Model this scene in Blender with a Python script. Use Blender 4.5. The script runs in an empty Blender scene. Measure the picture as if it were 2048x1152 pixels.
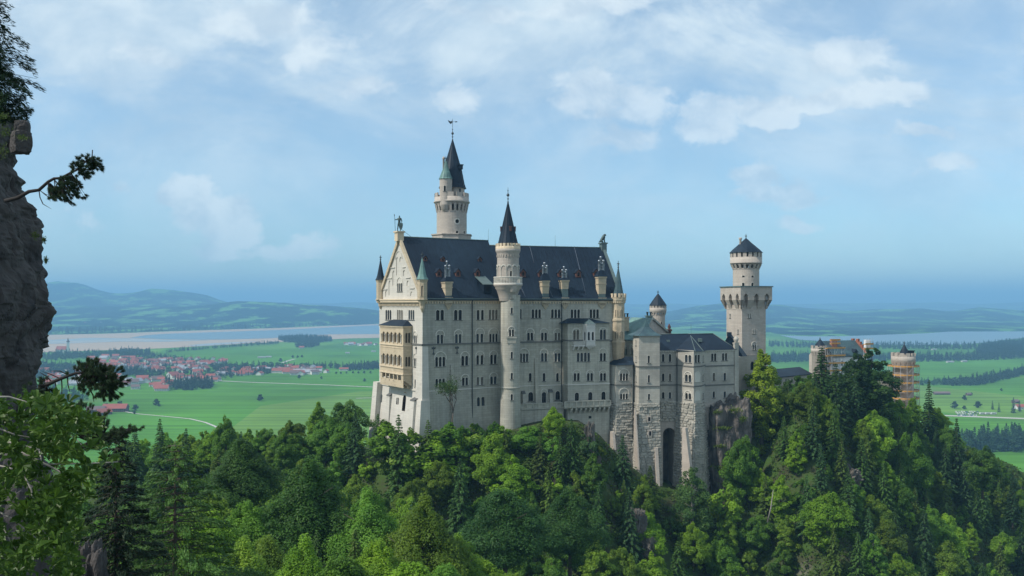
import bpy, math, random
import numpy as np
from mathutils import Vector, noise as mnoise
from mathutils.geometry import delaunay_2d_cdt

scene = bpy.context.scene
COL = scene.collection
R = math.radians

# ------------------------------------------------------------------ camera
F = 1700.0; CX = 1024.0; HY = 608.0
cam_d = bpy.data.cameras.new("camera"); cam = bpy.data.objects.new("camera", cam_d); COL.objects.link(cam)
cam.location = (0, 0, 0); cam.rotation_euler = (R(90), 0, 0)
cam_d.sensor_width = 36; cam_d.lens = 36 * F / 2048; cam_d.shift_y = (HY - 576) / 2048
cam_d.clip_start = 0.5; cam_d.clip_end = 200000
scene.camera = cam

# ------------------------------------------------------------------ sun and sky
SUN = Vector((-0.92, -0.40, 0)).normalized() * math.cos(R(47)) + Vector((0, 0, math.sin(R(47))))
sl = bpy.data.lights.new("sun", 'SUN'); sun = bpy.data.objects.new("sun", sl); COL.objects.link(sun)
sl.energy = 3.15; sl.angle = R(1.5); sl.color = (1.0, 0.945, 0.86)
sun.rotation_euler = SUN.to_track_quat('Z', 'Y').to_euler()

scene.view_settings.view_transform = 'Standard'; scene.view_settings.look = 'None'
scene.view_settings.gamma = 1; scene.view_settings.use_curve_mapping = False
scene.view_settings.exposure = 0.57

world = bpy.data.worlds.new("World"); scene.world = world; world.use_nodes = True
wn = world.node_tree.nodes; wl = world.node_tree.links
wn.clear()
def wnode(t, **k):
    n = wn.new(t)
    for a, b in k.items(): setattr(n, a, b)
    return n
wout = wnode('ShaderNodeOutputWorld'); wbg = wnode('ShaderNodeBackground')
wl.new(wbg.outputs[0], wout.inputs[0]); wbg.inputs[1].default_value = 0.15
sky = wnode('ShaderNodeTexSky', sky_type='NISHITA', sun_disc=False, sun_elevation=R(47), sun_rotation=math.atan2(SUN.x, SUN.y))
sky.altitude = 900; sky.air_density = 1.0; sky.dust_density = 1.2; sky.ozone_density = 2.0
def wmath(op, a, b=None, c=None, clamp=False):
    n = wnode('ShaderNodeMath', operation=op, use_clamp=clamp)
    for i, x in enumerate((a, b, c)):
        if x is None: continue
        if isinstance(x, (int, float)): n.inputs[i].default_value = x
        else: wl.new(x, n.inputs[i])
    return n.outputs[0]
tc = wnode('ShaderNodeTexCoord'); sp = wnode('ShaderNodeSeparateXYZ'); wl.new(tc.outputs['Generated'], sp.inputs[0])
yy = wmath('MAXIMUM', sp.outputs[1], 0.05)
ta = wmath('DIVIDE', sp.outputs[0], yy); te = wmath('DIVIDE', sp.outputs[2], yy)
tv = wnode('ShaderNodeCombineXYZ'); wl.new(ta, tv.inputs[0]); wl.new(te, tv.inputs[1])
def wnoise(scale, sx, sy, detail, rough, off=0.0, dist=0.0):
    m = wnode('ShaderNodeMapping'); m.inputs['Scale'].default_value = (sx, sy, 1); m.inputs['Location'].default_value = (off, off * .7, off)
    wl.new(tv.outputs[0], m.inputs[0])
    n = wnode('ShaderNodeTexNoise'); n.inputs['Scale'].default_value = scale; n.inputs['Detail'].default_value = detail
    n.inputs['Roughness'].default_value = rough; n.inputs['Distortion'].default_value = dist
    wl.new(m.outputs[0], n.inputs['Vector']); return n.outputs['Fac']
def wramp(v, a, b):
    n = wnode('ShaderNodeMapRange', interpolation_type='SMOOTHSTEP'); n.inputs[1].default_value = a; n.inputs[2].default_value = b
    wl.new(v, n.inputs[0]); return n.outputs[0]
fine = wnoise(16, 1, 1.5, 8, .60, 3.1, .3)
# cumulus heaps where the photograph's sky has them: direction, size, weight (azimuth tangent, elevation tangent)
blobs = [(365,385,55,38,1.0),(430,430,95,42,1.0),(475,465,75,34,1.0),(600,490,110,30,.7),(470,495,80,26,.6),(160,440,75,40,.45),(232,370,38,28,.5),
         (1190,190,110,70,.75),(1290,200,80,60,.65),(1400,240,90,52,.8),(1250,280,140,50,.45),(1540,345,75,48,.85),(1560,385,110,44,.75),(1600,450,70,22,.8),
         (1530,225,75,24,1.25),(1620,205,120,26,1.1),(1760,195,120,30,.75),(1840,262,80,20,.8),(1720,110,110,48,.8),(1885,330,75,24,.75),
         (520,50,150,70,.65),(620,90,120,50,.55),(300,110,110,40,.5),(750,180,160,40,.5),(930,200,130,40,.5),(1020,15,180,30,.6),(1200,10,150,30,.7)]
acc = None
fv = wnode('ShaderNodeCombineXYZ'); 
# wobble the coordinates a little so heaps have lumpy edges
w1 = wmath('MULTIPLY', wmath('SUBTRACT', wnoise(9, 1, 1.2, 5, .55, 7.7), .5), .10)
w2 = wmath('MULTIPLY', wmath('SUBTRACT', wnoise(9, 1, 1.2, 5, .55, 1.3), .5), .07)
wl.new(wmath('ADD', ta, w1), fv.inputs[0]); wl.new(wmath('ADD', te, w2), fv.inputs[1])
for px, py, rx, ry, wgt in blobs:
    c = ((px - CX) / F, (HY - py) / F); s = (F / rx / 1.5, F / ry / 1.5)
    n = wnode('ShaderNodeVectorMath', operation='MULTIPLY_ADD'); wl.new(fv.outputs[0], n.inputs[0])
    n.inputs[1].default_value = (s[0], s[1], 0); n.inputs[2].default_value = (-c[0] * s[0], -c[1] * s[1], 0)
    l = wnode('ShaderNodeVectorMath', operation='LENGTH'); wl.new(n.outputs[0], l.inputs[0])
    d = wmath('MULTIPLY', wmath('SUBTRACT', 1.0, l.outputs['Value'], clamp=True), wgt)
    acc = d if acc is None else wmath('MAXIMUM', acc, d)
cum = wramp(wmath('MULTIPLY_ADD', wmath('SUBTRACT', fine, .5), 1.15, acc), .24, .50)
veil = wramp(wnoise(3.0, 1, 2.0, 9, .62, 12.0, .5), .36, .62)
high = wramp(te, .02, .40)
veil2 = wmath('MULTIPLY', veil, wmath('MULTIPLY_ADD', high, .58, .26))
veil2 = wmath('ADD', veil2, wmath('MULTIPLY_ADD', high, .30, .04))
dens = veil2
tint = wnode('ShaderNodeMix', data_type='RGBA', blend_type='MULTIPLY'); tint.inputs[0].default_value = 1
wl.new(sky.outputs[0], tint.inputs[6]); tc_ = wnode('ShaderNodeMix', data_type='RGBA'); wl.new(wramp(te, .0, .34), tc_.inputs[0]); tc_.inputs[6].default_value = (.57, .68, .67, 1); tc_.inputs[7].default_value = (.78, .84, .78, 1); wl.new(tc_.outputs[2], tint.inputs[7])
mx = wnode('ShaderNodeMix', data_type='RGBA'); wl.new(dens, mx.inputs[0]); wl.new(tint.outputs[2], mx.inputs[6])
shade = wramp(wnoise(7, 1, 1.6, 7, .6, 21.0, .2), .32, .68)
cl = wnode('ShaderNodeMix', data_type='RGBA'); wl.new(shade, cl.inputs[0]); cl.inputs[6].default_value = (2.3, 3.05, 3.75, 1); cl.inputs[7].default_value = (3.35, 3.95, 4.35, 1); wl.new(cl.outputs[2], mx.inputs[7])
puff = wnode('ShaderNodeMix', data_type='RGBA'); wl.new(wramp(wnoise(11, 1, 1.3, 7, .6, 31.0, .3), .36, .62), puff.inputs[0]); puff.inputs[6].default_value = (2.5, 3.1, 3.7, 1); puff.inputs[7].default_value = (4.1, 4.5, 4.7, 1)
mc = wnode('ShaderNodeMix', data_type='RGBA'); wl.new(wmath('MULTIPLY', cum, .60), mc.inputs[0]); wl.new(mx.outputs[2], mc.inputs[6]); wl.new(puff.outputs[2], mc.inputs[7]); wl.new(mc.outputs[2], wbg.inputs[0])

scene.cycles.volume_bounces = 0
scene.cycles.max_bounces = 6
scene.cycles.transparent_max_bounces = 8
# ------------------------------------------------------------------ helpers
def P(px, py, Y): return Vector(((px - CX) / F * Y, Y, (HY - py) / F * Y))
GZ = -200.0
def G(px, py, z=0.0):
    Y = (0 - GZ) * F / (py - HY); return Vector(((px - CX) / F * Y, Y, GZ + z))

def tag(o, label=None, cat=None, group=None, kind=None):
    if label: o['label'] = label
    if cat: o['category'] = cat
    if group: o['group'] = group
    if kind: o['kind'] = kind
    return o
BASE = {}
def thing(name, label, cat, base, group=None):
    o = bpy.data.objects.new(name, None); COL.objects.link(o); o.location = base; o.empty_display_size = .5
    BASE[o.name] = Vector(base); return tag(o, label, cat, group)

class MB:
    def __init__(s): s.v = []; s.f = []; s.m = []; s.s = []
    def add(s, vs, fs, m=0, sm=False):
        o = len(s.v); s.v.extend([tuple(v) for v in vs])
        for f in fs: s.f.append(tuple(i + o for i in f)); s.m.append(m); s.s.append(sm)
    def poly(s, pts, m=0): s.add(pts, [tuple(range(len(pts)))], m)
    def hexa(s, p, m=0):  # 8 points: bottom ring 4, top ring 4
        s.add(p, [(3, 2, 1, 0), (4, 5, 6, 7), (0, 1, 5, 4), (1, 2, 6, 5), (2, 3, 7, 6), (3, 0, 4, 7)], m)
    def fbox(s, S, u0, u1, d0, d1, z0, z1, m=0):  # box in a surface's frame
        q = [S.point(u0, z0, d1), S.point(u1, z0, d1), S.point(u1, z0, d0), S.point(u0, z0, d0)]
        t = [S.point(u0, z1, d1), S.point(u1, z1, d1), S.point(u1, z1, d0), S.point(u0, z1, d0)]
        s.hexa(q + t, m)
    def box(s, c, x, y, z, rot=0, m=0):
        ca, sa = math.cos(rot), math.sin(rot); pts = []
        for zz in (0, z):
            for a, b in ((-1, -1), (1, -1), (1, 1), (-1, 1)):
                u, v = a * x / 2, b * y / 2; pts.append((c[0] + u * ca - v * sa, c[1] + u * sa + v * ca, c[2] + zz))
        s.hexa(pts, m)
    def lathe(s, cx, cy, prof, seg=24, m=0, sm=True, ph=0.0, cap=False):
        n = len(prof); vs = []
        for r, z in prof:
            for i in range(seg):
                a = ph + 2 * math.pi * i / seg; vs.append((cx + r * math.sin(a), cy - r * math.cos(a), z))
        fs = []
        for j in range(n - 1):
            for i in range(seg):
                k = (i + 1) % seg; fs.append((j * seg + i, j * seg + k, (j + 1) * seg + k, (j + 1) * seg + i))
        if cap: fs.append(tuple((n - 1) * seg + i for i in range(seg)))
        s.add(vs, fs, m, sm)
    def ringseg(s, C, r0, r1, z0, z1, a0, a1, m=0, r0b=None):
        r0b = r1 if r0b is None else r0b; pts = []
        for z, ra in ((z0, r0b), (z1, r1)):
            for a, r in ((a0, ra), (a1, ra), (a1, r0), (a0, r0)): pts.append((C[0] + r * math.sin(a), C[1] - r * math.cos(a), z))
        s.hexa(pts, m)
    def merlons(s, C, r0, r1, z0, z1, n, frac=.55, m=0, ph=0.0, low=None):
        for i in range(n):
            a = ph + 2 * math.pi * i / n; w = math.pi / n * frac
            s.ringseg(C, r0, r1, z0, z1, a - w, a + w, m, low)
    def tube(s, pts, rad, seg=6, m=0, sm=True, cap=True):
        pts = [Vector(p) for p in pts]; n = len(pts); vs = []
        if isinstance(rad, (int, float)): rad = [rad] * n
        for i, p in enumerate(pts):
            t = (pts[min(i + 1, n - 1)] - pts[max(i - 1, 0)]).normalized()
            a = t.orthogonal().normalized() if i == 0 else (pa - t * pa.dot(t)).normalized()
            pa = a; b = t.cross(a)
            for k in range(seg):
                w = 2 * math.pi * k / seg; vs.append(p + (a * math.cos(w) + b * math.sin(w)) * rad[i])
        fs = [(j * seg + i, j * seg + (i + 1) % seg, (j + 1) * seg + (i + 1) % seg, (j + 1) * seg + i) for j in range(n - 1) for i in range(seg)]
        if cap: fs += [tuple(range(seg))[::-1], tuple((n - 1) * seg + i for i in range(seg))]
        s.add(vs, fs, m, sm)
    def build(s, name, mats, parent=None, base=None):
        b = BASE.get(parent.name, Vector((0, 0, 0))) if parent else Vector(base or (0, 0, 0))
        me = bpy.data.meshes.new(name)
        me.from_pydata([(x - b[0], y - b[1], z - b[2]) for x, y, z in s.v], [], s.f)
        if not isinstance(mats, (list, tuple)): mats = [mats]
        for m in mats: me.materials.append(m)
        me.polygons.foreach_set('material_index', s.m); me.polygons.foreach_set('use_smooth', s.s); me.update()
        o = bpy.data.objects.new(name, me); COL.objects.link(o)
        if parent: o.parent = parent
        else: o.location = b
        BASE[o.name] = b
        return o

class Plane:
    def __init__(s, O, ang=None, U=None, zb=None, batter=0.0):
        s.O = Vector((O[0], O[1])); s.U = Vector(U).normalized() if U else Vector((math.cos(R(ang)), math.sin(R(ang))))
        s.N = Vector((s.U.y, -s.U.x)); s.zb = zb; s.bt = batter
    def point(s, u, z, d=0.0):
        e = d + (max(0.0, s.zb - z) * s.bt if s.zb is not None else 0.0)
        q = s.O + s.U * u + s.N * e; return Vector((q.x, q.y, z))
    def at(s, px, py, off=0.0):
        k = (px - CX) / F; o = s.O + s.N * off
        u = (k * o.y - o.x) / (s.U.x - k * s.U.y); q = o + s.U * u; return u, (HY - py) / F * q.y
    def off(s, d): return Plane(s.O + s.N * d, U=tuple(s.U), zb=s.zb, batter=s.bt)
    def side(s, u, d):  # the return wall facing -U at u, running from offset d (front) back to 0
        q = s.O + s.U * u; return Plane(q, U=tuple(s.N))
class Cyl:
    def __init__(s, C, r, rf=None): s.C = Vector((C[0], C[1])); s.r = r; s.rf = rf
    def point(s, u, z, d=0.0):
        a = u / s.r; rr = (s.rf(z) if s.rf else s.r) + d
        return Vector((s.C.x + math.sin(a) * rr, s.C.y - math.cos(a) * rr, z))
    def at(s, px, py, off=0.0):
        k = (px - CX) / F; D = Vector((k, 1)); A = D.dot(D); B = -2 * D.dot(s.C); Cc = s.C.dot(s.C) - s.r ** 2
        t = (-B - math.sqrt(max(0, B * B - 4 * A * Cc))) / (2 * A); q = D * t - s.C
        return math.atan2(q.x, -q.y) * s.r, (HY - py) / F * t

def inside(x, y, poly):
    c = False; n = len(poly); j = n - 1
    for i in range(n):
        xi, yi = poly[i]; xj, yj = poly[j]
        if (yi > y) != (yj > y) and x < (xj - xi) * (y - yi) / (yj - yi) + xi: c = not c
        j = i
    return c
def sheet(mb, S, outline, holes, reveal=.45, m=0, rm=0, du=None, sm=False):
    vs = [Vector(p) for p in outline]; ed = []; n = len(vs)
    if du:   # subdivide the long horizontal outline edges so curved walls stay round
        new = []
        for i in range(n):
            a, b = vs[i], vs[(i + 1) % n]; k = max(1, int(abs(b.x - a.x) / du))
            new += [a.lerp(b, t / k) for t in range(k)]
        vs = new; n = len(vs)
    outl = [tuple(v) for v in vs]; ed += [(i, (i + 1) % n) for i in range(n)]
    x0 = min(v.x for v in vs); x1 = max(v.x for v in vs); y0 = min(v.y for v in vs); y1 = max(v.y for v in vs)
    holes = [h for h in holes if all(x0 < p[0] < x1 and y0 < p[1] < y1 for p in h)]
    for h in holes:
        o = len(vs); vs += [Vector(p) for p in h]; ed += [(o + i, o + (i + 1) % len(h)) for i in range(len(h))]
    if du:
        bb = [(min(p[0] for p in h) - .15, max(p[0] for p in h) + .15, min(p[1] for p in h) - .15, max(p[1] for p in h) + .15) for h in holes]
        nx = max(1, int((x1 - x0) / du)); ny = max(2, int((y1 - y0) / (du * 2.5)))
        for i in range(1, nx):
            for j in range(1, ny):
                x = x0 + (x1 - x0) * i / nx; y = y0 + (y1 - y0) * j / ny
                if any(a < x < b and c < y < d for a, b, c, d in bb): continue
                vs.append(Vector((x, y)))
    v2, _, f2, *_ = delaunay_2d_cdt(vs, ed, [], 0, 1e-5)
    keep = []
    for f in f2:
        cx = sum(v2[i].x for i in f) / len(f); cy = sum(v2[i].y for i in f) / len(f)
        if not inside(cx, cy, outl): continue
        if any(inside(cx, cy, h) for h in holes): continue
        keep.append(tuple(f))
    mb.add([S.point(v.x, v.y) for v in v2], keep, m, sm)
    for h in holes:
        k = len(h); a = [S.point(x, y) for x, y in h]; b = [S.point(x, y, -reveal) for x, y in h]
        mb.add(a + b, [(i, k + i, k + (i + 1) % k, (i + 1) % k) for i in range(k)], rm)

def arch(uc, w, z0, z1, seg=7, flat=False):
    r = w / 2
    if flat: return [(uc - r, z0), (uc + r, z0), (uc + r, z1), (uc - r, z1)]
    zs = max(z0 + .05, z1 - r)
    return [(uc - r, z0), (uc + r, z0)] + [(uc + r * math.cos(math.pi * i / seg), zs + (z1 - zs) * math.sin(math.pi * i / seg)) for i in range(seg + 1)]
def band(mb, S, inner, outer, d=.06, m=0, closed=True, d0=0.0):
    k = len(inner); rng = range(k) if closed else range(k - 1)
    a = [S.point(x, y, d) for x, y in inner]; b = [S.point(x, y, d) for x, y in outer]
    c = [S.point(x, y, d0) for x, y in inner]; e = [S.point(x, y, d0) for x, y in outer]
    fs = []
    for i in rng:
        j = (i + 1) % k
        fs += [(i, j, k + j, k + i), (k + i, k + j, 3 * k + j, 3 * k + i), (j, i, 2 * k + i, 2 * k + j)]
    mb.add(a + b + c + e, fs, m)

NW_ = [0]
def window(bld, S, holes, px, y0, y1, wpx, n=1, hood=None, trim=None, gap=.22, flat=False, sill=True, depth=.38, tm=None, pane=None, name='window', side=None):
    """n arched lights side by side, measured where they stand on wall surface S; hood = top of a relief arch"""
    ua, zt = S.at(px - wpx / 2, y0); ub, zb = S.at(px + wpx / 2, y1); uc = (ua + ub) / 2; W = ub - ua
    _, zt = S.at(px, y0); _, zb = S.at(px, y1)
    ow = (W - (n - 1) * gap) / n; mb = MB(); tmat = tm or M['trim']
    for i in range(n):
        c = ua + ow / 2 + i * (ow + gap)
        L = arch(c, ow, zb, zt, flat=flat); holes.append(L)
        band(mb, S, L, arch(c, ow + .22, zb - .02, zt + .11, flat=flat), .05)
        if i: # colonnette in front of the pier
            q = S.point(c - ow / 2 - gap / 2, 0, -.02); hh = zt - ow / 2
            mb.lathe(q.x, q.y, [(.15, zb), (.15, zb + .12), (.09, zb + .2), (.09, hh - .2), (.17, hh - .02), (.17, hh + .08)], 6)
    if hood is not None:
        _, zh = S.at(px, hood); r = W / 2 + .18; zc = max(zt - ow * .6, zh - r); sg = 10; rz = zh - zc
        def arc(rr, rzz): return [(uc - rr, zc - .35)] + [(uc - rr * math.cos(math.pi * i / sg), zc + rzz * math.sin(math.pi * i / sg)) for i in range(sg + 1)] + [(uc + rr, zc - .35)]
        band(mb, S, arc(r, rz), arc(r + .22, rz + .2), .14, 0, False)
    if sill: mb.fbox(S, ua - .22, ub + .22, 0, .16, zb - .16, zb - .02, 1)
    o = mb.build(name, [tmat, M['sill']], bld)
    if pane is None: NW_[0] += 1; pane = M[('glass', 'glass', 'glass_sky', 'glass', 'glass', 'glass_sky', 'blind', 'glass', 'glass', 'glass_sky', 'glass')[(NW_[0] * 7) % 11]]
    pb = MB(); pb.poly([S.point(ua - .05, zb - .05, -depth), S.point(ub + .05, zb - .05, -depth), S.point(ub + .05, zt + .02, -depth), S.point(ua - .05, zt + .02, -depth)], 0)
    # glazing bars
    for i in range(n):
        c = ua + ow / 2 + i * (ow + gap)
        pb.fbox(S, c - .03, c + .03, -depth + .01, -depth + .05, zb, zt - .02, 1)
        pb.fbox(S, c - ow / 2, c + ow / 2, -depth + .01, -depth + .045, zb + (zt - zb) * .6, zb + (zt - zb) * .6 + .06, 1)
    pb.build('pane', [pane or M['glass'], M['bars']], o)
    return o

def cornice(mb, S, u0, u1, z, step=.75, h=.5, d=.3, m=0, top=.25, m2=None):
    mb.fbox(S, u0, u1, 0, d, z, z + top, m if m2 is None else m2)
    n = max(1, int((u1 - u0) / step)); st = (u1 - u0) / n
    for i in range(n):
        c = u0 + (i + .5) * st; mb.fbox(S, c - st * .24, c + st * .24, 0, d * .75, z - h, z - .002, m)

def nrm(v): return Vector(v).normalized()
def spire(bld, C, prof, seg, mat, name='spire', ribs=0, finial=None, fm=None):
    mb = MB(); mb.lathe(C[0], C[1], prof, seg, 0, False, ph=math.pi / seg)
    if ribs:
        for i in range(ribs):
            a = 2 * math.pi * (i + .5) / ribs
            mb.tube([(C[0] + r * 1.01 * math.sin(a), C[1] - r * 1.01 * math.cos(a), z + .02) for r, z in prof], .045, 4, 0, False, False)
    o = mb.build(name, mat, bld)
    if finial:
        z0, z1 = finial; h = z1 - z0; f = MB()
        f.lathe(C[0], C[1], [(.22, z0 - .2), (.22, z0 + h * .06), (.08, z0 + h * .1), (.10, z0 + h * .2), (.30, z0 + h * .24), (.10, z0 + h * .29), (.09, z0 + h * .38), (.42, z0 + h * .46), (.36, z0 + h * .53), (.10, z0 + h * .6), (.07, z0 + h * .74), (.2, z0 + h * .78), (.05, z0 + h * .82), (.03, z1)], 8)
        f.build('finial', fm or M['iron'], o)
    return o

# ------------------------------------------------------------------ materials
M = {}
def mat(name, col, rough=.8, var=.12, vs=.5, bump=0.0, bs=3.0, metal=0.0, col2=None, c2s=.15, spec=.4, streak=0.0, brick=None, det=6):
    m = bpy.data.materials.new(name); m.use_nodes = True; nt = m.node_tree; N = nt.nodes; L = nt.links
    b = N['Principled BSDF']; b.inputs['Roughness'].default_value = rough; b.inputs['Metallic'].default_value = metal
    b.inputs['Specular IOR Level'].default_value = spec
    g = N.new('ShaderNodeNewGeometry')
    def noi(scale, d=det, vec=None, r=.6):
        n = N.new('ShaderNodeTexNoise'); n.inputs['Scale'].default_value = scale; n.inputs['Detail'].default_value = d; n.inputs['Roughness'].default_value = r
        L.new(vec or g.outputs['Position'], n.inputs['Vector']); return n.outputs['Fac']
    def mix(f, a, bb, bt='MIX'):
        n = N.new('ShaderNodeMix'); n.data_type = 'RGBA'; n.blend_type = bt
        if isinstance(f, float): n.inputs[0].default_value = f
        else: L.new(f, n.inputs[0])
        for i, x in ((6, a), (7, bb)):
            if isinstance(x, tuple): n.inputs[i].default_value = (*x, 1)
            else: L.new(x, n.inputs[i])
        return n.outputs[2]
    def rng(f, a, c, lo=0., hi=1.):
        n = N.new('ShaderNodeMapRange'); n.inputs[1].default_value = a; n.inputs[2].default_value = c; n.inputs[3].default_value = lo; n.inputs[4].default_value = hi
        L.new(f, n.inputs[0]); return n.outputs[0]
    dk = tuple(c * (1 - var) for c in col); lt = tuple(min(1, c * (1 + var)) for c in col)
    c = mix(rng(noi(vs), .3, .7), dk, lt)
    c = mix(rng(noi(vs * 9, 3), .3, .7, 0, .5), c, tuple(x * (1 - var * .8) for x in col))
    if col2: c = mix(rng(noi(c2s, 6), .45, .62), c, col2)
    if streak:
        mp = N.new('ShaderNodeMapping'); mp.inputs['Scale'].default_value = (1, 1, .06); L.new(g.outputs['Position'], mp.inputs[0])
        c = mix(rng(noi(1.1, 6, mp.outputs[0]), .46, .70, 0, streak), c, tuple(x * .5 for x in col)); c = mix(rng(noi(.05, 5), .45, .7, 0, streak * .8), c, tuple(x * .66 for x in col))
    if brick:
        sx = N.new('ShaderNodeSeparateXYZ'); L.new(g.outputs['Position'], sx.inputs[0])
        ad = N.new('ShaderNodeMath'); ad.operation = 'MULTIPLY_ADD'; L.new(sx.outputs[1], ad.inputs[0]); ad.inputs[1].default_value = .7; L.new(sx.outputs[0], ad.inputs[2])
        cb = N.new('ShaderNodeCombineXYZ'); L.new(ad.outputs[0], cb.inputs[0]); L.new(sx.outputs[2], cb.inputs[1])
        bt = N.new('ShaderNodeTexBrick'); L.new(cb.outputs[0], bt.inputs['Vector']); bt.inputs['Scale'].default_value = 1
        bt.inputs['Brick Width'].default_value = brick[0]; bt.inputs['Row Height'].default_value = brick[1]; bt.inputs['Mortar Size'].default_value = .03
        bt.inputs['Color1'].default_value = (1, 1, 1, 1); bt.inputs['Color2'].default_value = (brick[2],) * 3 + (1,); bt.inputs['Mortar'].default_value = (brick[3],) * 3 + (1,)
        c = mix(1.0, c, bt.outputs['Color'], 'MULTIPLY')
    L.new(c, b.inputs['Base Color'])
    if bump:
        bp = N.new('ShaderNodeBump'); bp.inputs['Strength'].default_value = 1; bp.inputs['Distance'].default_value = bump
        L.new(noi(bs, 6), bp.inputs['Height']); L.new(bp.outputs[0], b.inputs['Normal'])
    M[name] = m; return m
mat('stone', (.48, .455, .375), .85, .12, .12, .02, 2, brick=(1.6, .62, .84, .72), streak=.62, col2=(.36, .35, .30), c2s=.06)  # palace limestone, toned darker and greyer for the shaded south front
mat('wing_stone', (.48, .45, .385), .85, .10, .2, .02, 2, brick=(1.4, .55, .88, .8), streak=.3, col2=(.34, .32, .28), c2s=.08)
mat('stone_lit', (.54, .51, .45), .85, .07, .15, .02, 2, brick=(1.6, .62, .92, .86), streak=.22)  # same palace limestone, light painted in for the sunlit west front
mat('tower_stone', (.45, .395, .34), .85, .10, .2, .02, 2, brick=(1.3, .5, .86, .78), streak=.25)
mat('sandstone', (.50, .41, .285), .85, .12, .4, .02, 2, brick=(1.1, .5, .85, .8))
mat('sandstone_pale', (.58, .47, .33), .85, .10, .4, .02, 2)
mat('rustic', (.40, .375, .32), .9, .18, .8, .06, 3, streak=.3, col2=(.30, .29, .25), c2s=.3)
mat('trim', (.54, .515, .45), .8, .06, .5)
mat('sill', (.10, .10, .095), .8, .1, .5)  # dark tone paints in the shadow line below the window sills
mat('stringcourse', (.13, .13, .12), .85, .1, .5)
mat('pale_course', (.56, .53, .48), .8, .05, .5)
mat('glass', (.007, .008, .011), .3, .5, .8, spec=.22)
mat('glass_sky', (.03, .042, .055), .2, .3, .6, spec=.45)
mat('blind', (.17, .15, .12), .7, .2, 1)
mat('dark_bark', (.028, .024, .022), .95, .2, 3)
mat('bars', (.06, .05, .045), .7, .1, 2)
mat('white_paint', (.55, .53, .49), .6, .05, 2)
mat('brown_frame', (.30, .17, .09), .7, .15, 2)
mat('slate', (.008, .017, .032), .55, .22, .35, .01, 4, streak=.5, col2=(.014, .028, .046), spec=.2, c2s=.09, brick=(.9, 40., .86, .72))
mat('slate_light', (.16, .19, .24), .5, .15, 1)
mat('copper', (.13, .24, .215), .6, .18, .5, streak=.5, col2=(.07, .13, .13), c2s=.35)
mat('copper_dark', (.05, .10, .11), .55, .2, .5, streak=.5, col2=(.03, .055, .07), c2s=.3)
mat('iron', (.035, .045, .05), .5, .2, 2, metal=.3)
mat('bronze', (.06, .10, .095), .5, .25, 1.5, metal=.3, col2=(.035, .05, .05), c2s=1.5)
mat('zinc', (.30, .33, .36), .4, .15, 2, metal=.6)
mat('dormer_wood', (.13, .055, .04), .7, .2, 2)
mat('lead', (.10, .14, .135), .5, .15, 1, streak=.3)
mat('planks', (.52, .27, .07), .7, .2, 1.5)
mat('scaffold_steel', (.34, .36, .38), .45, .15, 2, metal=.5)
mat('sheeting', (.68, .68, .68), .6, .1, .4, .05, .7)
mat('red_wall', (.30, .11, .07), .85, .15, .5, brick=(.5, .25, .8, .8))
mat('rock', (.15, .135, .115), .95, .35, .35, .25, 1.2, col2=(.08, .075, .07), c2s=.25, streak=.5)
mat('bark', (.085, .068, .055), .95, .3, 3, .02, 8)
mat('pale_bark', (.28, .26, .23), .9, .3, 2, .01, 8)
mat('render_white', (.62, .61, .58), .8, .08, .05)
mat('barn_wood', (.12, .085, .065), .85, .2, .2)
mat('roof_red', (.29, .08, .055), .8, .2, .05)
mat('roof_dark', (.15, .10, .09), .8, .2, .05)
mat('roof_grey', (.30, .31, .33), .7, .15, .05)
mat('road', (.45, .43, .39), .9, .1, .02)
mat('asphalt', (.12, .12, .12), .9, .1, .02)
# ================================================================== the main palace block
SW = Vector((-23.16, 220.0)); A = Plane(SW, 33.0); 
LA = A.at(1004, 600)[0]; J = SW + A.U * LA
B = Plane(J, 18.0); LB = B.at(1240, 600)[0]
WW = 27.0; NW = SW - A.N * WW
W = Plane(NW, U=tuple(A.N))              # west front, u runs from the north-west corner to the south-west one
ZE, ZS, ZBC, ZB = 1.4, -10.55, -22.7, -42.0
ZR1 = 18.3; ZR2 = 16.9
palace = thing('castle_palace', 'huge pale limestone palace block with a steep dark slate roof and rows of arched windows', 'castle building', (SW.x + 8, SW.y + 22, -36))

# -------- south front, west half
HA = []; HA2 = []
def wA(px, y0, y1, w, n=1, hood=None, H=HA, **k): return window(palace, A, H, px, y0, y1, w, n, hood, **k)
for px in (880, 916): wA(px, 619.5, 640.3, 16, 2)
wA(960.5, 619.5, 639.5, 14, 2, gap=.5); wA(986.5, 619, 639, 18, 3)
wA(880, 669, 687, 13, 2, 661); wA(916.5, 668, 686, 13, 2, 660); wA(959.5, 667, 685, 14, 2, 657, gap=.5); wA(987, 667, 685, 17, 3, 656.5)
wA(880.5, 713.5, 733, 20, 3, 704); wA(929.5, 711.5, 731, 14, 2, 704); wA(959.7, 710, 729, 14, 2, 703, gap=.5); wA(987, 709, 728, 13, 2, 702)
wA(880.3, 757, 774.5, 19, 3); wA(930, 755, 771, 12, 2, 749); wA(960, 753.5, 770, 14, 2, gap=.5); wA(987, 752.5, 768, 13, 2, 745.5)
wA(961, 794, 812, 15, 2, H=HA2, tm=M['brown_frame'], gap=.5); wA(989, 793, 809.5, 17, 3, H=HA2)
mb = MB(); sheet(mb, A, [(0, ZBC), (LA, ZBC), (LA, ZE), (0, ZE)], HA); mb.build('wall', M['stone'], palace)
A2 = Plane(SW, 33.0, zb=ZBC, batter=.05)
mb = MB(); sheet(mb, A2, [(0, ZB), (LA, ZB), (LA, ZBC), (0, ZBC)], HA2); mb.build('wall', M['stone'], palace)
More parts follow.
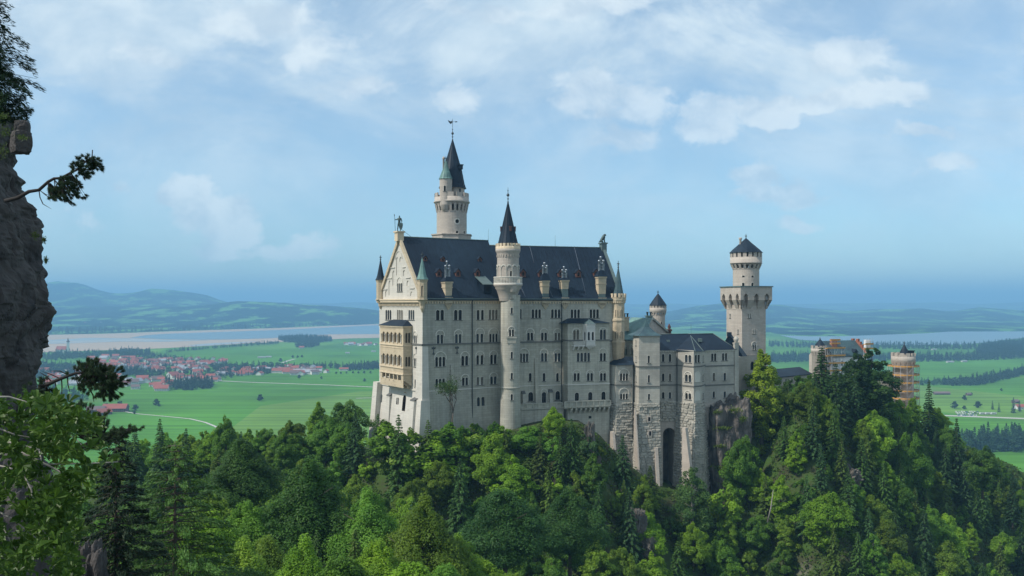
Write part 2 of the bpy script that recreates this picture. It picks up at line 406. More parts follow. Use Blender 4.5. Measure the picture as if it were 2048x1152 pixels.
# -------- south front, east half
HB = []; HB2 = []
def wB(px, y0, y1, w, n=1, hood=None, H=HB, S=None, **k): return window(palace, S or B, H, px, y0, y1, w, n, hood, **k)
wB(1041.5, 618, 637, 3.5, 1)
for px in (1072.5, 1111.5, 1150.5, 1188.5): wB(px, 618.5, 636, 18.5, 3)
for px in (1060.3, 1088, 1115): wB(px, 665, 680.5, 12, 2, 657.5)
wB(1047.8, 706.5, 723.7, 17, 3, 697.5)
for px in (1088, 1115): wB(px, 706, 723, 12, 2, 698.5)
for px in (1060.3, 1088, 1115): wB(px, 746, 762.5, 5.5, 1)
wB(1061.5, 784, 802.5, 10, 1, H=HB2); wB(1088, 784, 807, 9, 1, 778.5, H=HB2); wB(1115.5, 782, 800, 9.5, 1, H=HB2)
mb = MB(); sheet(mb, B, [(0, ZBC), (LB, ZBC), (LB, ZE), (0, ZE)], HB); mb.build('wall', M['stone'], palace)
mb = MB(); sheet(mb, B, [(0, ZB), (LB, ZB), (LB, ZBC), (0, ZBC)], HB2, reveal=.6); mb.build('wall', M['stone'], palace)
# -------- west front with its gable
HW = []; HW2 = []; niches = []
def wW(px, y0, y1, w, n=1, hood=None, H=HW, **k): return window(palace, W, H, px, y0, y1, w, n, hood, depth=.1, **k)
for px in (777, 800, 823): wW(px, 619.5, 639.5, 11.5, 3, gap=.24)
wW(830.7, 670.5, 686.5, 6, 2, 663); wW(830.7, 716, 733.5, 6, 2, 708)
wW(830.7, 758.5, 774, 2.2); wW(770.3, 757, 765, 2.2)
wW(799.8, 566, 583, 10, 3, 555, gap=.3)
wW(765.8, 788.5, 804.5, 2.8, H=HW2, tm=M['brown_frame']); wW(782, 791.5, 806, 5.2, 2, H=HW2, tm=M['brown_frame']); wW(797.8, 795, 809, 5, 2, H=HW2, tm=M['white_paint']); wW(811, 790, 822, 6.5, 1, 785.5, H=HW2, tm=M['brown_frame'])
def niche(px, yt, yb, w):
    ua, _ = W.at(px - w / 2, yt); ub, _ = W.at(px + w / 2, yt); _, z1 = W.at(px, yt); _, z0 = W.at(px, yb)
    L = arch((ua + ub) / 2, ub - ua, z0, z1); niches.append(L); return L
for a in ((794.3, 514.5, 551, 4.2), (801.2, 514, 524, 4.2), (787.3, 541, 571, 4.6), (808.3, 540, 552, 4.6), (779.6, 561, 591, 4.6), (815.6, 561, 572, 4.6), (772.3, 581, 594, 4), (823, 583, 592, 4.6)): niche(*a)
mb = MB(); zg = ZR1 - .5
sheet(mb, W, [(0, ZBC), (WW, ZBC), (WW, ZE), (WW / 2, zg), (0, ZE)], HW + niches, reveal=.2)
for L in niches: mb.poly([W.point(x, y, -.19) for x, y in L])
for px, yt, r in ((797.5, 503, 4.6),):   # tall relief arch over the upper niches
    u, z = W.at(px, yt); a = [(u + 2.0 * math.cos(t), z - 2.0 + 2.0 * math.sin(t)) for t in [math.pi * i / 10 for i in range(11)]]
    b = [(u + 2.25 * math.cos(t), z - 2.0 + 2.25 * math.sin(t)) for t in [math.pi * i / 10 for i in range(11)]]
    band(mb, W, a[::-1], b[::-1], .15, 0, False)
for x0, x1, y in ((782, 790, 535), (775, 784, 556), (768, 775, 578), (805, 811, 534), (812, 821, 555), (820, 829, 576)):  # stepped ledges
    ua, za = W.at(x0, y); ub, _ = W.at(x1, y); mb.fbox(W, ua, ub, 0, .22, za - .2, za)
mb.build('gable_wall', M['stone_lit'], palace)
W2 = Plane(NW, U=tuple(A.N), zb=ZBC, batter=.11)
mb = MB(); sheet(mb, W2, [(0, ZB), (WW, ZB), (WW, ZBC), (0, ZBC)], HW2, reveal=.14)
mb.fbox(W, -.3, WW + .0, 0, .3, ZBC - .15, ZBC + .18)
mb.build('wall', M['stone_lit'], palace)
# north and east walls (seen only from elsewhere)
mb = MB(); NE = J + B.U * LB - B.N * 24.5; SE = J + B.U * LB; NJ = J - B.N * 26.5
def vwall(a, b, z0, z1): mb.poly([(a.x, a.y, z0), (b.x, b.y, z0), (b.x, b.y, z1), (a.x, a.y, z1)])
vwall(NJ, NW, ZB, ZE); vwall(NE, NJ, ZB, ZE); vwall(SE, NE, ZB, ZE)
mid = (SE + NE) / 2; mb.poly([(SE.x, SE.y, ZE), (NE.x, NE.y, ZE), (mid.x, mid.y, ZR2 + .6)])
mb.build('rear_wall', M['stone'], palace)

# -------- string courses, cornices, gutters
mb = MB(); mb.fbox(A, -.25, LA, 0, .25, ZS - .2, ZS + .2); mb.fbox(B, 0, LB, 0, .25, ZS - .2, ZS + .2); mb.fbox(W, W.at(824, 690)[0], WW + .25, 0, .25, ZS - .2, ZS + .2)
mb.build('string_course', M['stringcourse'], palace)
mb = MB(); mb.fbox(A, -.1, LA, 0, .14, ZBC - .12, ZBC + .1); mb.fbox(B, 0, LB, 0, .14, ZBC - .12, ZBC + .1); mb.build('string_course', M['pale_course'], palace)
mb = MB(); cornice(mb, A, 0, LA, ZE - .75, .8, .55, .38); cornice(mb, B, 0, LB, ZE - .75, .8, .55, .38); mb.build('cornice', M['sandstone_pale'], palace)
mb = MB(); cornice(mb, W, 0, WW, ZE - 1.2, .8, .75, .5); mb.fbox(W, -.4, WW + .3, 0, .75, ZE - .95, ZE - .4, 1); mb.fbox(W, -.5, WW + .5, 0, .95, ZE - .4, ZE - .05, 1)
mb.build('cornice', [M['sandstone'], M['sandstone_pale']], palace)
mb = MB(); mb.fbox(A, -.2, LA + .3, .5, .95, ZE - .15, ZE + .12); mb.fbox(B, .2, LB, .5, .95, ZE - .15, ZE + .12); mb.build('gutter', M['lead'], palace)
# -------- roof
def V3(p, z): return Vector((p.x, p.y, z))
RW = SW - A.N * (WW / 2); E0 = SW + A.N * .8; RJ = Vector(P(972, 480, 244.5)[:2]); RJ = J - B.N * 13.3
E1 = J + A.N * .8 + B.U * .3
def slab(mb, pts, t=.35, m=0):
    lo = [Vector(p) - Vector((0, 0, t)) for p in pts]; n = len(pts)
    mb.add(list(pts) + lo, [tuple(range(n)), tuple(range(n, 2 * n))[::-1]] + [(i, n + i, n + (i + 1) % n, (i + 1) % n) for i in range(n)], m)
ov = -A.U * .35
zE = ZE - .1
mb = MB()
slab(mb, [V3(E0 + ov, zE), V3(E1, zE), V3(RJ, ZR1), V3(RW + ov, ZR1)])
NWe = NW - A.N * .8; NJe = NJ - A.N * .8
slab(mb, [V3(NJe, zE), V3(NWe + ov, zE), V3(RW + ov, ZR1 - .01), V3(RJ, ZR1 - .01)])
mb.poly([V3(E1, zE - .3), V3(NJe, zE - .3), V3(RJ, ZR1 - .3)])   # upstand between the two roof heights
RE = J + B.U * LB - B.N * 12.3; Bs = J + B.N * .8; Be = J + B.U * (LB + .3) + B.N * .8
slab(mb, [V3(Bs, zE), V3(Be, zE), V3(RE + B.U * .5, ZR2), V3(J - B.N * 12.3, ZR2)])
slab(mb, [V3(NE - B.N * .8, zE), V3(NJ - B.N * .8, zE), V3(J - B.N * 12.3, ZR2 - .01), V3(RE + B.U * .5, ZR2 - .01)])
for (e_, r_, L0_, a_, b_) in ((E0, RW, LA, V3(E1, zE), V3(RJ, ZR1)), (Bs, J - B.N * 12.3, LB, V3(Be, zE), V3(RE + B.U * .5, ZR2))):   # standing seams
    zt_ = ZR1 if e_ is E0 else ZR2; n_ = 30
    for i in range(1, n_):
        t_ = i / n_; p_ = V3(e_, zE).lerp(a_, t_); q_ = V3(r_, zt_).lerp(b_, t_); mb.tube([p_ + Vector((0, 0, .03)), q_ + Vector((0, 0, .03))], .05, 4, 0, False, False)
roof = mb.build('roof', M['slate'], palace)
# standing expansion ribs on the roof planes
def rp(plane3, n3, px, py):
    d = Vector(((px - CX) / F, 1, (HY - py) / F)); t = plane3.dot(n3) / d.dot(n3); return d * t
nA = (V3(E1, zE) - V3(E0, zE)).cross(V3(RW, ZR1) - V3(E0, zE)).normalized(); pA = V3(E0, zE)
nB = (V3(Be, zE) - V3(Bs, zE)).cross(V3(RE, ZR2) - V3(Bs, zE)).normalized(); pB = V3(Bs, zE)
mb = MB()
for a, b, pl in (((885, 480), (906, 530), 0), ((966, 481), (983, 520), 0), ((1059, 492), (1068, 526), 1), ((1148, 492), (1172, 590), 1), ((1042, 575), (1051, 594), 1), ((1095, 570), (1105, 594), 1)):
    p3, n3 = (pA, nA) if pl == 0 else (pB, nB); p0 = rp(p3, n3, *a) + n3 * .06; p1 = rp(p3, n3, *b) + n3 * .06
    mb.tube([p0, p1], .045, 4)
mb.build('roof_rib', M['slate_light'], roof)
mb = MB(); mb.tube([V3(RW + ov, ZR1 + .05), V3(RJ, ZR1 + .05)], .16, 6); mb.tube([V3(J - B.N * 12.3, ZR2 + .05), V3(RE + B.U * .4, ZR2 + .05)], .16, 6); mb.build('ridge_cap', M['lead'], roof)
# snow guard pipe along the eaves
# -------- gable coping
mb = MB(); rk = WW / 2
for s0, s1 in (((-.5, ZE - .1), (rk, ZR1 + .15)), ((WW + .5, ZE - .1), (rk, ZR1 + .15))):
    a = s0; b = s1; k = 1.0
    q = [W.point(a[0], a[1] - k, .5), W.point(b[0], b[1] - k * 1.3, .5), W.point(b[0], b[1] - k * 1.3, -.2), W.point(a[0], a[1] - k, -.2),
         W.point(a[0], a[1] + .25, .5), W.point(b[0], b[1] + .25, .5), W.point(b[0], b[1] + .25, -.2), W.point(a[0], a[1] + .25, -.2)]
    mb.hexa(q)
mb.build('gable_coping', M['sandstone'], palace)
BE_ = Plane(RE + B.U * .1, U=tuple(-B.N)); 
mb = MB()
for sg in (1, -1):
    a = RE + B.N * sg * 13.2; q = []
    for dz in (-.2, .55):
        for off in (-.15, .65): q += [V3(a + B.U * off, zE + dz), V3(RE + B.U * off, ZR2 + dz)]
    q = [q[0], q[1], q[3], q[2], q[4], q[5], q[7], q[6]]; mb.hexa(q)
mb.build('gable_coping', M['lead'], palace)
# pedestals on the ridge ends
mb = MB(); c = RW - A.U * .2; mb.box((c.x, c.y, ZR1 - 1.2), 1.9, 1.9, 2.3, R(33)); mb.box((c.x, c.y, ZR1 + 1.1), 2.4, 2.4, .4, R(33)); ped1 = mb.build('pedestal', M['sandstone_pale'], palace)
KN = Vector((c.x, c.y, ZR1 + 1.5))
c = RE + B.U * .2; mb = MB(); mb.box((c.x, c.y, ZR2 - 3.0), 1.6, 1.9, 4.2, R(18)); mb.box((c.x, c.y, ZR2 + 1.2), 2.2, 2.3, .35, R(18)); mb.build('pedestal', M['lead'], palace)
LI = Vector((c.x, c.y, ZR2 + 1.55))

# -------- dormers
def dormer(px, py, wpx, hpx, pl):
    p3, n3, S = (pA, nA, A) if pl == 0 else (pB, nB, B)
    q = rp(p3, n3, px, py + hpx / 2); s = q.y / F; w = wpx * s; h = hpx * s
    D = Plane((q.x, q.y), U=tuple(S.U)).off(.25); z = q.z - .1; hw = w / 2
    zt = z + h * .62; dep = -(h + 1.2)
    L = arch(0, w * .42, z + h * .16, z + h * .58)
    mb = MB(); sheet(mb, D, [(-hw, z), (hw, z), (hw, zt), (0, z + h * .92), (-hw, zt)], [L], .2)
    mb.add([D.point(-hw, z), D.point(-hw, zt), D.point(-hw, zt, dep), D.point(-hw, z, dep), D.point(hw, z), D.point(hw, zt), D.point(hw, zt, dep), D.point(hw, z, dep)], [(0, 1, 2, 3), (4, 5, 6, 7)])
    o = mb.build('dormer', M['dormer_wood'], palace)
    pb = MB(); pb.poly([D.point(-w * .23, z + h * .14, -.18), D.point(w * .23, z + h * .14, -.18), D.point(w * .23, z + h * .6, -.18), D.point(-w * .23, z + h * .6, -.18)]); pb.build('pane', M['glass'], o)
    rb = MB(); e = w * .16; zr = z + h
    for sg in (-1, 1): slab(rb, [D.point(0, zr, .2), D.point(sg * (hw + e), zt - e * .8, .2), D.point(sg * (hw + e), zt - e * .8, dep), D.point(0, zr, dep)], .1)
    rb.build('dormer_roof', M['slate'], o)
for px, py in ((877.6, 544.5), (915.5, 544.5), (954.5, 544.5)): dormer(px, py, 10.5, 17.5, 0)
for px, py in ((850, 516), (885, 517), (959, 518)): dormer(px, py, 8.5, 11.5, 0)
for px, py in ((1046, 545), (1081.5, 545), (1121, 545), (1156.5, 545.5), (1192, 544.5)): dormer(px, py, 10.5, 17, 1)
# large box dormer beside the stair tower
q = rp(pA, nA, 974, 586); D = Plane((q.x, q.y), U=tuple(A.U)).off(.3); s = q.y / F
mb = MB(); mb.fbox(D, -1.25, 1.25, -3.5, 0, q.z, q.z + 2.3); o = mb.build('dormer', M['slate'], palace)
pb = MB(); pb.fbox(D, -.5, .6, .01, .05, q.z + .4, q.z + 1.7); pb.build('pane', M['glass'], o)
rb = MB(); slab(rb, [D.point(-1.7, q.z + 2.35, .4), D.point(1.7, q.z + 2.35, .4), D.point(1.7, q.z + 5.2, -5.0), D.point(-1.7, q.z + 5.2, -5.0)], .15); rb.build('dormer_roof', M['lead'], o)

# -------- chimneys standing on the eaves
def chimney(px, yb, yt, w, S, cap, pots, off=0.3, pw=2.6, m='sandstone', corb=True, low=None):
    u, z0 = S.at(px, yb, off); _, z1 = S.at(px, yt, off); D = S.off(off); Yd = D.point(u, 0).y; s = Yd / F; hw = w * s / 2
    mb = MB(); dp = 1.9
    q = [D.point(u - hw * .82, z0, 0), D.point(u + hw * .82, z0, 0), D.point(u + hw * .82, z0, -dp), D.point(u - hw * .82, z0, -dp), D.point(u - hw, z1, .1), D.point(u + hw, z1, .1), D.point(u + hw, z1, -dp - .1), D.point(u - hw, z1, -dp - .1)]
    mb.hexa(q); mb.fbox(D, u - hw - .12, u + hw + .12, -dp - .2, .25, z1 - .45, z1)
    if yb - yt > 20: zz = z0 + (z1 - z0) * .55; mb.fbox(D, u - hw - .05, u + hw + .05, -dp, .18, zz, zz + .2)
    if corb:
        mb.fbox(S, u - hw, u + hw, -.6, .55, ZE - 1.1, ZE + .4); cornice(mb, S, u - hw, u + hw, ZE - 1.15, .5, .5, .5, top=.1)
        mb.hexa([S.point(u - .15, ZE - 2.9, .05), S.point(u + .15, ZE - 2.9, .05), S.point(u + .15, ZE - 2.9, -.2), S.point(u - .15, ZE - 2.9, -.2), S.point(u - hw * .8, ZE - 1.7, .4), S.point(u + hw * .8, ZE - 1.7, .4), S.point(u + hw * .8, ZE - 1.7, -.2), S.point(u - hw * .8, ZE - 1.7, -.2)])
        mb.fbox(D, u - hw * .8, u + hw * .8, -dp, -.02, ZE - .3, z0 + .02, 1)
    o = mb.build('chimney', [M[m], M['lead']], palace)
    _, zc = S.at(px, cap, off); cb = MB(); e = hw + .3
    cb.hexa([D.point(u - e, z1 + .01, .35), D.point(u + e, z1 + .01, .35), D.point(u + e, z1 + .01, -dp - .35), D.point(u - e, z1 + .01, -dp - .35),
             D.point(u - hw * .5, zc, -.4), D.point(u + hw * .5, zc, -.4), D.point(u + hw * .5, zc, -dp + .4), D.point(u - hw * .5, zc, -dp + .4)]); cb.build('cap', M['slate'], o)
    pb = MB(); _, zp = S.at(px, pots, off)
    for i, (dx, hh) in enumerate(((-.45, .72), (0, 1.0), (.45, .74), (-.2, .6), (.22, .55))):
        c = D.point(u + dx * hw * 1.15, 0, -.7 - .35 * (i % 2)); zt = zc + (zp - zc) * hh; r = hw * .22
        pb.lathe(c.x, c.y, [(r, zc - .3), (r, zt - .5), (r * 1.2, zt - .45), (r * 1.2, zt - .1), (r * .6, zt)], 8, cap=True)
        pb.lathe(c.x, c.y, [(r * 1.25, zc + (zt - zc) * .45), (r * 1.25, zc + (zt - zc) * .52)], 8)
    pb.build('flue', M['zinc'], o)
chimney(897.5, 591, 563, 17, A, 553, 521)
chimney(1091.5, 587, 561, 16, B, 546, 524); chimney(1130.5, 578, 560, 16, B, 555, 532); chimney(1204.5, 588, 553, 18, B, 540, 512)

# -------- lightning rods
mb = MB()
for p, x in ((RJ, ZR1), (J - B.N * 12.3 + B.U * 5.6, ZR2), (J - B.N * 12.3 + B.U * 20.3, ZR2)):
    mb = MB(); mb.tube([V3(p, x), V3(p, x + 3.4)], [.05, .035], 4); mb.build('lightning_rod', M['iron'], palace)
# -------- drainpipes
def pipe(S, px, y0, y1, r=.13):
    mb = MB(); u, z0 = S.at(px, y0, .25); _, z1 = S.at(px, y1, .25); mb.tube([S.point(u, z0, .6), S.point(u, z0 - .8, .28), S.point(u, z1, .28)], r, 6, cap=False); mb.build('drainpipe', M['iron'], palace)
pipe(A, 944.5, 599, 855); pipe(B, 1123.3, 600, 806)
# -------- buttresses and pilaster strips
def buttress(S, px0, px1, y0, y1, d0, d1, m='stone', cap=True, bld=None, mat2=None):
    u0, z1 = S.at(px0, y0, d1); u1, _ = S.at(px1, y0, d1); _, z0 = S.at(px0, y1, d1); mb = MB()
    q = [S.point(u0, z0, d1), S.point(u1, z0, d1), S.point(u1, z0, -.3), S.point(u0, z0, -.3), S.point(u0, z1, d0), S.point(u1, z1, d0), S.point(u1, z1, -.3), S.point(u0, z1, -.3)]
    mb.hexa(q)
    if cap: mb.hexa([S.point(u0 - .1, z1 + .001, d0 + .15), S.point(u1 + .1, z1 + .001, d0 + .15), S.point(u1 + .1, z1 + .001, -.3), S.point(u0 - .1, z1 + .001, -.3), S.point(u0 - .1, z1 + .15, d0 + .1), S.point(u1 + .1, z1 + .15, d0 + .1), S.point(u1 + .1, z1 + 1.0, -.3), S.point(u0 - .1, z1 + 1.0, -.3)], 1)
    return mb.build('buttress', [M[m], M['sill']], bld or palace)
buttress(A, 906.5, 912, 730, 868, .35, 1.6, cap=False); buttress(B, 1071.5, 1078, 717, 806, .3, 1.0, cap=False)
buttress(W, 770.5, 776.5, 791, 850, 1.0, 1.4, 'stone_lit'); buttress(W, 815, 822.5, 801, 880, 1.6, 2.4, 'stone_lit'); buttress(B, 1046, 1051.5, 788, 812, .8, 1.2); buttress(B, 1100, 1106.5, 785, 812, .8, 1.2)
mb = MB(); u0 = A.at(976, 600)[0]; mb.fbox(A, u0, LA, 0, .14, ZB, ZBC - .13); mb.build('pilaster', M['stone'], palace)
# corner buttress, swelling towards the ground
mb = MB(); c = SW
def cb(z, e, f):  # e out to the south, f out to the west
    p0 = c + A.N * e - A.U * f; p1 = c + A.N * e + A.U * 1.6; p2 = c + A.U * 1.6 - A.N * .2; p3 = c - A.N * 3.2 - A.U * f + A.U * 0; return [V3(p0, z), V3(p1, z), V3(p2, z), V3(p3, z)]
mb.hexa(cb(ZS - .3 - 14, .75, .5) + cb(ZS - .4, .05, .08)); mb.hexa(cb(ZB, 1.6, 2.3) + cb(ZS - 14.302, 1.0, .9))
mb.build('buttress', M['stone_lit'], palace)
# north-west corner buttress
mb = MB(); c = NW + A.N * 2.2
q = [V3(c - A.U * 3.2, ZB), V3(c + A.U * .2, ZB), V3(NW - A.N * 1.2, ZB), V3(NW - A.N * 1.2 - A.U * 3.2, ZB), V3(c - A.U * 1.6, ZBC + .6), V3(c + A.U * .2, ZBC + .6), V3(NW - A.N * .6, ZBC + .6), V3(NW - A.N * .6 - A.U * 1.6, ZBC + .6)]
mb.hexa(q); mb.build('buttress', M['stone_lit'], palace)
# cross-shaped wall anchors
def anchor(S, px, py):
    u, z = S.at(px, py); mb = MB(); mb.fbox(S, u - .07, u + .07, 0, .12, z - 1.4, z + .8); mb.fbox(S, u - .5, u + .5, 0, .121, z + .2, z + .4)
    for sg in (-1, 1): mb.tube([S.point(u, z - .7, .08), S.point(u + sg * .45, z - 1.3, .08)], .06, 4); mb.fbox(S, u + sg * .42 - .1, u + sg * .42 + .1, 0, .12, z + .1, z + .6)
    mb.build('wall_anchor', M['iron'], palace)
anchor(A, 867, 699); anchor(A, 914, 698); anchor(W, 833, 699)

# -------- corner turrets
def turret(px, hw, Y, y_cor, y_body, y_top, y_spire, y_fin, m='sandstone', rm='copper', bld=None, crenel=False, lights=((0, .3, .8),), name='turret', seg=8):
    bld = bld or palace; C = Vector(((px - CX) / F * Y, Y)); s = Y / F; r = hw * s; z = lambda y: (HY - y) * s
    mb = MB(); ph = math.pi / seg
    zb, zt = z(y_body), z(y_top)
    mb.lathe(C.x, C.y, [(r * .12, z(y_cor)), (r * .45, z(y_cor) + (zb - z(y_cor)) * .3), (r * .5, z(y_cor) + (zb - z(y_cor)) * .5), (r * .85, zb - .5), (r * 1.1, zb - .25), (r * 1.1, zb), (r, zb + .05), (r, zt - .6), (r * 1.08, zt - .5), (r * 1.08, zt - .3), (r * 1.15, zt - .2), (r * 1.15, zt), (0, zt)], seg, 0, False, ph)
    for b in range(seg):   # blind panels
        a = 2 * math.pi * b / seg
        if -1.9 < (a if a < math.pi else a - 2 * math.pi) < 1.9:
            for e in (-.33, .33): mb.ringseg(C, r * .93, r * .975, zb + .3, zt - .9, a + e - .05, a + e + .05)
    if crenel: mb.merlons(C, r * .95, r * 1.15, zt, zt + .9, seg, .62, 0)
    o = mb.build(name, M[m], bld)
    Cy = Cyl(C, r * .94)
    for k, (a, f0, f1) in enumerate(lights):
        wz0 = zb + (zt - zb) * f0; wz1 = zb + (zt - zb) * f1; pb = MB(); wd = r * .2
        L = arch(a * r * .94, wd * 2, wz0, wz1); pb.poly([Cy.point(x, y, .02) for x, y in L]); band(pb, Cy, L, arch(a * r * .94, wd * 2 + .25, wz0 - .1, wz1 + .13), .1, 1)
        pb.build('window', [M['glass'], M['sandstone_pale']], o)
    zs = zt + (.0 if not crenel else .1); rr = r * (1.28 if not crenel else .86)
    spire(o, C, [(rr, zs), (rr * .8, zs + .5), (rr * .62, zs + (z(y_spire) - zs) * .22), (.06, z(y_spire))], seg, M[rm], finial=(z(y_spire) - .1, z(y_fin)))
    return o
turret(844.5, 10.3, 219.6, 625, 598, 559, 514, 503, lights=((.12, .15, .68),))
turret(761, 8.5, 241.5, 618, 598, 560, 518, 510, rm='slate', lights=())

# -------- east corner turret (long octagonal shaft)
Ye = (SE.y - .3); s = Ye / F; C = Vector(((1236.5 - CX) * s, Ye)); z = lambda y: (HY - y) * s
mb = MB(); r = 12.8 * s; mb.lathe(C.x, C.y, [(.4, z(752)), (r * .75, z(735)), (r * .95, z(712)), (r * 1.05, z(690)), (r * 1.12, z(686)), (r * 1.12, z(683)), (r, z(681)), (r, z(644)), (r * 1.1, z(642)), (r * 1.1, z(638.5)), (r, z(637)), (r, z(608)), (r * 1.2, z(602)), (r * 1.25, z(600)), (r * 1.25, z(595)), (0, z(595))], 8, 0, False, math.pi / 8)
mb.merlons(C, r * 1.05, r * 1.25, z(595), z(587), 12, .6, 1); mb.merlons(C, r * .98, r * 1.15, z(606), z(603), 24, .5, 1)
et = mb.build('turret', [M['sandstone'], M['sandstone_pale']], palace)
Cy = Cyl(C, r * .94)
for a, y0, y1 in ((-.38, 619, 633), (.38, 619, 633), (-.38, 662, 677), (.38, 662, 677)):
    pb = MB(); L = arch(a * r, .7, z(y1), z(y0)); pb.poly([Cy.point(x, y, .06) for x, y in L]); band(pb, Cy, L, arch(a * r, 1.0, z(y1) - .1, z(y0) + .15), .14, 1); pb.build('window', [M['glass'], M['sandstone_pale']], et)
spire(et, C, [(r * .95, z(594)), (r * .8, z(585)), (.07, z(533))], 8, M['copper_dark'], finial=(z(534), z(521)))

# -------- loggia bay on the west front
dB = 2.6; Wf = W.off(dB); ua = Wf.at(760.5, 680)[0]; ub = Wf.at(806.5, 680)[0]
zf = lambda y: (HY - y) * Wf.point((ua + ub) / 2, 0).y / F
lg = MB(); HL = []; zt, zb = zf(652), zf(744)
usp = (ub - ua)
for k in range(5):
    c = ua + usp * (.155 + .172 * k)
    for y0, y1 in ((664, 684.5), (708, 729)): HL.append(arch(c, usp * .118, zf(y1), zf(y0)))
    HL.append(arch(c, usp * .135, zf(758), zf(743.5)))
sheet(lg, Wf, [(ua, zf(772)), (ub, zf(772)), (ub, zt), (ua, zt)], [h for h in HL if True], .5)
Ws = Plane(Wf.O + Wf.U * ub, U=tuple(-W.N)); HS = []
for y0, y1 in ((664.5, 684), (711, 730)):
    for c in (.95, 1.75): HS.append(arch(c, .62, zf(y1), zf(y0)))
sheet(lg, Ws, [(0, zf(757)), (dB, zf(770)), (dB, zt), (0, zt)], HS, .4)
Wn = Plane(Wf.O + Wf.U * ua - W.N * dB, U=tuple(W.N)); lg.poly([Wn.point(0, zf(757)), Wn.point(dB, zf(757)), Wn.point(dB, zt), Wn.point(0, zt)])
for y in (689, 733, 745.5): lg.fbox(Wf, ua - .2, ub + .2, -dB, .22, zf(y) - .18, zf(y) + .18, 1)
for y in (655.5, 694.5): lg.fbox(Wf, ua - .05, ub + .05, 0, .1, zf(y) - .08, zf(y) + .08, 1)
for y in (651.8,): lg.fbox(Wf, ua - .3, ub + .3, -dB, .3, zf(y) - .25, zf(y) + .1, 1)
loggia = lg.build('loggia', [M['sandstone'], M['sandstone_pale']], palace)
mb = MB()   # floors, dark panels standing in for the shaded interior, and balusters
for y in (689, 733): mb.poly([Wf.point(ua, zf(y), -.1), Wf.point(ub, zf(y), -.1), Wf.point(ub, zf(y), -dB), Wf.point(ua, zf(y), -dB)])
mb.build('loggia_floor', M['sandstone'], loggia)
mb = MB(); mb.poly([W.point(ua + .1, zf(731), .5), W.point(ub - .1, zf(731), .5), W.point(ub - .1, zf(656), .5), W.point(ua + .1, zf(656), .5)]); mb.poly([W.point(ub - .9, zf(731), .5), W.point(ub - .9, zf(731), dB - .3), W.point(ub - .9, zf(656), dB - .3), W.point(ub - .9, zf(656), .5)]); mb.build('shade_panel', M['barn_wood'], loggia)
mb = MB()
for k in range(6):
    c = ua + usp * (.155 + .172 * (k - .5))
    for y0, y1 in ((669, 684.5), (713, 729)):
        q = Wf.point(c, 0, .16); mb.lathe(q.x, q.y, [(.2, zf(y1)), (.2, zf(y1) + .2), (.11, zf(y1) + .3), (.11, zf(y0) - .3), (.2, zf(y0)), (.2, zf(y0) + .15)], 6)
mb.build('colonnade', M['trim'], loggia)
mb = MB()
for k in range(6):   # brackets stepping back to the wall
    c = ua + usp * (.155 + .172 * (k - .5))
    for j in range(5): mb.fbox(W, c - .22, c + .22, 0, dB - j * .5, zf(759 + j * 3.3 + 3.3), zf(759 + j * 3.3) - (.002 if j else 0))
mb.build('bracket', M['sandstone'], loggia)
mb = MB(); e = .45; zr0 = zt + .12; zr1 = zf(639.5)
a, b, c_, d = W.point(ua - e, zr0, dB + e), W.point(ub + e, zr0, dB + e), W.point(ub + e, zr0, 0), W.point(ua - e, zr0, 0)
i, j = W.point(ua + 3.2, zr1, .1), W.point(ub - 2.6, zr1, .1)
mb.add([a, b, c_, d, i, j], [(0, 1, 5, 4), (1, 2, 5), (3, 0, 4), (0, 3, 2, 1)]); mb.build('loggia_roof', M['slate'], loggia)

# -------- projecting bay on the south front
dP = 3.8; Bf = B.off(dP); ba = Bf.at(1135.5, 700)[0]; bb = Bf.at(1219, 700)[0]; yb_ = Bf.point((ba + bb) / 2, 0).y; zf = lambda y: (HY - y) * yb_ / F
Hb = []
def wF(px, y0, y1, w, n=1, hood=None, **k): return window(palace, Bf, Hb, px, y0, y1, w, n, hood, **k)
wF(1152.3, 660, 679, 12, 2, 657, gap=.16); wF(1205.8, 659, 679.5, 12, 2, 656, gap=.16)
wF(1159.8, 705.5, 723, 12.5, 2); wF(1174, 705, 723, 12, 2); wF(1205.8, 706, 722, 12, 2, 697)
for px in (1153.3, 1180, 1206): wF(px, 746, 761.5, 12, 2, 740.5)
for px, y0, y1 in ((1153.7, 785, 801.5), (1180.6, 784, 800.5), (1207, 783, 799.5)): wF(px, y0, y1, 8.5, 1)
pb = MB(); zt = zf(646.5)
sheet(pb, Bf, [(ba, ZB), (bb, ZB), (bb, zt), (ba, zt)], Hb, .5)
for uu in (ba, bb): pb.poly([B.point(uu, ZB, 0), B.point(uu, ZB, dP), B.point(uu, zt, dP), B.point(uu, zt, 0)])
for y, m_, t in ((680.6, 1, .18), (768.5, 2, .12)):
    pb.fbox(Bf, ba - .1, bb + .1, -dP, .2, zf(y) - t, zf(y) + t, m_)
for p0, p1 in ((ba + .9, Bf.at(1164, 650)[0]), (Bf.at(1192, 650)[0], bb - .9)): pb.fbox(Bf, p0, p1, 0, .1, zf(653), zf(652), 0)
bay = pb.build('projecting_bay', [M['stone'], M['stringcourse'], M['pale_course']], palace)
mb = MB(); e = .6; q = [B.point(ba - e - .6, zt + .02, dP + e), B.point(bb + e, zt + .02, dP + e), B.point(bb + e, zt + .02, 0), B.point(ba - e - .6, zt + .02, 0), B.point(ba + 1.6, zf(637), .1), B.point(bb - 5.0, zf(637), .1)]
mb.add(q, [(0, 1, 5, 4), (1, 2, 5), (3, 0, 4), (0, 3, 2, 1)]); mb.build('bay_roof', M['slate'], bay)
